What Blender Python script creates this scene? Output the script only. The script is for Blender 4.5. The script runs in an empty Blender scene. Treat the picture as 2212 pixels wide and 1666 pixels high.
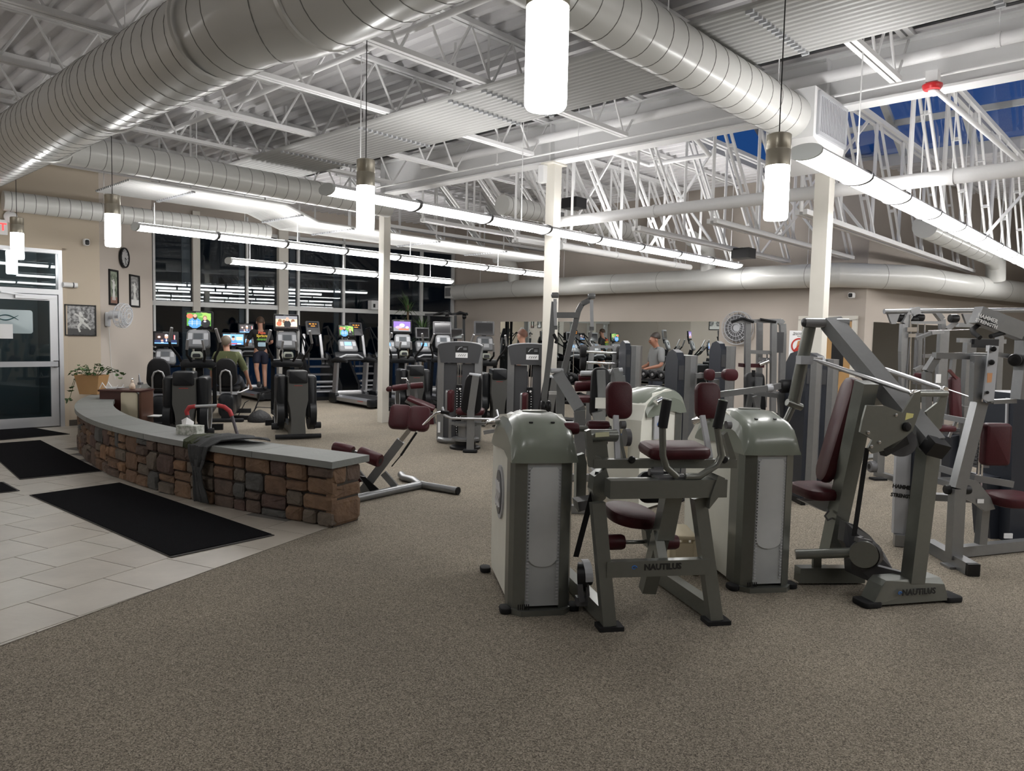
import bpy, bmesh, math, random
from mathutils import Vector, Matrix, Euler
random.seed(7)
PI = math.pi
scene = bpy.context.scene
COL = scene.collection
# ---------------------------------------------------------------- camera
FPX, CX, CY, CAMH = 1590.0, 1106.0, 833.0, 1.6
PITCH, ROLL = math.radians(3.81), math.radians(1.26)
_sp, _cp, _sr, _cr = math.sin(PITCH), math.cos(PITCH), math.sin(ROLL), math.cos(ROLL)
CF = Vector((0, _cp, -_sp)); _u0 = Vector((0, _sp, _cp)); _r0 = Vector((1, 0, 0))
CR = _cr * _r0 + _sr * _u0
CU = -_sr * _r0 + _cr * _u0
cam_d = bpy.data.cameras.new('camera')
cam = bpy.data.objects.new('camera', cam_d)
COL.objects.link(cam)
cam_d.sensor_fit = 'HORIZONTAL'
cam_d.sensor_width = 36.0
cam_d.lens = 36.0 * FPX / 2212.0
cam_d.clip_start, cam_d.clip_end = 0.05, 400
cam.matrix_world = Matrix(((CR.x, CU.x, -CF.x, 0), (CR.y, CU.y, -CF.y, 0), (CR.z, CU.z, -CF.z, CAMH), (0, 0, 0, 1)))
scene.camera = cam
# ---------------------------------------------------------------- world: clear dusk sky
w = bpy.data.worlds.new('world'); scene.world = w; w.use_nodes = True
bg = w.node_tree.nodes['Background']
bg.inputs[0].default_value = (0.018, 0.075, 0.26, 1); bg.inputs[1].default_value = 0.5
# ---------------------------------------------------------------- exposure
vs = scene.view_settings
vs.view_transform = 'Standard'; vs.look = 'None'; vs.exposure = 0.52; vs.gamma = 1.0
vs.use_curve_mapping = False
LENS_E, UP_E, SHADE_E = 16.0, 22.0, 20.0      # light given off by the strip lenses, their up-light slots and the pendant glasses
scene.cycles.use_denoising = True
scene.cycles.adaptive_threshold = 0.02
scene.cycles.max_bounces = 6
scene.cycles.diffuse_bounces = 3
scene.cycles.glossy_bounces = 4
scene.cycles.transparent_max_bounces = 8
scene.cycles.sample_clamp_indirect = 4.0

# ---------------------------------------------------------------- where a sight line meets planes of the room
def ray(px, py):
    return CF + CR * ((px - CX) / FPX) - CU * ((py - CY) / FPX)
EYE = Vector((0, 0, CAMH))
def P(px, py, Y):
    d = ray(px, py); return EYE + d * (Y / d.y)
def G(px, py, z=0.0):
    d = ray(px, py); return EYE + d * ((z - CAMH) / d.z)
def hit(px, py, p, deg):
    s, c = math.sin(math.radians(deg)), math.cos(math.radians(deg))
    d = ray(px, py); k = (p[0] * c - p[1] * s) / (d.x * c - d.y * s)
    return EYE + d * k
# building axes: a runs along the light strips, b along the girder
TH = math.radians(43.0)
E1 = Vector((math.sin(TH), math.cos(TH), 0)); E2 = Vector((-math.cos(TH), math.sin(TH), 0)); ZU = Vector((0, 0, 1))
def AB(a, b, z=0.0): return E1 * a + E2 * b + ZU * z

# ---------------------------------------------------------------- materials
MATS = {}
def mat(name, col, rough=0.5, metal=0.0, emit=None, estr=0.0, noise=None, bump=None, coat=0.0, alpha=None, spec=None, aniso=None):
    """noise=(scale, colour2, contrast[, detail]); bump=(scale, strength)"""
    if name in MATS: return MATS[name]
    m = bpy.data.materials.new(name); m.use_nodes = True
    nt = m.node_tree; bs = nt.nodes['Principled BSDF']
    bs.inputs['Base Color'].default_value = (*col, 1); bs.inputs['Roughness'].default_value = rough
    bs.inputs['Metallic'].default_value = metal
    if coat: bs.inputs['Coat Weight'].default_value = coat; bs.inputs['Coat Roughness'].default_value = 0.15
    if spec is not None: bs.inputs['Specular IOR Level'].default_value = spec
    if emit: bs.inputs['Emission Color'].default_value = (*emit, 1); bs.inputs['Emission Strength'].default_value = estr
    tc = nt.nodes.new('ShaderNodeTexCoord')
    if noise:
        n = nt.nodes.new('ShaderNodeTexNoise'); n.inputs['Scale'].default_value = noise[0]
        n.inputs['Detail'].default_value = noise[3] if len(noise) > 3 else 3
        nt.links.new(tc.outputs['Object'], n.inputs['Vector'])
        r = nt.nodes.new('ShaderNodeValToRGB'); k = noise[2]
        r.color_ramp.elements[0].position = 0.5 - k; r.color_ramp.elements[1].position = 0.5 + k
        r.color_ramp.elements[0].color = (*noise[1], 1); r.color_ramp.elements[1].color = (*col, 1)
        nt.links.new(n.outputs['Fac'], r.inputs['Fac']); nt.links.new(r.outputs['Color'], bs.inputs['Base Color'])
    if bump:
        n2 = nt.nodes.new('ShaderNodeTexNoise'); n2.inputs['Scale'].default_value = bump[0]; n2.inputs['Detail'].default_value = 3
        nt.links.new(tc.outputs['Object'], n2.inputs['Vector'])
        b = nt.nodes.new('ShaderNodeBump'); b.inputs['Strength'].default_value = bump[1]; b.inputs['Distance'].default_value = 0.02
        nt.links.new(n2.outputs['Fac'], b.inputs['Height']); nt.links.new(b.outputs['Normal'], bs.inputs['Normal'])
    MATS[name] = m
    return m
def glass_mat(name, tint, ior=1.5, rough=0.0):
    if name in MATS: return MATS[name]
    m = bpy.data.materials.new(name); m.use_nodes = True; nt = m.node_tree; nt.nodes.clear()
    o = nt.nodes.new('ShaderNodeOutputMaterial'); mx = nt.nodes.new('ShaderNodeMixShader'); f = nt.nodes.new('ShaderNodeFresnel')
    t = nt.nodes.new('ShaderNodeBsdfTransparent'); g = nt.nodes.new('ShaderNodeBsdfGlossy')
    f.inputs['IOR'].default_value = ior; t.inputs[0].default_value = (*tint, 1); g.inputs['Roughness'].default_value = rough
    g.inputs[0].default_value = (1, 1, 1, 1)
    nt.links.new(f.outputs[0], mx.inputs[0]); nt.links.new(t.outputs[0], mx.inputs[1]); nt.links.new(g.outputs[0], mx.inputs[2])
    nt.links.new(mx.outputs[0], o.inputs['Surface']); MATS[name] = m
    return m
WHITE = mat('white_paint_steel', (0.80, 0.80, 0.80), 0.45)
DECK = mat('white_roof_deck', (0.80, 0.79, 0.80), 0.5, noise=(2.0, (0.70, 0.69, 0.70), 0.25))
DUCT = mat('painted_duct', (0.60, 0.60, 0.575), 0.36, metal=0.0, coat=0.3, noise=(3.0, (0.57, 0.57, 0.545), 0.3))
SEAM = mat('duct_seam', (0.16, 0.16, 0.15), 0.5)
WALL = mat('beige_wall', (0.49, 0.42, 0.33), 0.75, bump=(60, 0.03), noise=(1.2, (0.47, 0.40, 0.31), 0.3))
WALLG = mat('greige_wall', (0.47, 0.42, 0.37), 0.75, bump=(60, 0.03), noise=(1.2, (0.45, 0.40, 0.35), 0.3))
ALU = mat('clear_aluminium', (0.62, 0.63, 0.65), 0.35, metal=0.55)
ALUW = mat('light_mullion', (0.60, 0.61, 0.60), 0.4, metal=0.2)
DARKALU = mat('dark_aluminium', (0.04, 0.045, 0.06), 0.4, metal=0.4)
COLM = mat('ivory_column_paint', (0.70, 0.675, 0.61), 0.4, noise=(4, (0.67, 0.645, 0.58), 0.2))
GLASS = glass_mat('window_glass', (0.72, 0.78, 0.80), 1.42)
MIRROR = mat('mirror_silver', (0.72, 0.76, 0.75), 0.01, metal=1.0)
BLACK = mat('black_plastic', (0.008, 0.008, 0.009), 0.4, spec=.35)
BLACKR = mat('black_rubber', (0.010, 0.010, 0.011), 0.75, spec=.3)
STEEL = mat('satin_steel', (.42, .42, .43), .33, metal=.8)
CHROME = mat('chrome', (0.75, 0.75, 0.76), 0.15, metal=1.0)
SILVER = mat('silver_powder_coat', (0.27, 0.275, 0.28), 0.3, metal=0.6, noise=(25, (0.245, 0.25, 0.255), 0.3))
SAGE = mat('sage_grey_powder_coat', (0.175, 0.182, 0.165), 0.28, metal=0.5, coat=0.2, noise=(30, (0.16, 0.167, 0.15), 0.3))
SAGEL = mat('sage_plastic_cap', (0.20, 0.222, 0.185), 0.3, coat=0.3)
CREAM = mat('off_white_shroud', (0.72, 0.72, 0.65), 0.42, noise=(6, (0.67, 0.67, 0.60), 0.25))
MAROON = mat('maroon_vinyl', (0.060, 0.010, 0.014), 0.42, noise=(40, (0.048, 0.008, 0.011), 0.3), bump=(220, 0.08), spec=.28)
BLACKV = mat('black_vinyl', (0.006, 0.006, 0.007), 0.5, bump=(220, 0.08), spec=.3)
GREYP = mat('grey_plastic', (0.11, 0.11, 0.115), 0.4)
DGREY = mat('dark_grey_shroud', (0.055, 0.056, 0.06), 0.38)
LGREY = mat('light_grey_plastic', (0.42, 0.43, 0.45), 0.4)
PAPER = mat('white_paper', (0.80, 0.80, 0.80), 0.7)
INK = mat('black_ink', (0.01, 0.01, 0.01), 0.6)
RED = mat('red_print', (0.45, 0.03, 0.02), 0.5)
BLUE = mat('blue_print', (0.04, 0.18, 0.55), 0.45)
LENS = mat('strip_lens', (0.9, 0.9, 0.9), 0.4, emit=(1.0, 0.985, 0.97), estr=LENS_E)
UPL = mat('up_light_slot', (0.9, 0.9, 0.9), 0.4, emit=(1.0, 0.985, 0.97), estr=UP_E)
SHADE = mat('pendant_glass', (0.9, 0.9, 0.9), 0.3, emit=(1.0, 1.0, 0.985), estr=SHADE_E)
NICKEL = mat('brushed_nickel', (0.42, 0.39, 0.32), 0.34, metal=0.6)

# ---------------------------------------------------------------- mesh helpers
class MB:
    def __init__(s): s.v = []; s.f = []; s.mi = []; s.ms = []; s.k = 0; s.sm = []
    def use(s, m):
        if m not in s.ms: s.ms.append(m)
        s.k = s.ms.index(m); return s
    def add(s, vs, fs, smooth=False):
        n = len(s.v); s.v += [Vector(p) for p in vs]
        for f in fs: s.f.append([n + i for i in f]); s.mi.append(s.k); s.sm.append(smooth)
        return s
    def quad(s, *p): return s.add(p, [list(range(len(p)))])
    def obox(s, c, x, y, z):
        c, x, y, z = Vector(c), Vector(x), Vector(y), Vector(z)
        return s.add([c + x * i + y * j + z * k for k in (-1, 1) for j in (-1, 1) for i in (-1, 1)],
                     [[0, 2, 3, 1], [4, 5, 7, 6], [0, 1, 5, 4], [2, 6, 7, 3], [0, 4, 6, 2], [1, 3, 7, 5]])
    def box(s, c, d, rz=0.0):
        cs, sn = math.cos(rz), math.sin(rz)
        return s.obox(c, (cs * d[0] / 2, sn * d[0] / 2, 0), (-sn * d[1] / 2, cs * d[1] / 2, 0), (0, 0, d[2] / 2))
    def bar(s, p, q, w, h=None, up=(0, 0, 1)):
        """square tube from p to q: w across, h along up"""
        h = h or w; p, q, up = Vector(p), Vector(q), Vector(up)
        d = q - p; L = d.length; d = d / L if L else Vector((1, 0, 0))
        x = d.cross(up)
        if x.length < 1e-3: x = d.cross(Vector((0, 1, 0)))
        x.normalize(); z = x.cross(d)
        return s.obox((p + q) / 2, d * L / 2, x * w / 2, z * h / 2)
    def bars(s, pts, w, h=None, up=(0, 0, 1)):
        for a, b in zip(pts, pts[1:]): s.bar(a, b, w, h, up)
        return s
    def tube(s, pts, r, n=10, cap=True):
        pts = [Vector(p) for p in pts]; N = len(pts)
        rs = r if isinstance(r, (list, tuple)) else [r] * N
        d0 = (pts[1] - pts[0]).normalized(); up = Vector((0, 0, 1))
        if abs(d0.dot(up)) > 0.95: up = Vector((0.3, 1, 0))
        x = d0.cross(up).normalized(); vs = []; fs = []
        for i, p in enumerate(pts):
            a = (pts[i] - pts[i - 1]).normalized() if i else d0
            b = (pts[i + 1] - pts[i]).normalized() if i < N - 1 else a
            t = (a + b); t = t.normalized() if t.length > 1e-6 else a
            x = x - t * x.dot(t); x.normalize(); y = t.cross(x)
            m = 1.0 / max(0.4, math.sqrt(max(0.0, (1 + a.dot(b)) / 2)))
            bis = (b - a); bis = bis.normalized() if bis.length > 1e-5 else None
            for k in range(n):
                o = (x * math.cos(2 * PI * k / n) + y * math.sin(2 * PI * k / n)) * rs[i]
                if bis is not None: o = o + bis * (o.dot(bis) * (m - 1))
                vs.append(p + o)
        for i in range(N - 1):
            for k in range(n): fs.append([i * n + k, i * n + (k + 1) % n, (i + 1) * n + (k + 1) % n, (i + 1) * n + k])
        s.add(vs, fs, True)
        if cap:
            b = len(s.v) - len(vs)
            s.f.append([b + k for k in reversed(range(n))]); s.f.append([b + (N - 1) * n + k for k in range(n)])
            s.mi += [s.k] * 2; s.sm += [False] * 2
        return s
    def cyl(s, p, q, r, n=16, r2=None): return s.tube([p, q], [r, r if r2 is None else r2], n)
    def lathe(s, c, prof, n=20, axis=(0, 0, 1), cap=True):
        ax = Vector(axis).normalized(); x = ax.orthogonal().normalized(); y = ax.cross(x); c = Vector(c)
        vs = [c + ax * h + (x * math.cos(2 * PI * k / n) + y * math.sin(2 * PI * k / n)) * r for r, h in prof for k in range(n)]
        fs = [[i * n + k, i * n + (k + 1) % n, (i + 1) * n + (k + 1) % n, (i + 1) * n + k] for i in range(len(prof) - 1) for k in range(n)]
        m = len(prof)
        s.add(vs, fs, True)
        if cap:
            b = len(s.v) - len(vs)
            if prof[0][0] > 1e-4: s.f.append([b + k for k in reversed(range(n))]); s.mi.append(s.k); s.sm.append(False)
            if prof[-1][0] > 1e-4: s.f.append([b + (m - 1) * n + k for k in range(n)]); s.mi.append(s.k); s.sm.append(False)
        return s
    def prism(s, poly, o, u, v, t, tf=None):
        """extrude 2d polygon laid in the plane o + x u + y v by vector t"""
        o, u, v, t = Vector(o), Vector(u), Vector(v), Vector(t); n = len(poly)
        vs = [o + u * x + v * y for x, y in poly]; vs += [p + t for p in vs]
        return s.add(vs, [list(reversed(range(n))), [n + i for i in range(n)]] + [[i, (i + 1) % n, n + (i + 1) % n, n + i] for i in range(n)])
    def poly3(s, pts, t):
        """extrude a 3d polygon by vector t"""
        n = len(pts); pts = [Vector(p) for p in pts]; t = Vector(t); vs = pts + [p + t for p in pts]
        return s.add(vs, [list(reversed(range(n))), [n + i for i in range(n)]] + [[i, (i + 1) % n, n + (i + 1) % n, n + i] for i in range(n)])
    def pad(s, c, u, v, w, h, t, r=0.04, e=0.015, seg=4, taper=1.0):
        """cushion: rounded rectangle w x h in the plane u,v, thickness t along u x v, soft edges"""
        c, u, v = Vector(c), Vector(u).normalized(), Vector(v); v = (v - u * v.dot(u)).normalized(); nn = u.cross(v)
        r = min(r, w / 2 - 1e-4, h / 2 - 1e-4)
        def ring(ins):
            o = []
            rr = max(r - ins, 0.001)
            for qx, qy, a0 in ((1, 1, 0), (-1, 1, 90), (-1, -1, 180), (1, -1, 270)):
                for i in range(seg + 1):
                    a = math.radians(a0 + 90 * i / seg)
                    x = qx * (w / 2 - r) + rr * math.cos(a); y = qy * (h / 2 - r) + rr * math.sin(a)
                    k = 1 - (1 - taper) * (0.5 + y / h)
                    o.append((x * k, y))
            return o
        lay = [(e, -t / 2), (e * .3, -t / 2 + e * .3), (0, -t / 2 + e), (0, t / 2 - e), (e * .3, t / 2 - e * .3), (e, t / 2)]
        vs = []; n = 4 * (seg + 1)
        for ins, z in lay: vs += [c + u * x + v * y + nn * z for x, y in ring(ins)]
        fs = [[i * n + k, i * n + (k + 1) % n, (i + 1) * n + (k + 1) % n, (i + 1) * n + k] for i in range(len(lay) - 1) for k in range(n)]
        s.add(vs, fs, True); b = len(s.v) - len(vs)
        s.f.append([b + k for k in reversed(range(n))]); s.f.append([b + (len(lay) - 1) * n + k for k in range(n)])
        s.mi += [s.k] * 2; s.sm += [True] * 2
        return s
    def plate(s, c, u, v, w, h, t=0.0):
        """flat panel; t = 0 gives one face on u x v side"""
        c, u, v = Vector(c), Vector(u).normalized(), Vector(v).normalized()
        if t: return s.obox(c, u * w / 2, v * h / 2, u.cross(v) * t / 2)
        return s.quad(c - u * w / 2 - v * h / 2, c + u * w / 2 - v * h / 2, c + u * w / 2 + v * h / 2, c - u * w / 2 + v * h / 2)
    def build(s, name, m=None, parent=None, kind=None, label=None, cat=None, group=None):
        me = bpy.data.meshes.new(name)
        off = LOC.get(parent, Vector((0, 0, 0))) if parent is not None else Vector((0, 0, 0))
        me.from_pydata([tuple(p - off) for p in s.v], [], s.f)
        ms = s.ms or [m]
        for x in ms: me.materials.append(x)
        me.polygons.foreach_set('material_index', s.mi); me.polygons.foreach_set('use_smooth', s.sm)
        me.update()
        if any(s.sm): me.set_sharp_from_angle(angle=math.radians(40))
        o = bpy.data.objects.new(name, me); COL.objects.link(o)
        if parent is not None: o.parent = parent; LOC[o] = off
        tag(o, label, cat, group, kind)
        return o
LOC = {}
def tag(o, label=None, cat=None, group=None, kind=None):
    if label: o['label'] = label
    if cat: o['category'] = cat
    if group: o['group'] = group
    if kind: o['kind'] = kind
    return o
def thing(name, label, cat, loc=(0, 0, 0), group=None, kind=None):
    o = bpy.data.objects.new(name, None); COL.objects.link(o); o.location = loc; LOC[o] = Vector(loc)
    o.empty_display_size = 0.2
    return tag(o, label, cat, group, kind)
def copy_tree(o, parent=None):
    c = o.copy(); COL.objects.link(c)
    if parent is not None: c.parent = parent
    for ch in list(o.children): copy_tree(ch, c)
    return c
def place(o, loc, rz=0.0):
    o.location = loc; o.rotation_euler = (0, 0, rz); return o
def text(name, s, o, x, y, size, m, parent, ext=0.0008, align='CENTER', bold=0.0):
    cu = bpy.data.curves.new(name, 'FONT'); cu.body = s; cu.size = size; cu.align_x = align; cu.align_y = 'CENTER'; cu.extrude = ext; cu.offset = bold
    cu.resolution_u = 2
    ob = bpy.data.objects.new(name, cu); COL.objects.link(ob)
    dg = bpy.context.evaluated_depsgraph_get(); me = bpy.data.meshes.new_from_object(ob.evaluated_get(dg)); bpy.data.objects.remove(ob)
    x = Vector(x).normalized(); y = Vector(y); y = (y - x * y.dot(x)).normalized(); z = x.cross(y); o = Vector(o) - LOC.get(parent, Vector((0, 0, 0)))
    me.transform(Matrix(((x.x, y.x, z.x, o.x), (x.y, y.y, z.y, o.y), (x.z, y.z, z.z, o.z), (0, 0, 0, 1))))
    me.materials.clear(); me.materials.append(m); me.name = name
    t = bpy.data.objects.new(name, me); COL.objects.link(t); t.parent = parent
    if parent is not None: LOC[t] = LOC.get(parent, Vector((0, 0, 0)))
    return t
# ================================================================ setting
def deg_dir(d): return Vector((math.sin(math.radians(d)), math.cos(math.radians(d)), 0))
def V2(p, z=0.0): return Vector((p[0], p[1], z))
def wall_strip(mb, p, q, z0, z1, t, side=1):
    """upright slab from p to q; t thick to the left of p->q times side"""
    p, q = V2(p), V2(q); d = (q - p).normalized(); n = Vector((-d.y, d.x, 0)) * side * t
    mb.poly3([p + ZU * z0, q + ZU * z0, q + n + ZU * z0, p + n + ZU * z0], ZU * (z1 - z0))
# carpet
m = mat('speckled_carpet', (0.30, 0.27, 0.225), 0.95)
nt = m.node_tree; bs = nt.nodes['Principled BSDF']; tc = nt.nodes['Texture Coordinate']; bs.inputs['Specular IOR Level'].default_value = 0.1
n1 = nt.nodes.new('ShaderNodeTexVoronoi'); n1.inputs['Scale'].default_value = 210
n2 = nt.nodes.new('ShaderNodeTexNoise'); n2.inputs['Scale'].default_value = 0.9; n2.inputs['Detail'].default_value = 5
rp = nt.nodes.new('ShaderNodeValToRGB')
for i, (p, c) in enumerate(((0.0, (0.09, 0.08, 0.066)), (0.3, (0.19, 0.167, 0.135)), (0.65, (0.265, 0.235, 0.19)), (1.0, (0.40, 0.355, 0.29)))):
    e = rp.color_ramp.elements[i] if i < 2 else rp.color_ramp.elements.new(p)
    e.position = p; e.color = (*c, 1)
sep = nt.nodes.new('ShaderNodeSeparateColor')
nt.links.new(tc.outputs['Object'], n1.inputs['Vector']); nt.links.new(tc.outputs['Object'], n2.inputs['Vector'])
nt.links.new(n1.outputs['Color'], sep.inputs[0]); nt.links.new(sep.outputs[0], rp.inputs['Fac'])
mx = nt.nodes.new('ShaderNodeMix'); mx.data_type = 'RGBA'; mx.blend_type = 'MULTIPLY'; mx.inputs['Factor'].default_value = 1.0
r2 = nt.nodes.new('ShaderNodeValToRGB'); r2.color_ramp.elements[0].position = 0.3; r2.color_ramp.elements[1].position = 0.7
r2.color_ramp.elements[0].color = (0.86, 0.86, 0.86, 1); r2.color_ramp.elements[1].color = (1.05, 1.04, 1.02, 1)
nt.links.new(n2.outputs['Fac'], r2.inputs['Fac']); nt.links.new(rp.outputs['Color'], mx.inputs[6]); nt.links.new(r2.outputs['Color'], mx.inputs[7])
nt.links.new(mx.outputs[2], bs.inputs['Base Color'])
bp = nt.nodes.new('ShaderNodeBump'); bp.inputs['Strength'].default_value = 0.6; bp.inputs['Distance'].default_value = 0.006
nt.links.new(sep.outputs[1], bp.inputs['Height']); nt.links.new(bp.outputs['Normal'], bs.inputs['Normal'])
CARPET = m
fl = MB(); fl.box((6, 14, -0.06), (60, 60, 0.12)); floor = fl.build('floor', CARPET, kind='structure')
# tiled entry
EDGE0, EDGE1 = G(0, 1397), G(710, 1140)
ed = (EDGE1 - EDGE0).normalized(); EN = Vector((-ed.y, ed.x, 0))          # towards the entry
CURVE = [(-1.46, 5.93), (-1.88, 6.17), (-2.26, 6.37), (-2.77, 6.67), (-3.19, 6.95), (-3.6, 7.26), (-4.05, 7.64), (-4.57, 8.14), (-5.05, 8.7),
         (-5.5, 9.32), (-5.9, 10.0), (-6.25, 10.75), (-6.5, 11.5), (-6.62, 12.2)]
def clip(poly, p0, n):
    out = []
    for i in range(len(poly)):
        a, b = poly[i], poly[(i + 1) % len(poly)]; da, db = (a - p0).dot(n), (b - p0).dot(n)
        if da >= 0: out.append(a)
        if da * db < 0: out.append(a + (b - a) * (da / (da - db)))
    return out
def entry_side(p):
    best = None
    for a, b in zip(CURVE, CURVE[1:]):
        a, b = Vector(a), Vector(b); t = max(0, min(1, (p - a).dot(b - a) / (b - a).length_squared)); q = a + (b - a) * t
        d = (p - q).length
        if best is None or d < best[0]: best = (d, (b - a).x * (p - a).y - (b - a).y * (p - a).x)
    return best[0] if best[1] > 0 else -best[0]                          # > 0: entry side
gm = mat('grout', (0.16, 0.15, 0.14), 0.9)
gb = MB()
gp = [V2(EDGE0 - ed * 3.2), V2(EDGE1), Vector((-1.62, 6.15, 0)), Vector((-2.9, 6.9, 0)), Vector((-4.7, 8.45, 0)), Vector((-5.8, 10.2, 0)), Vector((-6.6, 12.0, 0)), Vector((-6.9, 12.2, 0)), AB(-4, 13.24), AB(-6, 9)]
gb.poly3([p + ZU * 0.0005 for p in gp], ZU * 0.0015); gb.build('grout_bed', gm, floor)
TILEM = []
for k, c in enumerate(((0.47, 0.43, 0.37), (0.50, 0.465, 0.405), (0.435, 0.395, 0.34))):
    tm = mat('floor_tile_%d' % k, c, 0.38, noise=(3.5, tuple(x * 0.80 for x in c), 0.22, 9), bump=(30, 0.05)); TILEM.append(tm)
tu, tv, t0 = Vector((0.905, -0.425, 0)), Vector((0.425, 0.905, 0)), Vector((-2.581, 4.597, 0))
tw, tl = 0.46, 0.476; ntile = 0
for i in range(-16, 6):
    for j in range(-12, 16):
        c = t0 + tu * tw * (i + 0.5) + tv * tl * (j + (0.5 if i % 2 else 0.0) + 0.5)
        g = 0.0035
        q = [c - tu * (tw / 2 - g) - tv * (tl / 2 - g), c + tu * (tw / 2 - g) - tv * (tl / 2 - g), c + tu * (tw / 2 - g) + tv * (tl / 2 - g), c - tu * (tw / 2 - g) + tv * (tl / 2 - g)]
        if c.y < 1.0 or c.dot(E2) > 13.24 + .3 or c.x < -10.5: continue
        if c.x < -5.3 and c.y < 5.5: continue
        if (c - EDGE1).dot(ed) > -1.2 and entry_side(c.xy) < -0.14: continue
        q = clip(q, V2(EDGE0), EN)
        if len(q) < 3: continue
        q = clip(q, AB(0, 13.24), -E2)
        if len(q) < 3: continue
        px = c.x / c.y
        if px < -0.80: continue
        t = MB(); t.poly3([p + ZU * 0.001 for p in q], ZU * 0.004)
        t.build('tile', TILEM[(i * 7 + j * 3 + (i * j) % 5) % 3], floor); ntile += 1

# walls -----------------------------------------------------------------
C1 = AB(4.25, 13.25); C2 = hit(330, 709, C1, -5); W0 = P(323, 709, 17.2); WH = 55.0; WE = hit(978, 722, W0, WH)
C3 = hit(1866, 740, WE, 138.0); WR = C3 + deg_dir(55) * 14
ROOFZ, TOPZ = 4.72, 4.8
wb = MB()
for a0, a1, z0, z1 in ((-5, 2.46, 0, TOPZ), (2.46, 3.70, 2.80, TOPZ), (3.70, 4.25, 0, TOPZ)):
    wall_strip(wb, AB(a0, 13.25), AB(a1, 13.25), z0, z1, 0.16)
wb.build('wall_left', WALL, kind='structure')
wb = MB(); wall_strip(wb, C1, C2, 0, TOPZ, 0.16); wb.poly3([V2(C2), V2(C2) + Vector((-.16, 0, 0)), V2(W0) + Vector((-.3, .1, 0)), V2(W0) + Vector((-.02, .05, 0))], ZU * TOPZ); wb.build('wall_left_far', WALLG, kind='structure')
wb = MB(); wall_strip(wb, WE, C3, 0, TOPZ, 0.16); wb.build('wall_back', WALLG, kind='structure')
wb = MB(); wall_strip(wb, C3, WR, 0, TOPZ, 0.16); wb.build('wall_right', WALLG, kind='structure')
bbm = mat('brown_baseboard', (0.07, 0.06, 0.05), 0.6)
bb = MB(); n = -E2
bb.poly3([AB(3.71, 13.25), AB(4.25, 13.25), AB(4.25, 13.236), AB(3.71, 13.236)], ZU * 0.10); bb.build('baseboard_left', bbm, kind='structure')
bb = MB(); wall_strip(bb, WE, C3, 0, 0.10, 0.012, -1); bb.build('baseboard_back', bbm, kind='structure')
wb = MB(); wall_strip(wb, AB(-7, -10), AB(-7, 13.4), 0, TOPZ, 0.16); wb.build('wall_rear', WALL, kind='structure')
wb = MB(); wall_strip(wb, AB(-7, -10), AB(27, -10), 0, TOPZ, 0.16, -1); wb.build('wall_far_right', WALL, kind='structure')
wb = MB(); wall_strip(wb, AB(26, 3.6), AB(26, -10), 0, TOPZ, 0.16); wb.build('wall_end', WALLG, kind='structure')
wb = MB(); wall_strip(wb, AB(-7, 13.25), AB(-5, 13.25), 0, TOPZ, 0.16); wb.build('wall_left_rear', WALL, kind='structure')
# window wall -----------------------------------------------------------
win = thing('window_1', 'tall dark curtain wall of glass in pale mullions behind the treadmills', 'window', V2(W0), kind='structure')
wd = V2(WE - W0).normalized(); wn = Vector((wd.y, -wd.x, 0)); WL = V2(WE - W0).length
def wpt(px): return hit(px, 700, W0, WH)
def wup(s, z, off=0.0): return V2(W0) + wd * s + wn * off + ZU * z
def ws(px): return (wpt(px) - V2(W0, wpt(px).z)).dot(wd)
for px, wdt, dep, mm in ((333, .05, .10, ALUW), (423, .16, .16, COLM), (533, .05, .10, ALUW), (608, .24, .20, COLM), (643, .06, .10, ALUW), (740.5, .06, .10, ALUW), (908, .07, .10, ALUW), (975, .06, .12, ALUW)):
    s0 = ws(px); b = MB(); b.obox(wup(s0, 2.2, dep / 2 - .02), wd * wdt / 2, wn * dep / 2, ZU * 2.2); b.build('pillar' if wdt > .1 else 'mullion', mm, win)
for px, wdt in ((405, .22), (523, .12), (632, .14), (727, .14), (897, .14)):   # dark reveals beside the mullions
    s0 = ws(px); b = MB(); b.obox(wup(s0, 2.2, -.05), wd * wdt / 2, wn * .03, ZU * 2.2); b.build('dark_reveal', DARKALU, win)
for z, h, d in ((2.20, .11, .14), (0.05, .10, .10), (4.0, .08, .10)):
    b = MB(); b.obox(wup(WL / 2, z, d / 2 - .02), wd * WL / 2, wn * d / 2, ZU * h / 2); b.build('transom', ALUW, win)
edges = [0] + [ws(x) for x in (423, 533, 608, 740.5, 908)] + [WL]
for s0, s1 in zip(edges, edges[1:]):
    for z0, z1 in ((.1, 2.15), (2.25, 3.96)):
        b = MB(); b.obox(wup((s0 + s1) / 2, (z0 + z1) / 2, -.01), wd * ((s1 - s0) / 2 - .02), wn * .004, ZU * (z1 - z0) / 2); b.build('pane', GLASS, win)
b = MB(); b.obox(wup(WL / 2, 4.4, -.05), wd * WL / 2, wn * .08, ZU * .42); b.build('wall_window_head', WALLG, kind='structure')
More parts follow.
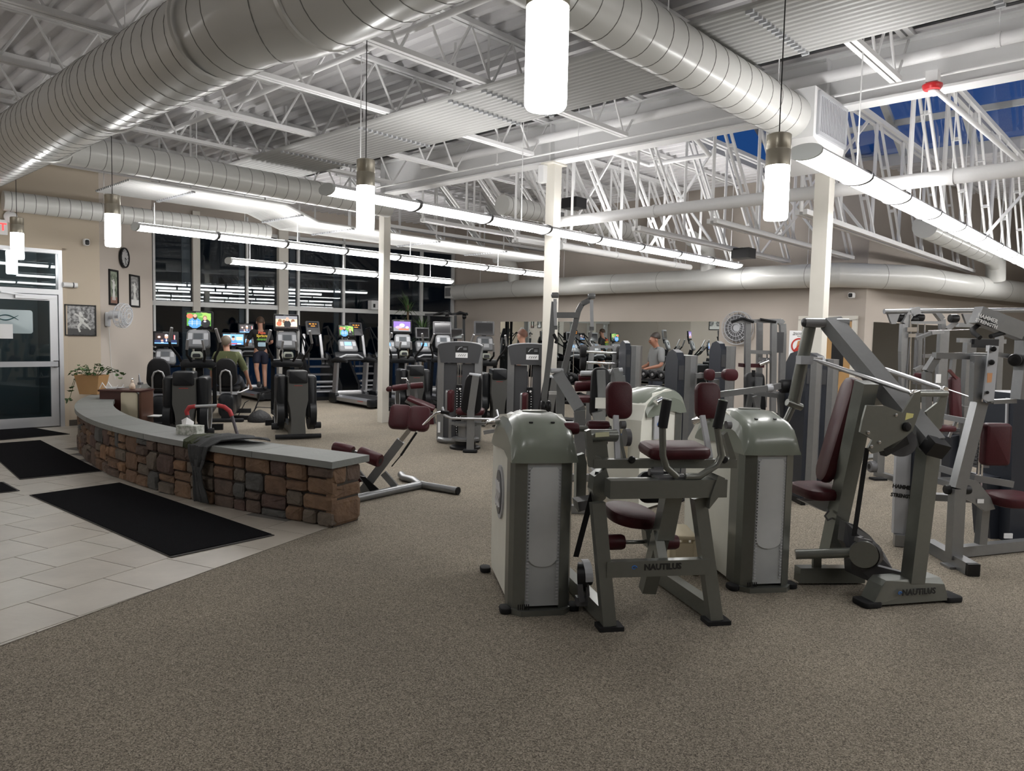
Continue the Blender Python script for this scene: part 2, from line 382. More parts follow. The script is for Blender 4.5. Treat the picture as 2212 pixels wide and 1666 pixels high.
# night outside
gnd = MB(); gnd.box((-18, 34, -0.2), (90, 60, 0.1)); gnd.build('exterior_ground', mat('night_lawn', (0.02, 0.025, 0.02), 1.0, spec=0.05), kind='structure')
hm = mat('dark_hillside', (0.012, 0.016, 0.012), 1.0)
hb = MB(); rr = random.Random(3); N = 60
pts = [Vector((-60 + 110 * i / N, 62 - 14 * math.cos(i / N * 3) - (20 if i < 14 else 0), 0)) for i in range(N + 1)]
for i in range(N + 1): pts[i] = pts[i] + ZU * (15 + 2.5 * rr.random() + 1.5 * math.sin(i * .6))
for a, b2 in zip(pts, pts[1:]):
    hb.quad(V2(a, -.2), V2(b2, -.2), b2, a); hb.quad(a, b2, b2 + Vector((0, 12, -14)), a + Vector((0, 12, -14)))
hb.build('hill', hm, kind='structure')
hb = MB()
for a, b2 in zip([(-60, 44), (-46, 14), (-34, -8)], [(-46, 14), (-34, -8), (-26, -30)]):
    a, b2 = Vector((*a, 0)), Vector((*b2, 0)); hb.quad(a, b2, b2 + ZU * 15, a + ZU * 15)
    hb.quad(a + ZU * 15, b2 + ZU * 15, b2 + Vector((-9, 0, 0)), a + Vector((-9, 0, 0)))
hb.build('hill', hm, kind='structure')
# entry door ------------------------------------------------------------
dr = thing('door_1', 'aluminium framed glass entry door with push bar and transom', 'door', AB(3.0, 13.25), kind='structure')
def dbar(a0, a1, z0, z1, d0, d1, name, mm, par=dr):
    b = MB(); b.poly3([AB(a0, 13.25 - d0, z0), AB(a1, 13.25 - d0, z0), AB(a1, 13.25 - d1, z0), AB(a0, 13.25 - d1, z0)], ZU * (z1 - z0)); return b.build(name, mm, par)
dbar(3.64, 3.70, 0, 2.80, -.1, .02, 'frame', ALU); dbar(2.46, 2.52, 0, 2.80, -.1, .02, 'frame', ALU)
dbar(2.52, 3.64, 2.74, 2.80, -.1, .02, 'frame', ALU); dbar(2.52, 3.64, 2.10, 2.18, -.1, .02, 'transom_bar', ALU)
dbar(3.70, 3.76, 0, 2.84, 0, .015, 'frame_casing', mat('tan_casing', (.50, .42, .32), .6)); dbar(2.4, 3.76, 2.80, 2.86, 0, .015, 'frame_casing', MATS['tan_casing'])
dbar(2.54, 3.62, 2.20, 2.73, -.05, -.042, 'pane', GLASS)
leaf = dbar(3.52, 3.63, .02, 2.09, -.05, 0.0, 'leaf_stile', ALU)
dbar(2.53, 2.62, .02, 2.09, -.05, 0.0, 'leaf_stile', ALU); dbar(2.62, 3.52, .02, .17, -.05, 0.0, 'leaf_rail', ALU); dbar(2.62, 3.52, 2.0, 2.09, -.05, 0.0, 'leaf_rail', ALU)
dbar(2.62, 3.52, .17, 2.0, -.03, -.022, 'pane', GLASS)
pb = dbar(2.6, 3.6, .97, 1.05, .03, .09, 'push_bar', LGREY); dbar(3.56, 3.62, .96, 1.06, 0.0, .085, 'push_bar_end', BLACK)
dbar(3.05, 3.5, 2.02, 2.07, 0.0, .06, 'closer', ALU)
b = MB(); b.bar(AB(3.2, 13.2, 2.07), AB(2.85, 13.12, 2.10), .02); b.build('closer_arm', ALU, dr)
pm = mat('frosted_sign', (.42, .50, .52), .3)
b = MB(); b.pad(AB(2.98, 13.262, 1.66), E1, ZU, .62, .36, .004, r=.04, e=.001); b.build('door_sign', pm, dr)
sm_ = mat('teal_ink', (.03, .09, .10), .5)
b = MB()
for y0, amp, sh in ((.05, .05, 0), (.07, -.05, .05)):
    pp = [AB(2.80 + .3 * i / 14, 13.256, 1.66 + y0 + amp * math.sin(i / 14 * PI * 1.1 + sh) - .02 * amp * 20 * (i / 14) ** 2 * .4) for i in range(15)]
    b.tube(pp, [.003 + .006 * math.sin(PI * i / 14) for i in range(15)], 5)
b.build('sign_swoosh', sm_, dr)
dbar(2.78, 3.02, 1.40, 1.62, .003, .006, 'taped_paper', PAPER)
# lobby beyond the door
lm = mat('lobby_wall', (.16, .20, .22), .8); lf = mat('lobby_floor', (.10, .12, .13), .6)
b = MB(); wall_strip(b, AB(0.5, 15.6), AB(4.05, 15.6), 0, 3.2, .1); wall_strip(b, AB(3.95, 13.42), AB(3.95, 15.6), 0, 3.2, .1, -1); wall_strip(b, AB(.6, 13.42), AB(.6, 15.6), 0, 3.2, .1)
b.build('wall_lobby', lm, kind='structure')
b = MB(); b.poly3([AB(.6, 13.42, .001), AB(3.95, 13.42, .001), AB(3.95, 15.6, .001), AB(.6, 15.6, .001)], ZU * .008); b.build('floor_lobby', lf, kind='structure')
b = MB(); b.poly3([AB(.6, 13.42, 3.2), AB(3.95, 13.42, 3.2), AB(3.95, 15.6, 3.2), AB(.6, 15.6, 3.2)], ZU * .05); b.build('ceiling_lobby', lm, kind='structure')

# roof deck ---------------------------------------------------------------
def deck(name, a0, a1, b0, b1, z, per=.22, h=.06, hole=None):
    d = MB(); n = int((a1 - a0) / per)
    for i in range(n):
        x = a0 + i * per; xs = [(x, z), (x + per * .30, z), (x + per * .42, z + h), (x + per * .88, z + h), (x + per, z)]
        for (p, zp), (q, zq) in zip(xs, xs[1:]):
            spans = [(b0, b1)]
            if hole and x + per > hole[0] and x < hole[1]: spans = [(b0, hole[2]), (hole[3], b1)]
            for s0, s1 in spans: d.quad(AB(p, s0, zp), AB(p, s1, zp), AB(q, s1, zq), AB(q, s0, zq))
    return d.build(name, DECK, kind='structure')
deck('ceiling', -6, 8.05, -9, 19, 4.66)
SKY = (9.4, 14.0, -4.5, 6.05)
deck('ceiling_far', 8.15, 26, -14, 19, 4.72, hole=SKY)
b = MB()
b.poly3([AB(-6, -9, 4.74), AB(8.05, -9, 4.74), AB(8.05, 19, 4.74), AB(-6, 19, 4.74)], ZU * .1)
for q in ((8.05, SKY[0], -14, 19), (SKY[1], 26, -14, 19), (SKY[0], SKY[1], -14, SKY[2]), (SKY[0], SKY[1], SKY[3], 19)):
    b.poly3([AB(q[0], q[2], 4.80), AB(q[1], q[2], 4.80), AB(q[1], q[3], 4.80), AB(q[0], q[3], 4.80)], ZU * .08)
b.build('roof', mat('roof_membrane', (.3, .3, .3), .9), kind='structure')
# skylight
sk = thing('window_2', 'gridded skylight of blue dusk glass above the trusses', 'window', AB(12, 1, 5.0), kind='structure')
CURB = mat('skylight_curb', (.62, .62, .63), .6)
for q in (((SKY[0], SKY[2]), (SKY[0], SKY[3])), ((SKY[1], SKY[2]), (SKY[1], SKY[3])), ((SKY[0], SKY[3]), (SKY[1], SKY[3])), ((SKY[0], SKY[2]), (SKY[1], SKY[2]))):
    b = MB(); wall_strip(b, AB(*q[0]), AB(*q[1]), 4.70, 4.86, .05); b.build('curb', CURB, sk)
for i in range(7):
    a = SKY[0] + (SKY[1] - SKY[0]) * i / 6; z = 4.86 + 1.1 * (1 - abs(i / 3 - 1))
    b = MB(); b.bar(AB(a, SKY[2], z), AB(a, SKY[3], z), .07, .09); b.build('mullion', ALUW, sk)
j = SKY[2]
while j < SKY[3] + .1:
    b = MB(); b.bars([AB(SKY[0], j, 4.86), AB((SKY[0] + SKY[1]) / 2, j, 5.96), AB(SKY[1], j, 4.86)], .10, .09); b.build('mullion', ALUW, sk); j += 1.055
SG = glass_mat('skylight_glass', (.92, .95, 1.0), 1.25)
for s0, s1, z0, z1 in ((SKY[0], 11.7, 4.88, 5.98), (11.7, SKY[1], 5.98, 4.88)):
    b = MB(); b.quad(AB(s0, SKY[2], z0), AB(s1, SKY[2], z1), AB(s1, SKY[3], z1), AB(s0, SKY[3], z0)); b.build('pane', SG, sk)

# columns and girder --------------------------------------------------------
for bb_, sz in ((10.74, .145), (6.84, .155), (3.05, .155)):
    b = MB(); c = AB(8.11, bb_, 2.03); b.obox(c, E1 * sz / 2, E2 * sz / 2, ZU * 2.03)
    b.obox(AB(8.11, bb_, 4.04), E1 * .16, E2 * .11, ZU * .012)
    b.build('column', COLM, kind='structure')
b = MB(); b.obox(AB(8.0, 6.95, 3.90), E1 * .05, E2 * .05, ZU * .12); b.build('trim_1', WHITE, kind='structure')
b = MB()
for z, h in ((4.065, .025), (4.60, .025)): b.obox(AB(8.11, 0.85, z), E1 * .11, E2 * 10.0, ZU * h / 2)
b.obox(AB(8.11, 0.85, 4.33), E1 * .008, E2 * 10.0, ZU * .27)
for x in (10.74, 6.84, 3.05, -.8): b.obox(AB(8.11, x, 4.33), E1 * .10, E2 * .008, ZU * .255)
b.build('beam', WHITE, kind='structure')

# mirrors on the back wall ---------------------------------------------------
bd = (C3 - WE).normalized(); bn = Vector((bd.y, -bd.x, 0))
if bn.dot(Vector((0, -1, 0))) < 0: bn = -bn
def bw(px, z, off=0.0):
    p = hit(px, 730, WE, 138.0); return V2(p) + bn * off + ZU * z
for x0, x1 in ((1081, 1240), (1241, 1420), (1421, 1553)):
    p, q = bw(x0, 0, .004), bw(x1, 0, .004)
    b = MB(); wall_strip(b, p, q, .55, 2.0, .003, 1 if (Vector((-(q - p).y, (q - p).x, 0))).dot(bn) > 0 else -1)
    o = b.build('mirror', MIRROR, label='frameless wall mirror %s' % {1081: 'on back wall beside the window end', 1241: 'in the middle of the back wall, behind the dumbbells', 1421: 'at the end of the back wall beside the cable station'}[x0], cat='mirror')
rd = deg_dir(55); rn = Vector((-rd.y, rd.x, 0)); rn = rn if rn.y < 0 else -rn
def rw(px, z, off=0.0): return V2(hit(px, 740, C3, 55)) + rn * off + ZU * z
p, q = rw(1884, 0, .004), rw(2300, 0, .004)
b = MB(); b.poly3([p + ZU * .5, q + ZU * .5, q + rn * .004 + ZU * .5, p + rn * .004 + ZU * .5], ZU * 1.5); b.build('mirror', MIRROR, label='long wall mirror on the angled right wall behind cable machines', cat='mirror')
# maple door in the back wall
d2 = thing('door_2', 'maple veneer door in a pale frame behind the press machine', 'door', bw(1790, 0), kind='structure')
mp = mat('maple_veneer', (.50, .30, .12), .4, noise=(1.5, (.42, .24, .09), .3))
pc = bw(1787, 0); b = MB(); b.obox(pc + bn * .02 + ZU * 1.0, bd * .46, bn * .02, ZU * 1.0); b.build('leaf', mp, d2)
for sx in (-1, 1):
    b = MB(); b.obox(pc + bd * .5 * sx + bn * .03 + ZU * 1.02, bd * .04, bn * .03, ZU * 1.02); b.build('frame', COLM, d2)
b = MB(); b.obox(pc + bn * .03 + ZU * 2.06, bd * .54, bn * .03, ZU * .04); b.build('frame', COLM, d2)
b = MB(); b.obox(pc + bn * .043 + bd * .22 + ZU * 1.45, bd * .11, bn * .002, ZU * .35); b.build('glazed_panel', BLACK, d2)
# ================================================================ overhead
def joist(bk, k):
    j = thing('roof_joist', '', 'joist', AB(4, bk, 4.1), 'open web roof joists over the near floor')
    b = MB(); b.bar(AB(0, bk - .035, 4.63), AB(8.1, bk - .035, 4.63), .05, .05); b.bar(AB(0, bk + .035, 4.63), AB(8.1, bk + .035, 4.63), .05, .05); b.build('top_chord', WHITE, j)
    b = MB(); b.bar(AB(.3, bk - .03, 4.12), AB(7.72, bk - .03, 4.12), .045, .045); b.bar(AB(.3, bk + .03, 4.12), AB(7.72, bk + .03, 4.12), .045, .045); b.build('bottom_chord', WHITE, j)
    n = 25
    for i in range(n):
        a0, a1 = .4 + i * 7.3 / n, .4 + (i + 1) * 7.3 / n
        z0, z1 = (4.12, 4.62) if i % 2 else (4.62, 4.12)
        b = MB(); b.tube([AB(a0, bk, z0), AB(a1, bk, z1)], .014, 6, False); b.build('web', WHITE, j)
    b = MB(); b.tube([AB(7.72, bk, 4.12), AB(8.05, bk, 4.6)], .014, 6, False); b.build('web', WHITE, j)
    return j
JB = [5.38 + 1.55 * k for k in range(-4, 6)]
JL = ['open web roof joist over the near floor at the far right, beside the red strobe', 'open web roof joist second from the red strobe, above the corrugated panel',
      'open web roof joist crossing the spiral duct beside the large pendant', 'open web roof joist just left of the large pendant lamp',
      'open web roof joist above the elbow of the big grey duct', 'open web roof joist crossing above the middle pendant lamp',
      'open web roof joist over the grey wall end of the corrugated panel', 'open web roof joist crossing above the big duct, fourth from the lobby wall',
      'open web roof joist above the spiral duct near the window wall', 'open web roof joist nearest the entry door wall']
for k, bk in enumerate(JB):
    o = joist(bk, k); o['label'] = JL[k]
def truss(bk, a0, a1, zb, zt, lab):
    t = thing('roof_truss', lab, 'truss', AB((a0 + a1) / 2, bk, zb), 'white trusses beyond the girder')
    for nm, z in (('bottom_chord', zb), ('top_chord', zt)):
        b = MB()
        for s in (-.045, .045): b.bar(AB(a0 - (.3 if z == zt else 0), bk + s, z), AB(a1, bk + s, z), .05, .06)
        b.build(nm, WHITE, t)
    n = max(3, round((a1 - a0) / 1.3)); st = (a1 - a0) / n
    for i in range(n):
        x = a0 + i * st
        b = MB(); b.bar(AB(x, bk, zb), AB(x, bk, zt), .035, .035); b.build('web', WHITE, t)
        b = MB()
        for s in (-.04, .04): b.bar(AB(x, bk + s, zt), AB(x + st, bk + s, zb), .026, .04)
        for f in (.35, .7): b.obox(AB(x + st * f, bk, zt + (zb - zt) * f), E1 * .02, E2 * .05, ZU * .02)
        b.build('web', WHITE, t)
    return t
tl = ['nearest the window wall', 'second from the window wall', 'third from the window wall', 'over the left column end of the floor', 'beside the short capped duct', 'just left of the middle column',
      'ending over the back wall strip light', 'between the middle and right columns', 'passing above the small pendant by the right column', 'behind the right column', 'beneath the skylight, behind the long strip light', 'beneath the skylight at the right edge', 'at the far right under the skylight grid', 'past the right edge of the skylight']
k = 0
for i in range(8, -6, -1):
    bk = 3.45 + 1.12 * i
    ae = 13.5 if bk > 4.25 else min(22.0, 13.8 + (4.25 - bk) * 4.4 - .2)
    truss(bk, 8.5, ae, 3.1 if bk < 8.6 else 3.62, 4.66, 'white double-angle roof truss ' + tl[k]); k += 1
# cross bracing between the trusses
for i, (a, b0) in enumerate(((10.6, 3.45), (10.6, 5.69), (12.2, 1.21), (12.4, 4.57), (14.0, -1.0), (9.6, 6.79))):
    b = MB(); b.bar(AB(a, b0, 3.15), AB(a, b0 + 1.12, 4.6), .035); b.bar(AB(a, b0 + 1.12, 3.15), AB(a, b0, 4.6), .035)
    b.build('cross_brace', WHITE, label=['white X brace between trusses behind the light strip', 'white X brace between trusses left of the right column', 'white X brace between trusses below the skylight edge', 'white X brace between trusses near the back wall corner', 'white X brace between trusses at the right edge', 'white X brace between trusses by the capped duct'][i], cat='brace', group='truss cross braces')

# ducts --------------------------------------------------------------------
def seams(mb, pts, r, step):
    mb.use(SEAM)
    for p, q in zip(pts, pts[1:]):
        d = (q - p).length; n = int(d / step); u = (q - p) / d
        for i in range(1, n + 1):
            c = p + u * (i * step - step * .4)
            mb.lathe(c, [(r, -.004), (r + .003, -.002), (r + .003, .002), (r, .004)], 28, u, cap=False)
def duct(label, pts, r, step, caps=(0, 0), grp='painted spiral ducts', n=28, hang=()):
    pts = [Vector(p) for p in pts]
    t = thing('duct', label, 'duct', pts[0], grp)
    b = MB(); b.use(DUCT).tube(pts, r, n); b.build('pipe', None, t)
    b = MB(); seams(b, pts, r, step)
    if b.v: b.build('seam_rings', None, t, kind='stuff')
    for p, top in hang:
        h = MB(); h.tube([p + ZU * (r - .01), V2(p, top)], .006, 5); h.build('hanger', WHITE, t)
    return t
hb = lambda a, b, z, top=4.62: (AB(a, b, z), top)
big = duct('large grey duct crossing the upper left, turning at an elbow', [AB(2.40, 14.0, 3.72), AB(2.44, 8.0, 3.72), AB(2.50, 5.2, 3.72), AB(2.52, 4.75, 3.73), AB(2.70, 4.45, 3.76), AB(2.76, 3.9, 3.78), AB(2.80, 1.0, 3.78)], .33, .19, hang=[hb(2.44, 9.0, 3.72), hb(2.44, 6.9, 3.72)])
for s in (9.3, 7.4, 5.25, 4.3):
    b = MB(); b.use(DUCT).lathe(AB(2.46 if s > 5 else 2.71, s, 3.72 if s > 4.5 else 3.77), [(.33, -.03), (.345, -.02), (.345, .02), (.33, .03)], 28, E2, cap=False); b.build('joint_band', None, big)
d2_ = duct('grey spiral duct ending in a square diffuser beside the right column', [AB(3.15, 3.12, 3.83), AB(7.30, 3.12, 3.83)], .212, .21, hang=[hb(5.0, 3.12, 3.85), hb(7.0, 3.12, 3.85)])
b = MB()
b.use(WHITE).obox(AB(7.72, 3.12, 3.85), E1 * .42, E2 * .24, ZU * .24)
b.quad(AB(7.3, 2.88, 3.61), AB(7.3, 3.36, 3.61), AB(8.0, 3.36, 3.40), AB(8.0, 2.88, 3.40)); b.quad(AB(8.0, 2.88, 3.40), AB(8.0, 3.36, 3.40), AB(8.14, 3.36, 3.61), AB(8.14, 2.88, 3.61))
b.quad(AB(7.3, 2.88, 3.61), AB(8.0, 2.88, 3.40), AB(8.14, 2.88, 3.61)); b.quad(AB(7.3, 3.36, 3.61), AB(8.0, 3.36, 3.40), AB(8.14, 3.36, 3.61))
bx = b.build('diffuser_box', None, d2_)
b = MB(); b.use(LGREY)
for i in range(17): b.obox(AB(7.42 + i * .042, 2.872, 3.85), E1 * .008, E2 * .012, ZU * .17)
for z in (3.66, 4.04): b.obox(AB(7.75, 2.87, z), E1 * .38, E2 * .015, ZU * .02)
for a in (7.38, 8.12): b.obox(AB(a, 2.87, 3.85), E1 * .02, E2 * .015, ZU * .2)
b.build('grille', None, bx)
b = MB(); b.use(LGREY)
for i in range(12): b.obox(AB(8.145, 2.92 + i * .036, 3.85), E1 * .01, E2 * .007, ZU * .17)
b.build('grille', None, bx)
duct('long grey spiral duct running from behind the big duct toward the left column', [AB(2.82, 10.18, 3.75), AB(7.75, 10.18, 3.75)], .185, .19, hang=[hb(4.5, 10.18, 3.75), hb(6.8, 10.18, 3.75)])
duct('thin grey spiral duct along the entry wall above the clock', [AB(2.86, 12.92, 3.42), AB(6.95, 12.72, 3.42)], .145, .15, hang=[hb(4.2, 12.85, 3.42), hb(6.5, 12.74, 3.42)])
ca = duct('short grey capped duct left of the middle column', [AB(8.75, 8.47, 3.74), AB(13.4, 8.47, 3.74)], .165, .17, hang=[hb(9.2, 8.47, 3.74, 4.7)])
b = MB(); b.box((0, 0, 0), (.001, .001, .001))
b = MB(); b.obox(AB(9.9, 8.29, 3.70), E1 * .22, E2 * .012, ZU * .08); b.build('grille', GREYP, ca)
b = MB(); b.obox(AB(9.9, 8.32, 3.70), E1 * .27, E2 * .022, ZU * .12); b.build('grille_frame', WHITE, ca)
duct('grey capped duct below the right trusses bending down to the wall duct', [AB(11.9, 3.02, 3.32), AB(16.6, 3.02, 3.32), AB(16.95, 3.02, 3.22), AB(17.05, 3.02, 2.9)], .17, .6, hang=[hb(12.4, 3.02, 3.32, 4.7), hb(15.5, 3.02, 3.32, 4.7)])
def on_back(px, z, off): return bw(px, z, off)
wdp = [bw(1003, 2.82, .42), bw(1100, 2.84, .42), bw(1300, 2.84, .42), bw(1560, 2.83, .42), bw(1830, 2.80, .42), rw(1905, 2.78, .48), rw(2000, 2.76, .45), rw(2212, 2.76, .45), rw(2400, 2.76, .45)]
wdt = duct('long pale duct running along the back wall and round the corner', wdp, .215, 1.25, hang=[(bw(1240, 2.84, .42), 4.7), (bw(1500, 2.84, .42), 4.7), (bw(1760, 2.82, .42), 4.7), (rw(2100, 2.76, .45), 4.7), (bw(1060, 2.84, .42), 4.7)])
b = MB(); b.use(DUCT).obox(bw(1003, 2.82, .42), bd * .16, bn * .2, ZU * .17); bx = b.build('end_box', None, wdt)
b = MB(); b.obox(bw(1003, 2.82, .42) + bn * .205, bd * .12, bn * .01, ZU * .12); b.build('grille', GREYP, bx)
for px in (1132, 1548):
    b = MB(); c = bw(px, 2.84, .42); b.use(DUCT).tube([c, c + ZU * .42, c + ZU * .62 + bn * .1, c + ZU * .75 + bn * .6], .15, 18); b.build('branch', None, wdt)

# pipes ----------------------------------------------------------------------
def pipe(label, pts, r, hang=(), nm='pipe', m=WHITE):
    t = thing('sprinkler_pipe', label, 'pipe', pts[0], 'white painted pipes')
    b = MB(); b.tube(pts, r, 12); b.build('pipe', m, t)
    for p, top in hang:
        b = MB(); b.tube([p, V2(p, top)], .005, 5); b.lathe(p, [(r + .001, -.02), (r + .008, -.02), (r + .008, .02), (r + .001, .02)], 14, (pts[1] - pts[0]), cap=False); b.build('hanger', WHITE, t)
pipe('thick white pipe slung below the trusses from the middle column rightward', [AB(8.34, 6.9, 3.27), AB(8.34, -4, 3.27)], .075, [(AB(8.34, 5.3, 3.27), 4.66), (AB(8.34, 3.6, 3.27), 4.66), (AB(8.34, 1.9, 3.27), 4.66)])
pipe('white pipe running along the face of the girder', [AB(7.92, 9.5, 4.36), AB(7.92, -4, 4.36)], .06, [(AB(7.92, 7.2, 4.36), 4.64), (AB(7.92, 4.2, 4.36), 4.64), (AB(7.92, 1.5, 4.36), 4.64)])
pipe('thin white conduit along the lower girder flange', [AB(7.83, 10.6, 4.12), AB(7.83, -4, 4.12)], .014, [(AB(7.83, 7.7, 4.12), 4.64), (AB(7.83, 6.2, 4.12), 4.64)])
pipe('white pipe with an offset bend behind the girder', [AB(8.7, 10.2, 4.25), AB(8.7, 6.3, 4.25), AB(9.7, 6.3, 4.25), AB(9.7, 5.3, 4.25), AB(8.75, 5.0, 4.25), AB(8.75, -3, 4.25)], .035, [(AB(8.7, 8, 4.25), 4.7), (AB(8.7, 6.4, 4.25), 4.7), (AB(8.75, 2.2, 4.25), 4.7)])
pipe('white pipe running lengthwise under the trusses above the back strip light', [AB(9.0, 7.42, 3.03), AB(13.0, 7.42, 3.03)], .055, [(AB(10.5, 7.42, 3.03), 4.7), (AB(12.4, 7.42, 3.03), 4.7)])
pipe('white sprinkler pipe crossing the near joists above the big duct', [AB(4.3, 12.8, 4.32), AB(4.3, 3.6, 4.32)], .03, [(AB(4.3, 9, 4.32), 4.64), (AB(4.3, 6, 4.32), 4.64)])
pipe('white sprinkler pipe crossing the joists behind the corrugated panel', [AB(6.9, 12.8, 4.32), AB(6.9, -2, 4.32)], .03, [(AB(6.9, 9, 4.32), 4.64), (AB(6.9, 6, 4.32), 4.64)])
pipe('slanting white conduit from the red strobe to the far pipe', [G(2020, 195, 3.95), AB(8.34, 1.35, 3.34)], .022, [])

# radiant panels -----------------------------------------------------------------
def panel(label, a0, a1, b0, b1, z, along_b=True, per=.075, z2=None, clips=()):
    """ribbed panel of round tubes; runs along b (or along a)"""
    t = thing('radiant_panel', label, 'panel', AB((a0 + a1) / 2, (b0 + b1) / 2, z))
    m = MB(); prof = []
    n = int(((a1 - a0) if along_b else (b1 - b0)) / per); q = [(0, .006), (.12, -.014), (.3, -.028), (.5, -.033), (.7, -.028), (.88, -.014), (1, .006)]
    segs = z2 or [(b0, z), (b1, z)] if along_b else (z2 or [(a0, z), (a1, z)])
    for i in range(n):
        o = (a0 if along_b else b0) + i * per
        for (x0, d0), (x1, d1) in zip(q, q[1:]):
            for (s0, h0), (s1, h1) in zip(segs, segs[1:]):
                F = (lambda s, c, zz: AB(c, s, zz)) if along_b else (lambda s, c, zz: AB(s, c, zz))
                m.add([F(s0, o + x0 * per, h0 + d0), F(s1, o + x0 * per, h1 + d0), F(s1, o + x1 * per, h1 + d1), F(s0, o + x1 * per, h0 + d1)], [[0, 1, 2, 3]], True)
    m.build('ribbed_sheet', mat('panel_white', (.40, .40, .39), .45), t, kind='stuff')
    for c in clips:
        b = MB()
        zz = next((h0 + (h1 - h0) * (c - s0) / (s1 - s0) for (s0, h0), (s1, h1) in zip(segs, segs[1:]) if s0 <= c <= s1), z)
        for i in range(n):
            o = (a0 if along_b else b0) + (i + .5) * per; p = AB(o, c, zz - .042) if along_b else AB(c, o, zz - .042)
            b.obox(p, (E2 if along_b else E1) * .03, (E1 if along_b else E2) * .012, ZU * .012)
        b.build('clip_row', LGREY, t, kind='stuff')
        for e in (0.08, .92):
            o = (a0 + (a1 - a0) * e) if along_b else (b0 + (b1 - b0) * e); p = AB(o, c, zz) if along_b else AB(c, o, zz)
            b = MB(); b.bar(p, V2(p, 4.66), .025, .012); b.build('hanger', WHITE, t)
    return t
panel('long white ribbed radiant panel crossing beneath the joists', 5.25, 6.40, -3.0, 11.3, 4.085, clips=(1.2, 2.6, 5.4, 5.9, 7.5, 9.3, 10.9))
panel('bent white ribbed radiant panel running toward the back wall by the windows', 3.9, 13.3, 10.95, 12.30, 3.64, along_b=False, z2=[(3.9, 3.66), (6.3, 3.66), (6.9, 3.46), (13.3, 3.44)], clips=(4.8, 6.6, 7.6, 9.6, 11.5))

# strip lights ----------------------------------------------------------------------
def strip(label, b0, a0, a1, z, mods, rods, top=4.66):
    t = thing('strip_light', label, 'light', AB((a0 + a1) / 2, b0, z), 'suspended strip lights')
    n = 14
    prof = [(-.125 * math.cos(PI * i / n), .045 + .05 * math.sin(PI * i / n)) for i in range(n + 1)]        # housing, upper half
    low = [(.125 * math.cos(PI * i / n), .035 - .055 * math.sin(PI * i / n)) for i in range(n + 1)]         # lens, lower half
    b = MB()
    for (y0, h0), (y1, h1) in zip(prof, prof[1:]):
        if -.05 < (y0 + y1) / 2 < .05: continue
        b.add([AB(a0, b0 + y0, z + h0), AB(a1, b0 + y0, z + h0), AB(a1, b0 + y1, z + h1), AB(a0, b0 + y1, z + h1)], [[0, 1, 2, 3]], True)
    b.build('housing', mat('perforated_housing', (.55, .55, .56), .45, metal=.3), t)
    L = (a1 - a0) / mods
    for i in range(mods):
        s0, s1 = a0 + i * L + .012, a0 + (i + 1) * L - .012
        b = MB()
        for (y0, h0), (y1, h1) in zip(low, low[1:]): b.add([AB(s0, b0 + y0, z + h0), AB(s0, b0 + y1, z + h1), AB(s1, b0 + y1, z + h1), AB(s1, b0 + y0, z + h0)], [[0, 1, 2, 3]], True)
        b.build('lens', LENS, t)
        b = MB(); b.quad(AB(s0, b0 - .045, z + .092), AB(s1, b0 - .045, z + .092), AB(s1, b0 + .045, z + .092), AB(s0, b0 + .045, z + .092)); b.build('up_light', UPL, t)
    ol = [(y * 1.04, .04 + (h - .04) * 1.06) for y, h in prof + low[1:-1]]; rl = [(y * 1.1, .04 + (h - .04) * 1.16) for y, h in prof + low[1:-1]]
    for i in range(mods + 1):
        e = i in (0, mods); w_ = .03 if e else .045
        b = MB(); b.prism(ol if e else rl, AB(a0 + i * L - w_ / 2, b0, z), E2, ZU, E1 * w_); b.build('end_cap' if e else 'joint_ring', mat('light_end_cap', (.42, .43, .42), .5) if e else GREYP, t)
    for x in rods:
        b = MB(); b.tube([AB(x, b0, z + .09), AB(x, b0, top)], .006, 5); b.build('hanger', WHITE, t)
    return t
strip('long bright strip light at right in front of the right column', 2.27, 5.62, 17.0, 3.0, 10, (6.75, 8.7, 10.6, 13))
strip('bright strip light crossing the middle column above the weight machines', 6.52, 4.20, 13.15, 3.0, 8, (4.6, 7.1, 9.3, 11.7, 12.9))
strip('bright strip light nearest the clock, running toward the windows', 11.12, 4.04, 13.3, 3.0, 8, (4.3, 6.6, 9.0, 11.4, 13.0), 3.405)
strip('small distant strip light hung low before the window wall', 12.75, 6.2, 11.5, 2.8, 5, (6.6, 8.6, 10.9), 3.28)
# pendants -------------------------------------------------------------------------------
def pendant(px, py, wpx, label, zb=2.42):
    p = G(px, py, zb); p.z = zb
    r = min(.078, wpx / FPX * p.y / 2 * 1.0)
    t = thing('pendant_lamp', label, 'lamp', p, 'cylinder pendant lamps over the entry desk wall')
    b = MB(); b.lathe(p, [(r * .90, 0), (r * .99, .012), (r, .03), (r, .345), (r * .97, .352)], 28); b.build('glass_shade', SHADE, t)
    b = MB(); b.lathe(p, [(r * 1.01, .352), (r * 1.02, .356), (r * 1.02, .455), (r * 1.0, .457), (r * 1.0, .463), (r * 1.02, .465), (r * 1.02, .555), (r * .9, .562), (.01, .564)], 28); b.build('metal_cap', NICKEL, t)
    b = MB(); b.tube([p + ZU * .56, V2(p, 4.73)], .004, 6); b.build('cord', BLACK, t)
pendant(1178, 235, 90, 'large white pendant lamp at top centre, nearest of the row')
pendant(1675, 475, 51, 'white pendant lamp beside the right column and long strip light')
pendant(789, 499, 38, 'white pendant lamp hanging before the left column')
pendant(244, 533, 38, 'white pendant lamp hanging above the wall clock', 2.49)
pendant(38, 560, 30, 'white pendant lamp before the glass entry door, higher one', 2.50)
pendant(26, 592, 25, 'white pendant lamp before the glass entry door, lower and farther')
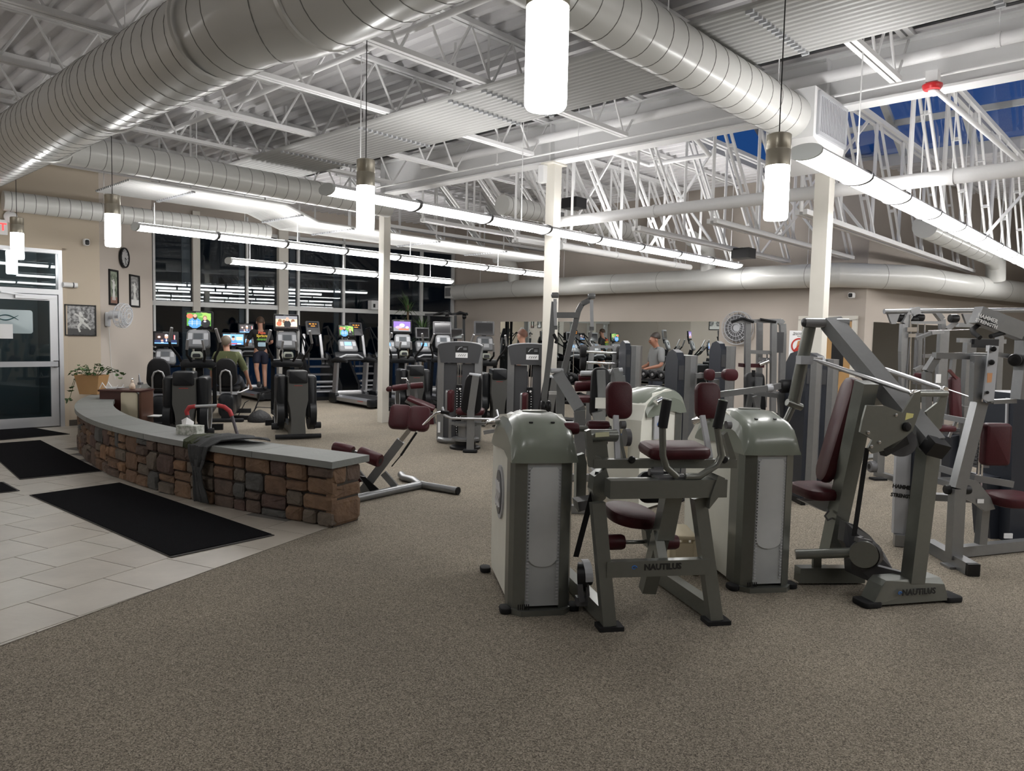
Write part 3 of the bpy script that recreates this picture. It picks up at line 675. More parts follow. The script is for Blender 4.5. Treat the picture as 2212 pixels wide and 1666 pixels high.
# strobe, detector, speakers ------------------------------------------------------------------
p = G(2014, 188, 3.98); t = thing('fire_strobe', 'round red fire alarm strobe under the joist end', 'alarm', p)
b = MB(); b.lathe(p, [(.02, -.03), (.07, -.025), (.085, 0), (.085, .02), (.05, .04)], 20); b.build('red_body', mat('alarm_red', (.5, .015, .02), .35), t)
b = MB(); b.lathe(p, [(.01, -.05), (.035, -.04), (.035, -.026)], 12); b.build('clear_lens', PAPER, t)
b = MB(); b.obox(p + ZU * .09, E1 * .05, E2 * .05, ZU * .05); b.build('back_box', WHITE, t)
for i, (px, py, z) in enumerate(((1606, 548, 3.02), (1240, 440, 3.72))):
    p = G(px, py, z); t = thing('loudspeaker', ('black loudspeaker hung below the truss near the back wall', 'black loudspeaker hung high behind the middle column')[i], 'speaker', p)
    b = MB(); b.obox(p, E1 * .13, E2 * .15, ZU * .08); b.build('body', BLACK, t); b = MB(); b.bar(p + ZU * .07, V2(p, 3.12 if i == 0 else 4.66), .02); b.build('bracket', WHITE, t)

strip('strip light over the floor to the right of the camera', -1.9, 3.0, 15.0, 3.0, 10, (4.0, 9.0, 14.0))
strip('strip light behind the camera over the reception floor', 5.0, -6.5, -1.6, 3.0, 4, (-6, -2.0))
strip('strip light over the cable machines beyond the right picture edge', -6.0, 6.0, 20.0, 3.0, 10, (7.0, 13.0, 19.0))
strip('strip light over the entry floor, outside the left picture edge', 9.6, -6.0, -.6, 3.0, 5, (-5.5, -1.0))
# ================================================================ machines near the camera
class Fr:
    """upright plane of a machine: through p with its right axis at heading deg; offsets go back from it"""
    def __init__(s, p, deg): s.p = V2(p); s.r = deg_dir(deg); s.n = Vector((-s.r.y, s.r.x, 0)); s.deg = deg
    def __call__(s, px, py, b=0.0): return hit(px, py, s.p + s.n * b, s.deg)
def screw(b, c, ax, r=.012, h=.012): b.lathe(c, [(r, 0), (r, h * .6), (r * .6, h), (.001, h)], 10, ax)

FROST = mat('frosted_stack_window', (.50, .52, .52), .16, noise=(2.6, (.27, .29, .30), .3), coat=.6)
def tower(label, loc, rz, D=.80, emblem=True):
    """low rounded weight-stack housing: front at y = 0, going back to y = D; x from 0 to .37"""
    W = .37
    t = thing('weight_tower', label, 'weight tower', (0, 0, 0), 'off-white weight stack towers')
    prof = [(.05, .0), (.05, .98), (.16, 1.06), (.30, 1.10), (.55, 1.07), (min(D - .06, .77), .968), (D, .83), (D + .02, .45), (D, .06), (D - .03, .0)]
    b = MB(); b.prism([(y, z) for y, z in prof], (.012, 0, .03), (0, 1, 0), (0, 0, 1), (W - .024, 0, 0)); b.build('shroud', CREAM, t)
    plan = [(0, .16), (.0, .05), (.02, .0), (.085, -.035), (.085, .16)]
    for mir in (0, 1):
        q = [(W - x, y) if mir else (x, y) for x, y in plan]; b = MB()
        b.poly3([(x, y, .03) for x, y in (q if not mir else q[::-1])], (0, 0, .87)); b.build('front_stile', SAGE, t)
    b = MB(); b.box((W / 2, -.02, .47), (.20, .02, .84)); b.build('stack_window', FROST, t)
    b = MB(); b.prism([(.085 * math.cos(PI + i * PI / 10), .06 * math.sin(PI + i * PI / 10)) for i in range(11)] + [(.085, .50), (.07, .52), (-.07, .52), (-.085, .50)], (W / 2, -.031, .34), (1, 0, 0), (0, 0, 1), (0, -.006, 0)); b.build('window_bulge', mat('frosted_bulge', (.60, .62, .62), .12, noise=(3.0, (.38, .40, .41), .3), coat=.6), t)
    b = MB(); b.use(LGREY)
    for x in (.098, W - .098):
        for i in range(40): b.box((x, -.037, .09 + i * .0195), (.014, .004, .008))
    b.build('tick_strip', None, t, kind='stuff')
    # cap: crowned shell
    xs = [(-.008, .10), (.012, .035), (.06, .008), (.075, .012), (.10, .0), (W - .10, .0), (W - .075, .012), (W - .06, .008), (W - .012, .035), (W + .008, .10)]
    cp = [(-.05, .885), (-.05, .95), (-.035, 1.01), (.02, 1.07), (.10, 1.115), (.24, 1.145), (.42, 1.14), (.60, 1.10), (.70, 1.04), (.74, .98)]
    b = MB(); vs = []
    for x, dz in xs:
        for y, z in cp:
            e = (.012 if abs(x - W / 2) > .17 else 0)
            vs.append((x, y + (e if y < 0 else 0), z - (dz * max(0, min(1, (z - .885) / .12)))))
    n = len(cp); fs = [[i * n + k, i * n + k + 1, (i + 1) * n + k + 1, (i + 1) * n + k] for i in range(len(xs) - 1) for k in range(n - 1)]
    b.add(vs, fs, True)
    for i in (0, len(xs) - 1):                                            # side skirts follow the shroud
        pts = [Vector(vs[i * n + k]) for k in range(n)]
        low = [Vector((p.x, p.y, max(.885, p.z - .13))) for p in pts]
        for k in range(n - 1): b.add([pts[k], pts[k + 1], low[k + 1], low[k]], [[0, 1, 2, 3]])
    b.build('cap', SAGEL, t)
    b = MB(); b.pad((W / 2, .30, 1.147), (1, 0, 0), (0, 1, -.01), .15, .09, .012, r=.04, e=.004); b.build('cap_recess', SAGE, t)
    for x in (.12, W - .12):
        b = MB(); b.pad((x, .075, 1.104), (1, 0, 0), (0, 1, .4), .025, .014, .006, r=.006, e=.001); b.build('cap_slot', BLACK, t)
    b = MB()
    for dx, r in ((-.05, .021), ): b.tube([(.03, .52, 1.06), (-.02, .50, 1.055), (-.05, .56, 1.045), (-.045, .66, 1.02)], [.016, .017, .022, .028], 12)
    b.build('top_handle', CHROME, t)
    if emblem:
        b = MB(); b.prism([(.13 * math.cos(i * PI / 12), .17 * math.sin(i * PI / 12)) for i in range(24)], (.012, .44, .62), (0, 1, 0), (0, 0, 1), (-.012, 0, 0)); e = b.build('oval_badge', LGREY, t)
        b = MB(); b.prism([(.10 * math.cos(i * PI / 12), .14 * math.sin(i * PI / 12)) for i in range(24)], (0, .44, .62), (0, 1, 0), (0, 0, 1), (-.006, 0, 0)); b.build('badge_face', GREYP, e)
        b = MB()
        for y0 in (-.05, 0, .05): b.tube([(-.008, .44 + y0 + .02 * math.sin(i), .53 + i * .02) for i in range(9)], .008, 5)
        b.build('badge_mark', PAPER, e)
    b = MB(); b.prism([(x, y) for x, y in ((.0, .1), (.0, .0), (.06, -.06), (.31, -.06), (.37, .0), (.37, .1))], (0, 0, .0), (1, 0, 0), (0, 1, 0), (0, 0, .032)); b.build('base_plinth', SAGE, t)
    b = MB()
    for i in range(6): b.box((.045 + i * .012, -.052, .055), (.006, .004, .03))
    b.build('vent_slot', BLACK, t)
    for x, y in ((-.015, .03), (W + .015, .03), (-.03, D - .02), (W, D)):
        b = MB(); b.pad((x, y, .017), (1, 0, 0), (0, 1, 0), .07, .10, .034, r=.03, e=.008); b.build('foot', BLACKR, t)
    return place(t, loc, rz)
tower('near off-white weight tower with sage cap, left of the torso machine', (0.01, 4.16, 0), math.radians(10), .80)
tower('off-white weight tower with sage cap, beside the seat of the press machine', (1.475, 4.64, 0), math.radians(9), .92, False)
t3 = tower('off-white weight tower with tan instruction card, behind the torso machine', (1.71, 7.27, 0), math.radians(140), .80, False)
b = MB(); b.box((.186, .845, .62), (.12, .012, .30)); c_ = b.build('instruction_card', mat('tan_card', (.48, .42, .30), .5), t3)
b = MB(); b.lathe((.186, .853, .69), [(.04, 0), (.04, .004)], 16, (0, 1, 0)); b.build('card_print', BLUE, c_)
b = MB(); b.box((-.004, .5, .78), (.014, .20, .22)); c_ = b.build('side_panel', LGREY, t3)
b = MB(); b.tube([(-.014, .5 + .05 * math.cos(i * .5) * (1 - i / 16), .80 + .04 * math.sin(i * .5) * (1 - i / 16)) for i in range(13)], .007, 5); b.build('swirl_mark', BLUE, c_)

def spiral_logo(par, o, x, y, s):
    b = MB(); x, y = Vector(x), Vector(y); o = Vector(o)
    b.tube([o + x * (s * (1 - i / 22) * math.cos(i * .45)) + y * (s * .8 * (1 - i / 22) * math.sin(i * .45)) for i in range(17)], [s * .14 * (1 - i / 20) + .001 for i in range(17)], 5); b.build('spiral_logo', BLUE, par)

# ---- torso / abdominal machine -------------------------------------------------
F1 = Fr((0.55, 3.97), 79); f = F1; R1, N1 = F1.r, F1.n
t = thing('abdominal_machine', 'sage grey abdominal machine with maroon pads and lettered crossbar', 'exercise machine', (0.9, 4.1, 0))
def P1(name, m, fn, par=None):
    b = MB(); fn(b); return b.build(name, m, par or t)
P1('leg', SAGE, lambda b: b.bar(f(1290, 1085, .05), f(1314, 1350, .0), .075, .065, N1))
P1('leg', SAGE, lambda b: b.bar(f(1508, 1075, .05), f(1544, 1338, .0), .075, .065, N1))
for px, py in ((1316, 1353), (1546, 1341)):
    P1('foot', BLACKR, lambda b: b.obox(V2(f(px, py), .012), R1 * .07, N1 * .05, ZU * .012))
P1('floor_rail', SAGE, lambda b: b.bar(V2(f(1314, 1350), .06), V2(f(1314, 1350), .06) + N1 * .85 - R1 * .05, .07, .09))
P1('floor_rail', SAGE, lambda b: b.bar(V2(f(1544, 1338), .06), V2(f(1544, 1338), .06) + N1 * .75 - R1 * .06, .07, .09))
cb = P1('crossbar', SAGE, lambda b: b.bar(f(1308, 1229, .01), f(1530, 1222, .01), .05, .088))
bt = f(1422, 1225, -.018)
text('lettering', 'NAUTILUS', f(1432, 1225, -.0165), R1, ZU, .047, INK, cb, bold=.0018); spiral_logo(cb, f(1370, 1227, -.017), R1, ZU, .016)
P1('upper_beam', SAGE, lambda b: b.bar(f(1312, 1055, .03), f(1562, 1052, .03), .10, .10))
P1('beam_end_plate', SAGE, lambda b: b.poly3([f(1552, 1027, -.03), f(1566, 1033, -.03), f(1568, 1072, -.03), f(1552, 1075, -.03), f(1532, 1100, -.03), f(1535, 1075, -.03)], N1 * .13))
P1('seat_post', SAGE, lambda b: b.bar(f(1455, 1045, .10), f(1398, 1276, .28), .085, .075, N1))
P1('post_sleeve', SAGE, lambda b: b.bar(f(1452, 1060, .07), f(1432, 1160, .14), .10, .085, N1))
P1('front_post', SAGE, lambda b: b.bar(f(1418, 1150, .16), f(1430, 1215, .05), .055, .05, N1))
def padq(c, w, h, th, u, v, r=.05, e=.02, m=MAROON, nm='seat', par=None, taper=1.0):
    b = MB(); b.pad(c, u, v, w, h, th, r, e, 5, taper); return b.build(nm, m, par or t)
sd = padq(f(1362, 1112, .38), .31, .34, .075, R1 + N1 * .1 - ZU * .12, N1 + ZU * .10, r=.14, e=.025)
P1('seat_bracket', SAGE, lambda b: b.poly3([f(1395, 1148, .3), f(1425, 1140, .3), f(1440, 1170, .3), f(1400, 1185, .3)], N1 * .08))
P1('knee_roller', MAROON, lambda b: b.lathe(f(1306, 1172, .28), [(.02, 0), (.043, .01), (.046, .03), (.046, .10), (.04, .118), (.02, .123)], 16, R1))
P1('knee_roller', MAROON, lambda b: b.lathe(f(1424, 1172, .42), [(.02, 0), (.043, .01), (.046, .03), (.046, .10), (.04, .118), (.02, .123)], 16, R1))
P1('roller_axle', SAGE, lambda b: b.tube([f(1306, 1172, .28), f(1450, 1170, .42)], .012))
P1('adjust_lever', BLACK, lambda b: b.tube([f(1440, 1160, .3), f(1452, 1152, .3), f(1457, 1140, .3)], .009))
# swing side next to the tower
P1('swing_plate', SAGE, lambda b: b.poly3([f(1246, 985, .42), f(1262, 980, .42), f(1268, 1000, .42), f(1265, 1085, .42), f(1250, 1108, .42), f(1244, 1095, .42)], N1 * .05))
P1('cam_housing', SAGE, lambda b: b.poly3([f(1284, 1030, .12), f(1310, 1012, .12), f(1318, 1040, .12), f(1308, 1078, .12), f(1288, 1092, .12), f(1280, 1060, .12)], N1 * .10))
P1('cam_shelf', GREYP, lambda b: b.poly3([f(1248, 1085, .3), f(1300, 1076, .14), f(1306, 1090, .14), f(1252, 1106, .3)], N1 * .12))
P1('belt', BLACKR, lambda b: b.bar(f(1292, 1020, .14), f(1244, 1203, .30), .032, .006, N1))
P1('belt_pulley', BLACK, lambda b: (b.cyl(f(1250, 1246, .32), f(1270, 1246, .30), .085, 24), b.cyl(f(1268, 1246, .30), f(1276, 1246, .30), .05, 16)))
P1('pulley_guard', LGREY, lambda b: [b.poly3([f(1255, 1246, .27) + N1 * (-.095 * math.cos(a)) + ZU * (.095 * math.sin(a)), f(1255, 1246, .27) + N1 * (-.095 * math.cos(a + .25)) + ZU * (.095 * math.sin(a + .25)), f(1255, 1246, .27) + N1 * (-.1 * math.cos(a + .25)) + ZU * (.1 * math.sin(a + .25)), f(1255, 1246, .27) + N1 * (-.1 * math.cos(a)) + ZU * (.1 * math.sin(a))], R1 * .045) for a in [i * .25 for i in range(7)]])
P1('pulley_bracket', GREYP, lambda b: (b.bar(f(1252, 1262, .24), f(1256, 1300, .24), .03), b.bar(f(1268, 1262, .24), f(1270, 1300, .24), .02), b.bar(f(1244, 1298, .26), f(1285, 1296, .26), .05)))
# moving arm with shoulder pads
P1('arm_bar', SAGE, lambda b: (b.bar(f(1280, 1001, .16), f(1588, 1001, .16), .05, .05)))
P1('arm_bracket', SAGE, lambda b: b.poly3([f(1266, 932, .14), f(1276, 928, .14), f(1286, 985, .14), f(1300, 990, .14), f(1300, 1008, .14), f(1274, 1010, .14)], N1 * .04))
P1('arm_bracket', SAGE, lambda b: b.poly3([f(1563, 940, .14), f(1571, 933, .14), f(1590, 990, .14), f(1588, 1008, .14), f(1566, 1010, .14), f(1576, 990, .14)], N1 * .04))
P1('pivot_tube', SAGE, lambda b: b.cyl(f(1271, 941, .20), f(1330, 941, .24), .036, 16))
P1('yellow_label', mat('pale_yellow_label', (.55, .55, .36), .5), lambda b: b.quad(f(1286, 935, .162), f(1316, 933, .18), f(1316, 943, .18), f(1286, 945, .162)))
P1('pivot_drop', SAGE, lambda b: b.bar(f(1292, 952, .22), f(1296, 990, .22), .09, .04, N1))
for px in (1364, 1564): P1('knob', BLACK, lambda b: b.lathe(f(px, 993, .135), [(.018, 0), (.022, .008), (.016, .018), (.001, .02)], 14, -N1))
for (p0, p1, pw) in (((1330, 898), (1334, 996), (1337, 865)), ((1517, 898), (1534, 990), (1528, 866))):
    P1('pad_post', LGREY, lambda b: b.bar(f(*p0, .30), f(*p1, .20), .03, .022, N1))
    padq(f(*pw, .34), .158, .222, .06, R1, ZU + N1 * .1, r=.05, e=.02, nm='shoulder_pad')
    P1('pad_back', BLACK, lambda b: b.pad(f(*pw, .385), R1, ZU + N1 * .1, .13, .19, .02, .04, .005))
for px, r0, bb in ((1340, .024, .30), (1349, .055, .46), (1568, .024, .22)):
    P1('cable_pulley', GREYP, lambda b: (b.cyl(f(px, 918 if r0 < .03 else 945, bb), f(px, 918 if r0 < .03 else 945, bb) + R1 * .03, r0, 20)))
P1('cable_bracket', SAGE, lambda b: b.bar(f(1330, 915, .3), f(1347, 992, .24), .02, .05, N1))
for x0, x1 in ((1218, 1250), (1270, 1317)):
    P1('thigh_roller', MAROON, lambda b: b.lathe(f(x0, 926 if x0 < 1250 else 922, .38), [(.02, -.004), (.032, 0), (.036, .012), (.036, (x1 - x0) * .0027 - .012), (.032, (x1 - x0) * .0027), (.02, (x1 - x0) * .0027 + .004)], 18, R1))
P1('roller_axle', SAGE, lambda b: b.tube([f(1240, 927, .38), f(1320, 926, .36)], .018))
padq(f(1456, 972, .22), .38, .26, .07, R1, N1 + ZU * .08, r=.06, e=.028, nm='chest_pad')
P1('pad_clamp', GREYP, lambda b: (b.bar(f(1420, 1008, .14), f(1420, 1030, .14), .06, .04, N1), b.cyl(f(1402, 1020, .12), f(1430, 1020, .12), .02)))
padq(f(1428, 1052, .34), .30, .19, .06, R1, ZU + N1 * .3, r=.06, e=.02, m=BLACKV, nm='lower_pad')
P1('mount_block', GREYP, lambda b: b.obox(f(1452, 1036, .06), R1 * .10, N1 * .05, ZU * .022))
for g0, g1, tb in (((1441, 864), (1431, 924), [(1431, 924), (1432, 985), (1440, 1010), (1463, 1030)]), ((1562, 866), (1549, 925), [(1549, 925), (1558, 985), (1548, 1005), (1510, 1030), (1480, 1030)])):
    P1('handle_tube', SAGE, lambda b: b.tube([f(*q, .0) for q in tb], .019, 12))
    g = P1('grip', BLACKR, lambda b: b.cyl(f(*g0), f(*g1), .027, 16))
    P1('grip_cap', SAGEL, lambda b: b.lathe(f(*g0), [(.027, 0), (.025, .006), (.001, .008)], 16, f(*g0) - f(*g1)), g)

# ---- pullover press machine -------------------------------------------------------
F2 = Fr((2.51, 4.47), 77); f = F2; R2, N2 = F2.r, F2.n
t = thing('press_machine', 'large grey lever press machine with diagonal boom and maroon back pad', 'exercise machine', (2.3, 4.9, 0))
ba = P1('front_base', SAGE, lambda b: b.poly3([f(1886, 1309, -.03), f(2049, 1297, -.03), f(2040, 1262, -.02), f(2030, 1247, .0), f(1915, 1255, .0), f(1905, 1266, -.02)], N2 * .12))
text('lettering', 'NAUTILUS', f(1985, 1279, -.042), R2, ZU, .052, INK, ba, bold=.002); spiral_logo(ba, f(1944, 1282, -.042), R2, ZU, .014)
for px, py in ((1880, 1308), (2054, 1296)): P1('foot', BLACKR, lambda b: b.pad(V2(f(px, py), .018) + N2 * .03, R2, N2, .13, .14, .036, .03, .008))
P1('front_post', SAGE, lambda b: b.bar(f(2008, 950, .02), f(1971, 1256, .03), .10, .095, N2))
P1('boom', SILVER, lambda b: b.bar(f(1795, 697, .85), f(2015, 960, -.05), .125, .10, N2))
P1('boom_end_cap', BLACK, lambda b: b.bar(f(2012, 957, -.05), f(2028, 975, -.12), .12, .095, N2))
P1('top_bar', SILVER, lambda b: b.cyl(f(1740, 697, .9), f(1833, 699, .78), .034, 16))
P1('top_bar_cap', BLACK, lambda b: b.lathe(f(1741, 697, .9), [(.036, 0), (.03, .02), (.001, .03)], 14, -R2))
P1('lever_arm', SAGE, lambda b: b.cyl(f(1750, 700, .92), f(1714, 872, 1.0), .044, 18))
P1('lever_clamp', LGREY, lambda b: b.obox(f(1738, 778, .90), R2 * .05, N2 * .03, ZU * .03))
P1('lever_crosstube', SAGE, lambda b: b.cyl(f(1700, 869, .98), f(1731, 880, .98), .026, 14))
P1('lever_handle', SAGE, lambda b: b.tube([f(1712, 880, 1.0), f(1700, 905, 1.0), f(1686, 930, 1.02), f(1682, 980, 1.02)], .024, 12))
for q0, q1, b0, b1 in (((1758, 777), (1973, 850), .88, .02), ((1897, 793), (2040, 842), .72, .10)):
    rod = P1('push_rod', STEEL, lambda b: b.tube([f(*q0, b0), f(q0[0] + (q1[0] - q0[0]) * .12, q0[1] + (q1[1] - q0[1]) * .12, b0 * .88 + b1 * .12), f(q0[0] + (q1[0] - q0[0]) * .9, q0[1] + (q1[1] - q0[1]) * .9, b0 * .1 + b1 * .9), f(*q1, b1)], [.008, .016, .016, .009], 10))
    P1('rod_end', CHROME, lambda b: b.lathe(f(*q1, b1) - N2 * .015, [(.018, 0), (.022, .008), (.022, .022), (.018, .03)], 14, N2), rod)
P1('pivot_tube', SAGE, lambda b: b.cyl(f(1975, 850, .03), f(2043, 850, .10), .022, 14))
near_pl = [(1872, 876), (1912, 877), (1950, 892), (1977, 848), (1989, 844), (1988, 885), (1972, 930), (1930, 968), (1885, 980), (1875, 968), (1885, 950), (1858, 934), (1864, 905)]
pl = P1('side_plate', SAGE, lambda b: b.poly3([f(*q, -.035) for q in near_pl], N2 * .014))
far_pl = [(2040, 842), (2049, 850), (2034, 925), (2020, 935), (2008, 910), (2000, 890), (2025, 870)]
P1('side_plate', SAGE, lambda b: b.poly3([f(*q, .10) for q in far_pl], N2 * .014))
for q in ((1875, 935), (1899, 956), (1882, 965), (1935, 897)): P1('bolt', CHROME, lambda b: screw(b, f(*q, -.035), -N2, .011, .01), pl)
P1('round_bumper', BLACK, lambda b: b.lathe(f(1957, 922, -.035), [(.029, 0), (.029, .012), (.02, .022), (.001, .024)], 18, -N2), pl)
P1('caution_label', mat('yellow_label', (.62, .58, .22), .5), lambda b: b.quad(f(1955, 908, -.0365), f(1972, 902, -.0365), f(1974, 894, -.0365), f(1958, 892, -.0365)), pl)
P1('cam_wheel', GREYP, lambda b: b.cyl(f(1945, 955, .02), f(1945, 955, .06), .09, 24))
P1('cam_block', BLACK, lambda b: (b.bar(f(1905, 977, -.01), f(1955, 950, -.01), .05, .05)))
P1('seat_post', SAGE, lambda b: b.bar(f(1872, 826, .30), f(1793, 1195, .55), .105, .10, N2))
bp0, bp1 = f(1850, 835, .50), f(1782, 1020, .66)
bv = (bp0 - bp1).normalized(); bu = N2 * .55 + R2 * .85
P1('back_pad', MAROON, lambda b: b.pad((bp0 + bp1) / 2 + R2 * -.02, Vector((-N2.x, -N2.y, 0)) * .9 - R2 * .35, bv, .28, .74, .075, .11, .03, 5))
P1('back_pad_shell', BLACKV, lambda b: b.pad((bp0 + bp1) / 2 + R2 * .045 - N2 * .02, Vector((-N2.x, -N2.y, 0)) * .9 - R2 * .35, bv, .26, .70, .06, .10, .01, 5))
P1('seat', MAROON, lambda b: b.pad(f(1765, 1060, .62), R2, N2 + ZU * .03, .30, .34, .075, .10, .03, 5))
P1('seat_frame', LGREY, lambda b: b.poly3([f(1735, 1083, .6), f(1805, 1080, .5), f(1800, 1108, .5), f(1780, 1105, .55)], N2 * .08))
P1('seat_lever', GREYP, lambda b: b.tube([f(1790, 1104, .5), f(1782, 1115, .48), f(1788, 1124, .48), f(1797, 1120, .48)], .006, 8))
P1('link_tube', SAGE, lambda b: b.cyl(f(1718, 1198, .38), f(1866, 1193, .20), .032, 16))
P1('floor_rail', SAGE, lambda b: b.bar(f(1722, 1240, .45), f(1862, 1240, .40), .08, .10))
P1('rail_upright', SAGE, lambda b: b.bar(f(1764, 1205, .42), f(1764, 1250, .42), .02, .06))
P1('drive_disc', SAGE, lambda b: (b.cyl(f(1866, 1199, .16), f(1866, 1199, .16) + N2 * .03 + R2 * .02, .085, 28)))
P1('belt_drum', BLACK, lambda b: (b.cyl(f(1868, 1199, .19) , f(1876, 1197, .26), .088, 28)))
P1('drum_bracket', GREYP, lambda b: (b.bar(f(1850, 1165, .2), f(1880, 1172, .2), .04, .03), b.bar(f(1858, 1160, .22), f(1862, 1185, .22), .03, .03)))
P1('cam_shroud', DGREY, lambda b: b.poly3([f(1827, 1128, .34), f(1850, 1135, .34), f(1880, 1158, .34), f(1910, 1195, .34), f(1930, 1232, .30), f(1890, 1240, .34), f(1840, 1205, .34), f(1822, 1170, .34)], N2 * .06))
P1('floor_beam', DGREY, lambda b: b.poly3([f(1838, 1210, .30), f(1895, 1222, .22), f(1962, 1240, .06), f(1962, 1256, .06), f(1890, 1262, .18), f(1840, 1240, .30)], N2 * .07))
P1('belt', BLACKR, lambda b: b.bar(f(1873, 968, .22), f(1845, 1158, .24), .032, .006, N2))
# ================================================================ machines further back
class Mach:
    """a machine whose pieces are set out on upright planes facing the room"""
    def __init__(s, name, label, cat, p, deg, group=None):
        s.f = Fr(p, deg); s.r, s.n = s.f.r, s.f.n; s.t = thing(name, label, cat, V2(p), group)
    def bar(s, name, m, pts, w, h=None, par=None):
        """pts: (px, py, back) triples"""
        b = MB(); b.bars([s.f(*q) for q in pts], w, h, s.n); return b.build(name, m, par or s.t)
    def tube(s, name, m, pts, r, par=None):
        b = MB(); b.tube([s.f(*q) for q in pts], r, 12); return b.build(name, m, par or s.t)
    def poly(s, name, m, pts, b0, th, par=None):
        b = MB(); b.poly3([s.f(x, y, b0) for x, y in pts], s.n * th); return b.build(name, m, par or s.t)
    def pad(s, name, m, c, w, h, th, r=.04, tilt=0.0, e=.02, face=None, par=None, taper=1.0):
        u = s.r if face is None else face[0]; v = ZU + s.n * tilt if face is None else face[1]
        b = MB(); b.pad(s.f(*c), u, v, w, h, th, r, e, 4, taper); return b.build(name, m, par or s.t)
    def roll(s, name, m, p, q, r, par=None):
        p, q = s.f(*p), s.f(*q); L = (q - p).length
        b = MB(); b.lathe(p, [(r * .5, -.004), (r * .9, 0), (r, .012), (r, L - .012), (r * .9, L), (r * .5, L + .004)], 18, q - p); o = b.build(name, m, par or s.t)
        c = MB(); c.cyl(p - (q - p).normalized() * .006, q + (q - p).normalized() * .006, r * .45, 14); c.build('roller_cap', BLACK, o)
        return o
    def box(s, name, m, c, w, d, h, par=None):
        b = MB(); b.obox(s.f(*c), s.r * w / 2, s.n * d / 2, ZU * h / 2); return b.build(name, m, par or s.t)
    def foot(s, px, py, w=.12, d=.12, b=0.0):
        p = V2(s.f(px, py, b), .012); o = MB(); o.obox(p, s.r * w / 2, s.n * d / 2, ZU * .012); return o.build('foot', BLACKR, s.t)
PRINT = INK
NAVY = mat('dark_navy_shroud', (.02, .024, .034), .4)
# ---- plate-branded lever machine at the right edge ------------------------------------
M = Mach('lever_machine', 'silver lever machine with lettered top beam, standing at the right edge', 'exercise machine', (3.25, 5.25), 86)
M.bar('front_post', SILVER, [(2116, 868, .05), (2068, 1055, .02), (2060, 1207, .02)], .085, .075)
b = MB(); b.bar(V2(M.f(2004, 1182, 0), 0) * 0 + V2(G(2004, 1188), .045), V2(G(2098, 1243), .045), .085, .085); b.build('floor_rail', SILVER, M.t)
b = MB(); p = V2(G(2099, 1244), .045); b.obox(p + Vector((0.0, -.012, 0)), Vector((.042, 0, 0)), Vector((0, .012, 0)), ZU * .042); b.build('rail_cap', BLACK, M.t)
b = MB(); b.box((3.28, 5.25, .008), (.22, .12, .016)); b.build('foot_plate', SILVER, M.t)
b = MB(); b.bar(V2(G(2070, 1205), .05), V2(G(2212, 1190), .05), .07, .08); b.bar(V2(G(2212, 1190), .05), V2(G(2380, 1180), .05), .07, .08); b.build('floor_rail', SILVER, M.t)
tb = M.bar('top_beam', SILVER, [(2108, 680, -.05), (2204, 716, -.05)], .12, .09)
d_ = (M.f(2204, 716, -.1) - M.f(2108, 680, -.1)).normalized()
b = MB(); b.quad(M.f(2114, 697, -.101), M.f(2146, 709, -.101), M.f(2151, 690, -.101), M.f(2119, 677, -.101)); b.build('name_plate', INK, tb)
text('lettering', 'HAMMER', M.f(2134, 688, -.103), d_, ZU, .038, PAPER, tb, bold=.001); text('lettering', 'STRENGTH', M.f(2131, 699, -.103), d_, ZU, .034, PAPER, tb, bold=.001)
M.bar('rear_arch', SILVER, [(2200, 714, -.02), (2207, 735, -.02), (2204, 800, -.02), (2197, 862, -.02)], .03, .10)
M.tube('grip', BLACKR, [(2125, 694, -.02), (2100, 712, -.06), (2104, 720, -.1), (2117, 730, -.16)], .016)
M.tube('grip', BLACKR, [(2192, 706, -.02), (2178, 716, -.06), (2140, 727, -.1)], .016)
M.bar('cross_arm', SILVER, [(2018, 768, .10), (2130, 771, .10)], .045, .05)
M.bar('cross_arm_drop', SILVER, [(2022, 772, .12), (2002, 803, .12), (2002, 890, .12)], .05, .05)
M.poly('gusset_plate', SILVER, [(2106, 768), (2133, 768), (2128, 815), (2120, 868), (2102, 868), (2104, 815)], .0, .05)
lp = M.poly('pivot_plate', LGREY, [(2138, 746), (2158, 748), (2147, 866), (2135, 868), (2124, 862), (2128, 830)], -.04, .015)
for px, py in ((2146, 754), (2142, 783), (2133, 848)): M.roll('plate_knob', BLACK, (px, py, -.07), (px, py, -.045), .02 if py < 800 else .012, lp)
b = MB(); b.quad(M.f(2133, 806, -.042), M.f(2144, 806, -.042), M.f(2142, 826, -.042), M.f(2132, 827, -.042)); b.build('orange_label', mat('orange_label', (.6, .3, .14), .5), lp)
M.bar('link_arm', SILVER, [(2150, 765, .02), (2192, 772, .02)], .03, .04); M.roll('pivot_hub', BLACK, (2192, 778, -.06), (2192, 778, .06), .045)
M.bar('lower_yoke', SILVER, [(2124, 850, .0), (2140, 868, .0), (2190, 866, .0)], .03, .06)
M.pad('chest_pad', MAROON, (2150, 960, .05), .20, .31, .085, .03, e=.025)
M.pad('seat', MAROON, (2185, 1078, .10), .34, .30, .075, .10, face=(M.r, M.n + ZU * .05))
M.poly('seat_bracket', SILVER, [(2090, 1035), (2112, 1040), (2140, 1075), (2150, 1100), (2128, 1105), (2110, 1090), (2080, 1075)], .06, .04)
M.box('adjust_label', PAPER, (2118, 1083, .055), .05, .004, .03)
M.bar('seat_strut', SILVER, [(2014, 1073, .35), (2100, 1077, .2)], .05, .07)
M.bar('seat_post', SILVER, [(2125, 1095, .15), (2118, 1175, .15)], .06, .06)
M.bar('stretcher', SILVER, [(2024, 1010, .5), (2068, 1023, .05)], .05, .05); M.bar('stretcher', SILVER, [(2100, 1032, .3), (2185, 1046, .3)], .05, .05)
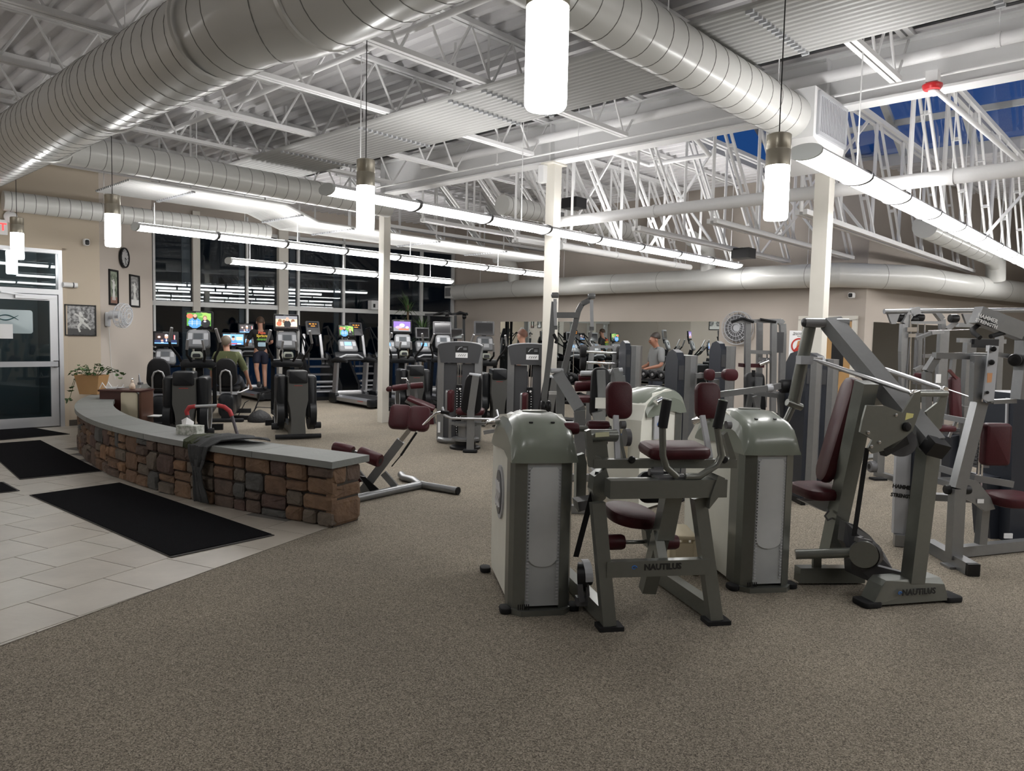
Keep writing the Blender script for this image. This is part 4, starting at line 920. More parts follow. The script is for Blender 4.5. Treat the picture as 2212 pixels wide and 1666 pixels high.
M.bar('stretcher', SILVER, [(2036, 900, .6), (2100, 912, .05)], .04, .05)
M.roll('ankle_roller', BLACKV, (2042, 1058, .05), (2094, 1058, .05), .035)
tw_ = M.poly('stack_shroud', LGREY, [(1938, 955), (1975, 955), (1970, 1030), (1966, 1155), (1930, 1152), (1934, 1040)], .55, .03)
M.poly('stack_side', NAVY, [(1975, 955), (1990, 955), (1982, 1160), (1966, 1158)], .52, .25)
text('lettering', 'HAMMER', M.f(1951, 1053, .547), M.r - ZU * .12, ZU, .044, INK, tw_, bold=.002); text("lettering", "STRENGTH", M.f(1950, 1072, .547), M.r - ZU * .12, ZU, .040, INK, tw_, bold=.002)
b = MB(); b.bar(V2(M.f(1932, 1150, .55), .05), V2(G(2004, 1186), .05), .08, .09); b.build('floor_rail', SILVER, M.t)
M.bar('push_strap', STEEL, [(2020, 832, .5), (2108, 862, .1)], .006)
M.bar('stack_guide', CHROME, [(2118, 930, .3), (2110, 1060, .3)], .015); M.bar('stack_guide', CHROME, [(2124, 930, .3), (2118, 1060, .3)], .015)
b = MB()
for i in range(11): b.obox(M.f(2112, 925 + i * 8, .36), M.r * .05, M.n * .06, ZU * .011)
b.build('weight_stack', GREYP, M.t, kind='stuff')
M = Mach('weight_tower', 'dark navy weight stack shroud at the right edge behind the red seat', 'weight tower', (4.2, 5.95), 86)
M.poly('dark_shroud', NAVY, [(2190, 850), (2300, 850), (2290, 1190), (2180, 1180)], .0, .35); M.poly('pale_edge', LGREY, [(2176, 860), (2188, 860), (2184, 1010), (2172, 1005)], .05, .02)
M.box('lower_label', PAPER, (2178, 1158, -.02), .07, .01, .04); M.poly('lower_frame', NAVY, [(2130, 1030), (2190, 1032), (2186, 1175), (2140, 1172)], .12, .2)
M.bar('floor_frame', SILVER, [(2120, 1185, -.05), (2250, 1182, -.05)], .06, .05)
# ---- cable multi-station behind ----------------------------------------------------------------
M = Mach('cable_station', 'tall silver cable crossover station with pulleys at far right', 'exercise machine', (5.0, 8.4), 84)
M.tube('top_rail', SILVER, [(1910, 673, 0), (2250, 670, .0)], .028)
for px in (1930, 2092): M.poly('rail_bracket', SILVER, [(px - 12, 678), (px + 14, 678), (px + 6, 700), (px - 4, 700)], .0, .03)
M.bar('arch_post', SILVER, [(1952, 955, .0), (1950, 760, .0), (1953, 700, .0), (1965, 676, .0), (1985, 670, .0)], .075, .06)
M.bar('arch_post', SILVER, [(1968, 670, .4), (2020, 672, .4), (2034, 690, .4), (2036, 722, .4)], .06, .06)
for px, w_ in ((1968, .012), (1983, .012), (2030, .012), (1998, .012)): M.bar('guide_rod', CHROME, [(px, 700, .2), (px - 4, 860, .2)], w_)
M.bar('crossbeam', SILVER, [(1950, 697, .02), (2040, 697, .02)], .03, .05); M.bar('crossbeam', SILVER, [(2068, 702, .2), (2170, 705, .2)], .05, .06)
M.bar('crossbeam', SILVER, [(2070, 735, .1), (2170, 738, .1)], .05, .06); M.bar('crossbeam', SILVER, [(1990, 770, .3), (2080, 765, .3)], .04, .05)
M.bar('tower_post', SILVER, [(2038, 715, .0), (2028, 890, .0)], .11, .06); M.bar('tower_post', SILVER, [(2095, 740, .4), (2083, 960, .4)], .12, .08)
M.bar('tower_post', SILVER, [(1985, 720, .3), (1980, 830, .3)], .06, .06); M.bar('tower_post', SILVER, [(2160, 705, .3), (2150, 940, .3)], .07, .06)
text('lettering', 'CABLE', M.f(2036, 735, -.035), ZU + M.r * .06, -M.r, .06, INK, M.t) if False else None
M.bar('swing_arm', SILVER, [(1978, 732, -.05), (2010, 720, -.08), (2036, 717, -.05)], .035, .05); M.bar('swing_arm', SILVER, [(2046, 712, .1), (2066, 695, .1)], .05, .03)
for px, py in ((1947, 687), (1985, 686), (2060, 688), (1972, 690)): M.roll('pulley', BLACK, (px - 8, py, .05), (px + 8, py, .05), .05)
M.bar('cable_carriage', CHROME, [(1957, 712, -.04), (1978, 712, -.04)], .05); M.bar('cable_carriage', CHROME, [(1960, 725, -.04), (1976, 725, -.04)], .04)
M.tube('cable', CHROME, [(1967, 680, -.04), (1966, 712, -.04)], .008); M.tube('cable', GREYP, [(1966, 728, -.04), (1955, 860, -.04)], .006)
M.tube('cable', CHROME, [(2005, 715, 0), (2098, 712, 0)], .005)
M.bar('low_arm', SILVER, [(1975, 800, -.03), (1990, 792, -.03), (1994, 796, -.03)], .035)
M.pad('seat', MAROON, (1990, 815, .2), .20, .10, .06); M.pad('back_pad', MAROON, (2063, 860, .1), .12, .50, .08, .04, .15)
M.pad('seat', MAROON, (2036, 925, .1), .22, .07, .2, .03)
M.box('instruction_card', PAPER, (2027, 818, -.04), .06, .005, .10); M.box('control_panel', BLACK, (2128, 742, .05), .30, .05, .10); M.box('paper_card', LGREY, (2136, 753, -.03), .07, .005, .07)
M.pad('top_shelf', BLACK, (2115, 766, .05), .22, .04, .1, .02)
M.bar('brace', SILVER, [(2060, 770, .2), (2045, 900, .2)], .05); M.bar('brace', mat('dark_red_strut', (.10, .02, .02), .4), [(2050, 800, .1), (2066, 818, .1)], .03)
M.bar('strut', SILVER, [(2080, 875, .2), (2050, 945, .2)], .03, .02); M.poly('shroud', NAVY, [(2052, 945), (2075, 940), (2072, 1050), (2050, 1060)], .2, .2)
for px in (1950, 2030, 2085, 2150):
    b = MB(); q = V2(M.f(px, 900, .15)); b.bar(q + ZU * .04, q + ZU * .9, .07, .06); b.bar(q + ZU * .03 - M.n * .35, q + ZU * .03 + M.n * .45, .07, .06); b.build('base_leg', SILVER, M.t)
b = MB(); q0, q1 = V2(M.f(1945, 900, .15), .03), V2(M.f(2240, 900, .15), .03); b.bar(q0, q1, .06, .06); b.build('base_rail', SILVER, M.t)
b = MB()
for i in range(14): b.obox(V2(M.f(2058, 900, .35), .15 + i * .035), M.r * .09, M.n * .06, ZU * .015)
b.build('weight_stack', GREYP, M.t, kind='stuff')
# low stand foot seen under the press machine
M = Mach('rowing_stand', 'silver footed machine seen beneath the press machine boom', 'exercise machine', (4.0, 8.6), 84)
M.bar('post', SILVER, [(1900, 960, 0), (1897, 1020, 0)], .09); M.foot(1897, 1026, .16, .12); M.roll('wheel', GREYP, (1878, 1008, 0), (1890, 1008, 0), .07)
M.bar('rail', SILVER, [(1897, 985, 0), (1860, 990, .3)], .05); M.bar('upright', SILVER, [(1897, 960, .0), (1893, 880, .2)], .06)
# ---- dark weight towers behind the press machine ----------------------------------------------------
def dark_tower(label, px0, px1, ytop, d, h, side=None, dep=.5, m=NAVY, face=LGREY):
    p0, p1 = P(px0, 800, d), P(px1, 800, d); M = Mach('weight_tower', label, 'weight tower', V2(p0), 88)
    w_ = p1.x - p0.x
    b = MB(); pf = [(0, 0), (0, h * .93), (dep * .15, h * .98), (dep * .45, h), (dep * .8, h * .98), (dep, h * .92), (dep, 0)]
    b.prism(pf, V2(p0), M.n, ZU, M.r * w_); b.build('shroud', m, M.t)
    b = MB(); x0 = V2(p1) + M.r * .002
    n = 6; q = [(0, 0), (.06, .0), (.12, .025), (.155, .08), (.16, dep * .5), (.155, dep - .08), (.12, dep - .02), (0, dep)]
    b.poly3([x0 + M.r * x + M.n * y for x, y in q], ZU * h * .96); b.build('rounded_face', SILVER, M.t)
    b = MB(); b.obox(V2(p0) + M.r * w_ * .5 - M.n * .004 + ZU * h * .84, M.r * w_ * .38, M.n * .004, ZU * h * .05); b.build('placard', DGREY, M.t)
    b = MB(); b.obox(V2(p0) + M.r * w_ * .5 + M.n * dep * .5 + ZU * .03, M.r * w_ * .6, M.n * dep * .56, ZU * .03); b.build('base', BLACK, M.t)
    return M
dark_tower('dark tower with bright rounded side, second behind the torso machine', 1464, 1479, 752, 7.7, 1.50, dep=.55)
dark_tower('slim dark tower just right of the lat arms, before the mirror', 1351, 1362, 738, 9.2, 1.58, dep=.5)
dark_tower('grey weight tower beside the wall fan station', 1556, 1567, 740, 9.6, 1.60, dep=.5)
dark_tower('navy weight tower behind the press machine, left one', 1742, 1750, 745, 7.2, 1.52, dep=.5)
dark_tower('navy weight tower behind the press machine, right one', 1772, 1787, 752, 7.4, 1.50, dep=.55)
# ---- tall lever-arm machine (behind the near tower) ----------------------------------------------------
M = Mach('chest_fly_machine', 'silver machine with two tall hooked arms before the middle column', 'exercise machine', (.42, 6.5), 90)
M.bar('tall_arm', SILVER, [(1197, 652, .0), (1192, 720, .0), (1183, 800, .0), (1176, 858, .0), (1176, 885, .0)], .048, .04)
M.bar('tall_arm', SILVER, [(1276, 647, .05), (1257, 657, .05), (1249, 672, .05), (1235, 730, .05), (1217, 806, .05)], .048, .04)
M.bar('crossbar', SILVER, [(1202, 681, .02), (1248, 681, .04)], .05, .055)
for (px, py) in ((1199, 640), (1278, 642)):
    M.roll('pulley_block', SILVER, (px - 7, py - 2, .02), (px + 7, py - 2, .02), .026)
    hl = M.bar('hanging_handle', LGREY, [(px, py + 6, -.02), (px, py + 30, -.02), (px + 1, py + 64, -.02)], .028); M.box('handle_block', SILVER, (px, py + 68, .02), .04, .03, .035, hl)
M.tube('curved_grip', BLACKR, [(1196, 722, -.02), (1203, 735, -.03), (1200, 742, -.03)], .014); M.tube('curved_grip', SILVER, [(1277, 715, .0), (1272, 738, .0), (1278, 748, .0)], .012)
M.tube('link_tube', LGREY, [(1190, 801, .02), (1216, 801, .04)], .022)
for px in (1172, 1184): M.roll('counterweight', BLACK, (px - 4, 879, .0), (px + 5, 879, .0), .056)
M.bar('boom', SILVER, [(1205, 808, .05), (1253, 886, -.25)], .10, .07)
M.bar('boom_post', SILVER, [(1252, 886, -.25), (1252, 1085, -.25)], .09, .08); M.bar('main_post', SILVER, [(1211, 815, .15), (1208, 1010, .15)], .075, .08)
M.box('white_tag', PAPER, (1194, 849, .0), .07, .02, .03)
b = MB(); q = V2(M.f(1211, 900, .15), .04); b.bar(q - M.n * .6, q + M.n * .5, .08, .07); b.bar(q - M.r * .3, q + M.r * .35, .08, .07); b.build('floor_frame', SILVER, M.t)
# ---- abductor machines --------------------------------------------------------------------------------
def abductor(label):
    t = thing('thigh_machine', label, 'exercise machine', (0, 0, 0), 'grey thigh machines with maroon seats')
    def B(nm, m, fn, par=None):
        b = MB(); fn(b); return b.build(nm, m, par or t)
    H, W_ = 1.53, .66
    for s in (-1, 1):
        B('side_column', SILVER, lambda b: b.poly3([(s * W_ / 2, 0, .02), (s * (W_ / 2 - .10), -.03, .02), (s * (W_ / 2 - .10), .25, .02), (s * W_ / 2, .25, .02)], (0, 0, H - .11)))
        B('front_panel', DGREY, lambda b: b.box((s * .135, .02, .62), (.19, .02, 1.12)))
    top = [(W_ / 2 * math.cos(PI * i / 12), .06 * math.sin(PI * i / 12)) for i in range(13)]
    cap = B('top_cap', DGREY, lambda b: b.poly3([(x, -.035, H - .09 + z) for x, z in top] + [(-W_ / 2 + .05, -.035, H - .34), (W_ / 2 - .05, -.035, H - .34)], (0, .28, 0)))
    B('cap_edge', LGREY, lambda b: [b.bar((top[i][0], .1, H - .085 + top[i][1]), (top[i + 1][0], .1, H - .085 + top[i + 1][1]), .28, .012) for i in range(12)])
    B('placard', INK, lambda b: b.box((.03, -.038, H - .13), (.19, .006, .085)), cap)
    B('placard_figure', LGREY, lambda b: (b.bar((-.03, -.0435, H - .15), (.0, -.0435, H - .11), .012), b.bar((0, -.0435, H - .11), (.04, -.0435, H - .10), .008), b.box((.08, -.0435, H - .12), (.05, .002, .006)), b.box((.08, -.0435, H - .14), (.05, .002, .006))), cap)
    B('white_label', PAPER, lambda b: b.box((.03, -.038, H - .225), (.18, .006, .075)), cap)
    B('label_marks', INK, lambda b: [b.bar((-.02 + i * .03, -.042, H - .24), (.0 + i * .03, -.042, H - .21), .006) for i in range(4)], cap)
    for x in (-.02, .02): B('guide_rod', CHROME, lambda b: b.cyl((x, -.005, .1), (x, -.005, H - .3), .008, 8))
    st = B('weight_stack', BLACK, lambda b: [b.box((0, 0, .16 + i * .038), (.085, .07, .035)) for i in range(19)])
    B('stack_numbers', PAPER, lambda b: [b.box((x, -.037, .16 + i * .038), (.012, .003, .012)) for i in range(18) for x in (-.028, .028)], st)
    st['kind'] = 'stuff'
    B('selector_pin', PAPER, lambda b: b.lathe((.015, -.04, .80), [(.014, 0), (.018, .01), (.012, .022), (.001, .025)], 12, (0, -1, 0)))
    B('lower_panel', DGREY, lambda b: b.box((0, .03, .30), (.46, .02, .55)))
    B('warning_strip', PAPER, lambda b: b.box((-.29, -.033, .22), (.035, .004, .16)))
    B('floor_foot', SILVER, lambda b: b.tube([(-.28, -.02, .05), (-.26, -.16, .05), (-.15, -.22, .05), (.05, -.24, .05)], .04, 10))
    B('base_plate', BLACK, lambda b: b.box((0, .1, .02), (.62, .30, .04)))
    # seat unit
    sx, sy = .27, -.95
    B('spine_post', SILVER, lambda b: (b.bar((sx - .02, sy, .03), (sx - .02, sy, .58), .10, .06, (0, 1, 0)), b.bar((sx - .02, sy, .56), (sx + .045, sy - .06, 1.06), .095, .05, (0, 1, 0))))
    B('post_foot', BLACKR, lambda b: b.pad((sx - .02, sy, .02), (1, 0, 0), (0, 1, 0), .20, .16, .04, .05, .01))
    B('backrest', BLACKV, lambda b: b.pad((sx - .01, sy + .08, .80), (1, 0, -.1), (.1, -.12, 1), .30, .58, .09, .12, .03, 5, .72))
    B('backrest_cap', LGREY, lambda b: b.pad((sx + .03, sy + .0, 1.07), (1, 0, -.1), (0, 1, 0), .17, .10, .03, .04, .01))
    B('seat', MAROON, lambda b: b.pad((sx - .05, sy + .34, .53), (1, 0, 0), (0, 1, 0), .40, .42, .08, .10, .03))
    B('knee_pad', MAROON, lambda b: b.pad((sx - .34, sy + .42, .66), (.2, 1, 0), (0, 0, 1), .16, .32, .07, .05, .02))
    B('pad_plate', SILVER, lambda b: b.pad((sx - .385, sy + .42, .62), (.2, 1, 0), (0, 0, 1), .14, .40, .03, .03, .004))
    B('arm_tube', STEEL, lambda b: b.tube([(sx - .42, sy + .1, .60), (sx - .38, sy, .50), (sx - .28, sy - .06, .47), (sx + .30, sy - .06, .47), (sx + .36, sy + .02, .50), (sx + .33, sy + .1, .58)], .017, 10))
    B('mechanism', SILVER, lambda b: (b.lathe((sx - .12, sy + .35, .12), [(.20, 0), (.20, .03), (.10, .04), (.10, .20), (.17, .21), (.17, .25), (.06, .26), (.06, .38)], 20), b.bar((sx - .34, sy + .3, .36), (sx + .2, sy + .3, .36), .06, .04), b.bar((sx - .34, sy + .38, .14), (sx - .34, sy + .38, .45), .04), b.bar((sx + .15, sy + .2, .25), (sx + .3, sy + .2, .28), .05)))
    B('mechanism_base', BLACK, lambda b: (b.lathe((sx - .12, sy + .35, .0), [(.22, 0), (.22, .03), (.15, .06), (.15, .12)], 20), b.bar((sx - .12, sy + .35, .05), (0, .0, .05), .10, .08)))
    B('adjust_knob', BLACK, lambda b: b.lathe((sx + .3, sy + .2, .28), [(.012, 0), (.02, .02), (.001, .03)], 10, (1, 0, 0)))
    return t
ab1 = abductor('grey thigh machine with white label, nearest the hyperextension bench')
p = G(990, 955); place(ab1, (p.x, p.y, 0), math.radians(-1))
ab2 = copy_tree(ab1); ab2['label'] = 'grey thigh machine with white label, partly behind the middle column'
p = P(1141, 955, 10.79); p.z = 0; place(ab2, (p.x, p.y, 0), math.radians(0))
# ---- hyperextension bench -----------------------------------------------------------------------------
M = Mach('back_extension_bench', 'silver back extension bench with maroon thigh pads beside the stone wall end', 'exercise bench', tuple(G(880, 1065).xy), 88)
gz = lambda px, py, z=.04: V2(G(px, py), z)
b = MB(); b.tube([gz(765, 1087), gz(850, 1068), gz(912, 1055)], .04, 12); b.build('base_tube', SILVER, M.t)
b = MB(); b.tube([gz(908, 1057), gz(893, 1045), gz(872, 1040), gz(866, 1033)], .038, 12); b.build('rear_foot', SILVER, M.t)
ff = MB(); ff.tube([gz(908, 1055), gz(930, 1059), gz(988, 1069)], .038, 12); o = ff.build('front_foot', SILVER, M.t)
b = MB(); b.lathe(gz(988, 1069), [(.04, 0), (.04, .012)], 12, (gz(988, 1069) - gz(930, 1059))); b.build('end_plug', BLACKR, o)
b = MB(); b.pad(gz(758, 1095, .03), (1, 0, 0), (0, 1, 0), .12, .3, .06, .05, .01); b.build('rubber_foot', BLACKR, M.t)
M.bar('inclined_post', SILVER, [(782, 1062, .0), (866, 952, .0)], .085, .075); M.bar('inner_slide', CHROME, [(866, 952, .0), (893, 918, .0)], .045, .045)
M.bar('brace', SILVER, [(828, 1022, .0), (857, 1055, .0)], .06, .05); M.bar('short_leg', SILVER, [(776, 1080, .02), (800, 1050, .02)], .06, .05)
for c in ((864, 901, .18), (905, 905, -.02)):
    b = MB(); b.pad(M.f(*c), M.r - ZU * .05, ZU * .8 + M.r * .62 + M.n * .5, .22, .27, .09, .06, .03, 5); b.build('thigh_pad', MAROON, M.t)
M.tube('handle', CHROME, [(900, 932, -.08), (930, 902, -.1), (942, 893, -.1), (958, 890, -.1)], .014)
M.tube('handle_grip', BLACKR, [(952, 890, -.1), (970, 892, -.1)], .018)
M.tube('gas_strut', BLACK, [(900, 934, -.02), (866, 984, -.02)], .012); M.tube('strut_rod', BLACK, [(866, 984, -.02), (846, 1008, -.02)], .006)
M.roll('ankle_roller', MAROON, (778, 978, -.10), (821, 996, -.20), .068); M.roll('ankle_roller', MAROON, (722, 966, .12), (762, 976, .05), .06)
M.bar('roller_post', SILVER, [(772, 975, .0), (762, 1005, .0), (790, 1040, .0)], .05, .04)
M.poly('foot_plate', BLACK, [(776, 1028), (789, 1031), (829, 1068), (822, 1071), (800, 1063)], -.12, .02); M.poly('step_panel', MAROON, [(763, 1022), (780, 1026), (786, 1040), (764, 1045)], .08, .02)
# ---- decline sit-up bench --------------------------------------------------------------------------------
M = Mach('sit_up_bench', 'maroon decline bench with three rollers behind the left column', 'exercise bench', tuple(G(905, 915).xy), 88)
M.roll('leg_roller', MAROON, (823, 842, .1), (846, 840, .1), .05); M.roll('leg_roller', MAROON, (848, 839, -.1), (880, 835, -.1), .055); M.roll('leg_roller', MAROON, (887, 834, -.1), (914, 832, -.1), .055)
M.bar('roller_post', SILVER, [(880, 822, .0), (882, 855, .0)], .05); M.tube('grip', CHROME, [(867, 818, 0), (878, 818, 0), (883, 830, 0), (884, 842, 0)], .014)
M.bar('roller_post', SILVER, [(898, 838, .05), (900, 870, .05)], .05)
b = MB(); b.pad(M.f(910, 871, -.05), M.r * .95 - ZU * .38, M.n * 1 + ZU * .12, .52, .30, .06, .05, .02); b.build('bench_pad', MAROON, M.t)
M.bar('bench_rail', SILVER, [(876, 866, .0), (940, 898, .0)], .05, .06); M.bar('leg', SILVER, [(890, 872, .05), (878, 918, .05)], .05); M.bar('leg', SILVER, [(935, 895, .05), (940, 918, .05)], .05)
M.tube('floor_tube', mat('maroon_floor_tube', (.12, .05, .05), .4), [(833, 921, -.15), (870, 920, -.05)], .035); M.bar('floor_rail', SILVER, [(868, 919, .05), (945, 918, .05)], .06, .06)
M.poly('side_guard', MAROON, [(905, 905), (935, 893), (938, 925), (925, 930), (902, 925)], -.1, .03)
# ---- preacher / biceps station pieces before the mirror ------------------------------------------------------
M = Mach('curl_machine', 'silver curl machine with maroon arm pads and black back pad, behind the torso machine', 'exercise machine', (1.35, 8.2), 88)
M.bar('spine_post', SILVER, [(1298, 800, .0), (1300, 870, .0), (1296, 965, .0)], .09, .06); M.pad('backrest', BLACKV, (1296, 848, .06), .24, .56, .09, .08, .1, taper=.8)
M.pad('seat', MAROON, (1272, 862, .2), .34, .30, .07, .08, face=(M.r, M.n)); M.roll('arm_roller', MAROON, (1242, 835, .3), (1280, 834, .3), .06); M.roll('arm_roller', MAROON, (1250, 816, .45), (1283, 815, .45), .04)
M.tube('arm_tube', LGREY, [(1254, 807, .4), (1300, 806, .4), (1345, 800, .4)], .03); M.bar('side_frame', SILVER, [(1330, 796, .1), (1336, 830, .1), (1316, 900, .1)], .06, .05)
M.bar('side_frame', SILVER, [(1320, 800, .3), (1344, 812, .3), (1350, 880, .3)], .06, .05); M.box('mechanism', CHROME, (1296, 870, -.06), .12, .10, .12); M.bar('mechanism_arm', SILVER, [(1290, 890, -.05), (1300, 930, -.05)], .12, .08)
b = MB(); q = V2(M.f(1298, 900, 0), .04); b.bar(q - M.r * .35, q + M.r * .35, .08, .07); b.bar(q, q + M.n * .6, .08, .07); b.build('floor_frame', SILVER, M.t)
# ---- press with chest pads right of the torso machine ------------------------------------------------------
M = Mach('row_machine', 'silver row machine with maroon pads and long lever to a black roller', 'exercise machine', (2.4, 7.6), 86)
M.pad('chest_pad', MAROON, (1532, 810, .0), .10, .12, .10, .04); M.pad('chest_pad', MAROON, (1576, 810, -.1), .15, .12, .12, .05)
M.bar('pad_arm', SILVER, [(1502, 812, .05), (1590, 808, .05)], .05); M.pad('rear_pad', MAROON, (1514, 812, .1), .05, .07, .06, .02)
M.bar('long_lever', SILVER, [(1556, 852, .0), (1665, 838, -.1), (1692, 832, -.1)], .06, .06); M.roll('end_roller', BLACKV, (1686, 835, -.1), (1710, 834, -.1), .07)
M.tube('lever_collar', LGREY, [(1656, 839, -.1), (1668, 838, -.1)], .042); M.bar('second_lever', SILVER, [(1592, 845, .2), (1690, 856, .1)], .05, .05)
M.bar('frame_leg', SILVER, [(1630, 856, .0), (1655, 960, .0)], .05); M.bar('frame_leg', SILVER, [(1690, 845, .1), (1700, 980, .1)], .11, .05); M.bar('frame_leg', SILVER, [(1622, 850, .1), (1600, 970, .2)], .05)
M.pad('seat_back', BLACKV, (1630, 850, .5), .22, .46, .09, .06, .2); M.bar('seat_spine', SILVER, [(1640, 815, .42), (1632, 900, .42)], .07, .04)
M.tube('grip', BLACKR, [(1628, 800, .5), (1627, 812, .5)], .02)
b = MB(); q0, q1 = V2(M.f(1600, 900, .15), .04), V2(M.f(1705, 900, .1), .04); b.bar(q0, q1, .08, .07); q = (q0 + q1) / 2; b.bar(q, q + M.n * .8, .08, .07); b.bar(q, V2(M.f(1560, 900, .1), .04), .08, .07); b.build('floor_frame', SILVER, M.t)
b = MB(); b.bar(V2(M.f(1545, 820, .05), .04), M.f(1545, 820, .05), .07, .06); b.build('pad_post', SILVER, M.t)
b = MB(); b.bar(V2(M.f(1545, 820, .05), .04), V2(M.f(1650, 900, .1), .04), .08, .07); b.build('floor_frame', SILVER, M.t)
# ---- assisted pull-up station ---------------------------------------------------------------------------------
M = Mach('pull_up_station', 'silver assisted pull-up station with padded grips before the back wall', 'exercise machine', (3.1, 9.9), 88)
for x, bb in ((1615, .0), (1641, .35), (1671, .0)): M.bar('upright', SILVER, [(x, 698, bb), (x - 2, 905, bb)], .07, .07)
M.bar('upright', SILVER, [(1684, 694, .35), (1690, 700, .35), (1691, 720, .35), (1687, 900, .35)], .08, .07)
M.bar('top_beam', SILVER, [(1578, 694, .0), (1690, 694, .0)], .05, .05); M.bar('top_beam', SILVER, [(1641, 693, .35), (1686, 693, .35)], .05, .05)
for a, c_ in (((1580, 696), (1604, 688)), ((1604, 688), (1628, 696)), ((1642, 690), (1676, 696))): M.tube('padded_grip', BLACKR, [(a[0], a[1], -.08), (c_[0], c_[1], -.08)], .018)
M.bar('crossbeam', SILVER, [(1615, 760, .02), (1670, 762, .02)], .05, .06); M.bar('knee_lever', MAROON, [(1600, 789, .1), (1645, 790, .1)], .05, .20); M.tube('lever_hub', CHROME, [(1640, 788, .0), (1660, 780, .0)], .03)
M.box('weight_shroud', DGREY, (1681, 740, .2), .10, .12, .28); M.bar('guide_rod', CHROME, [(1657, 765, .1), (1655, 880, .1)], .015); M.bar('crossbeam', SILVER, [(1640, 775, .1), (1675, 778, .1)], .04, .05)
b = MB(); q0, q1 = V2(M.f(1605, 900, .15), .04), V2(M.f(1690, 900, .15), .04); b.bar(q0, q1, .08, .07)
for q in (q0, q1): b.bar(q - M.n * .4, q + M.n * .4, .08, .07)
b.build('base_frame', SILVER, M.t); M.box('platform', BLACK, (1650, 892, .2), .30, .40, .03)
# ================================================================ stone wall, mats and the entry side
cv = [Vector((*p, 0)) for p in CURVE]
def smooth(pts, n=6):
    out = []
    for i in range(len(pts) - 1):
        p0, p1, p2, p3 = pts[max(i - 1, 0)], pts[i], pts[i + 1], pts[min(i + 2, len(pts) - 1)]
        for k in range(n):
            t = k / n; out.append(.5 * (2 * p1 + (p2 - p0) * t + (2 * p0 - 5 * p1 + 4 * p2 - p3) * t * t + (3 * p1 - p0 - 3 * p2 + p3) * t ** 3))
    return out + [pts[-1]]
class Path:
    def __init__(s, pts):
        s.p = pts; s.d = [0]
        for a, b in zip(pts, pts[1:]): s.d.append(s.d[-1] + (b - a).length)
        s.L = s.d[-1]
    def at(s, t, off=0.0, z=0.0):
        t = max(-.5, min(s.L + .5, t)); i = 0
        while i < len(s.d) - 2 and s.d[i + 1] < t: i += 1
        a, b = s.p[i], s.p[i + 1]; u = (b - a).normalized(); n = Vector((-u.y, u.x, 0))
        if 0 < i < len(s.p) - 2:                                         # blend normals for a smooth bend
            u0 = (s.p[i] - s.p[i - 1]).normalized(); u1 = (s.p[i + 2] - s.p[i + 1]).normalized(); f = (t - s.d[i]) / max(1e-6, s.d[i + 1] - s.d[i])
            uu = ((u + u0).normalized() * (1 - f) + (u + u1).normalized() * f).normalized(); n = Vector((-uu.y, uu.x, 0))
        return a + u * (t - s.d[i]) + n * off + ZU * z
SP = Path(smooth(cv))
WT, WH_, CT = .36, .505, .055
sw = thing('stone_wall', 'curved low stone wall with grey slab cap dividing entry tiles from the gym floor', 'wall', SP.at(2))
mor = mat('dark_mortar', (.05, .042, .036), .95)
b = MB(); n = 60
for i in range(n):
    t0_, t1_ = SP.L * i / n, SP.L * (i + 1) / n
    q = [SP.at(t0_, -.03), SP.at(t1_, -.03), SP.at(t1_, -WT + .03), SP.at(t0_, -WT + .03)]
    for k in range(4): b.quad(q[k], q[(k + 1) % 4], q[(k + 1) % 4] + ZU * WH_, q[k] + ZU * WH_)
b.build('mortar_core', mor, sw)
STONE = []
for k, (c, d) in enumerate((((.115, .068, .042), (.06, .036, .024)), ((.14, .085, .05), (.075, .046, .03)), ((.085, .058, .044), (.045, .032, .026)), ((.105, .085, .066), (.06, .048, .038)), ((.07, .068, .064), (.04, .039, .037)), ((.165, .095, .052), (.09, .05, .03)), ((.075, .046, .038), (.04, .026, .022)))):
    c, d = tuple(x * 1.5 for x in c), tuple(x * 1.5 for x in d); STONE.append(mat('field_stone_%d' % k, c, .85, noise=(7, d, .28, 8), bump=(18, .9)))
rs = random.Random(11)
def split(x0, z0, x1, z1, out):
    w_, h = x1 - x0, z1 - z0
    if (w_ < .32 and h < .17) or (w_ < .42 and h < .24 and rs.random() < .4) or w_ * h < .018: out.append((x0, z0, x1, z1)); return
    if h > .17 and (h > w_ * .62 or w_ < .2): c = z0 + h * rs.uniform(.36, .64); split(x0, z0, x1, c, out); split(x0, c, x1, z1, out)
    else: c = x0 + w_ * rs.uniform(.34, .66); split(x0, z0, c, z1, out); split(c, z0, x1, z1, out)
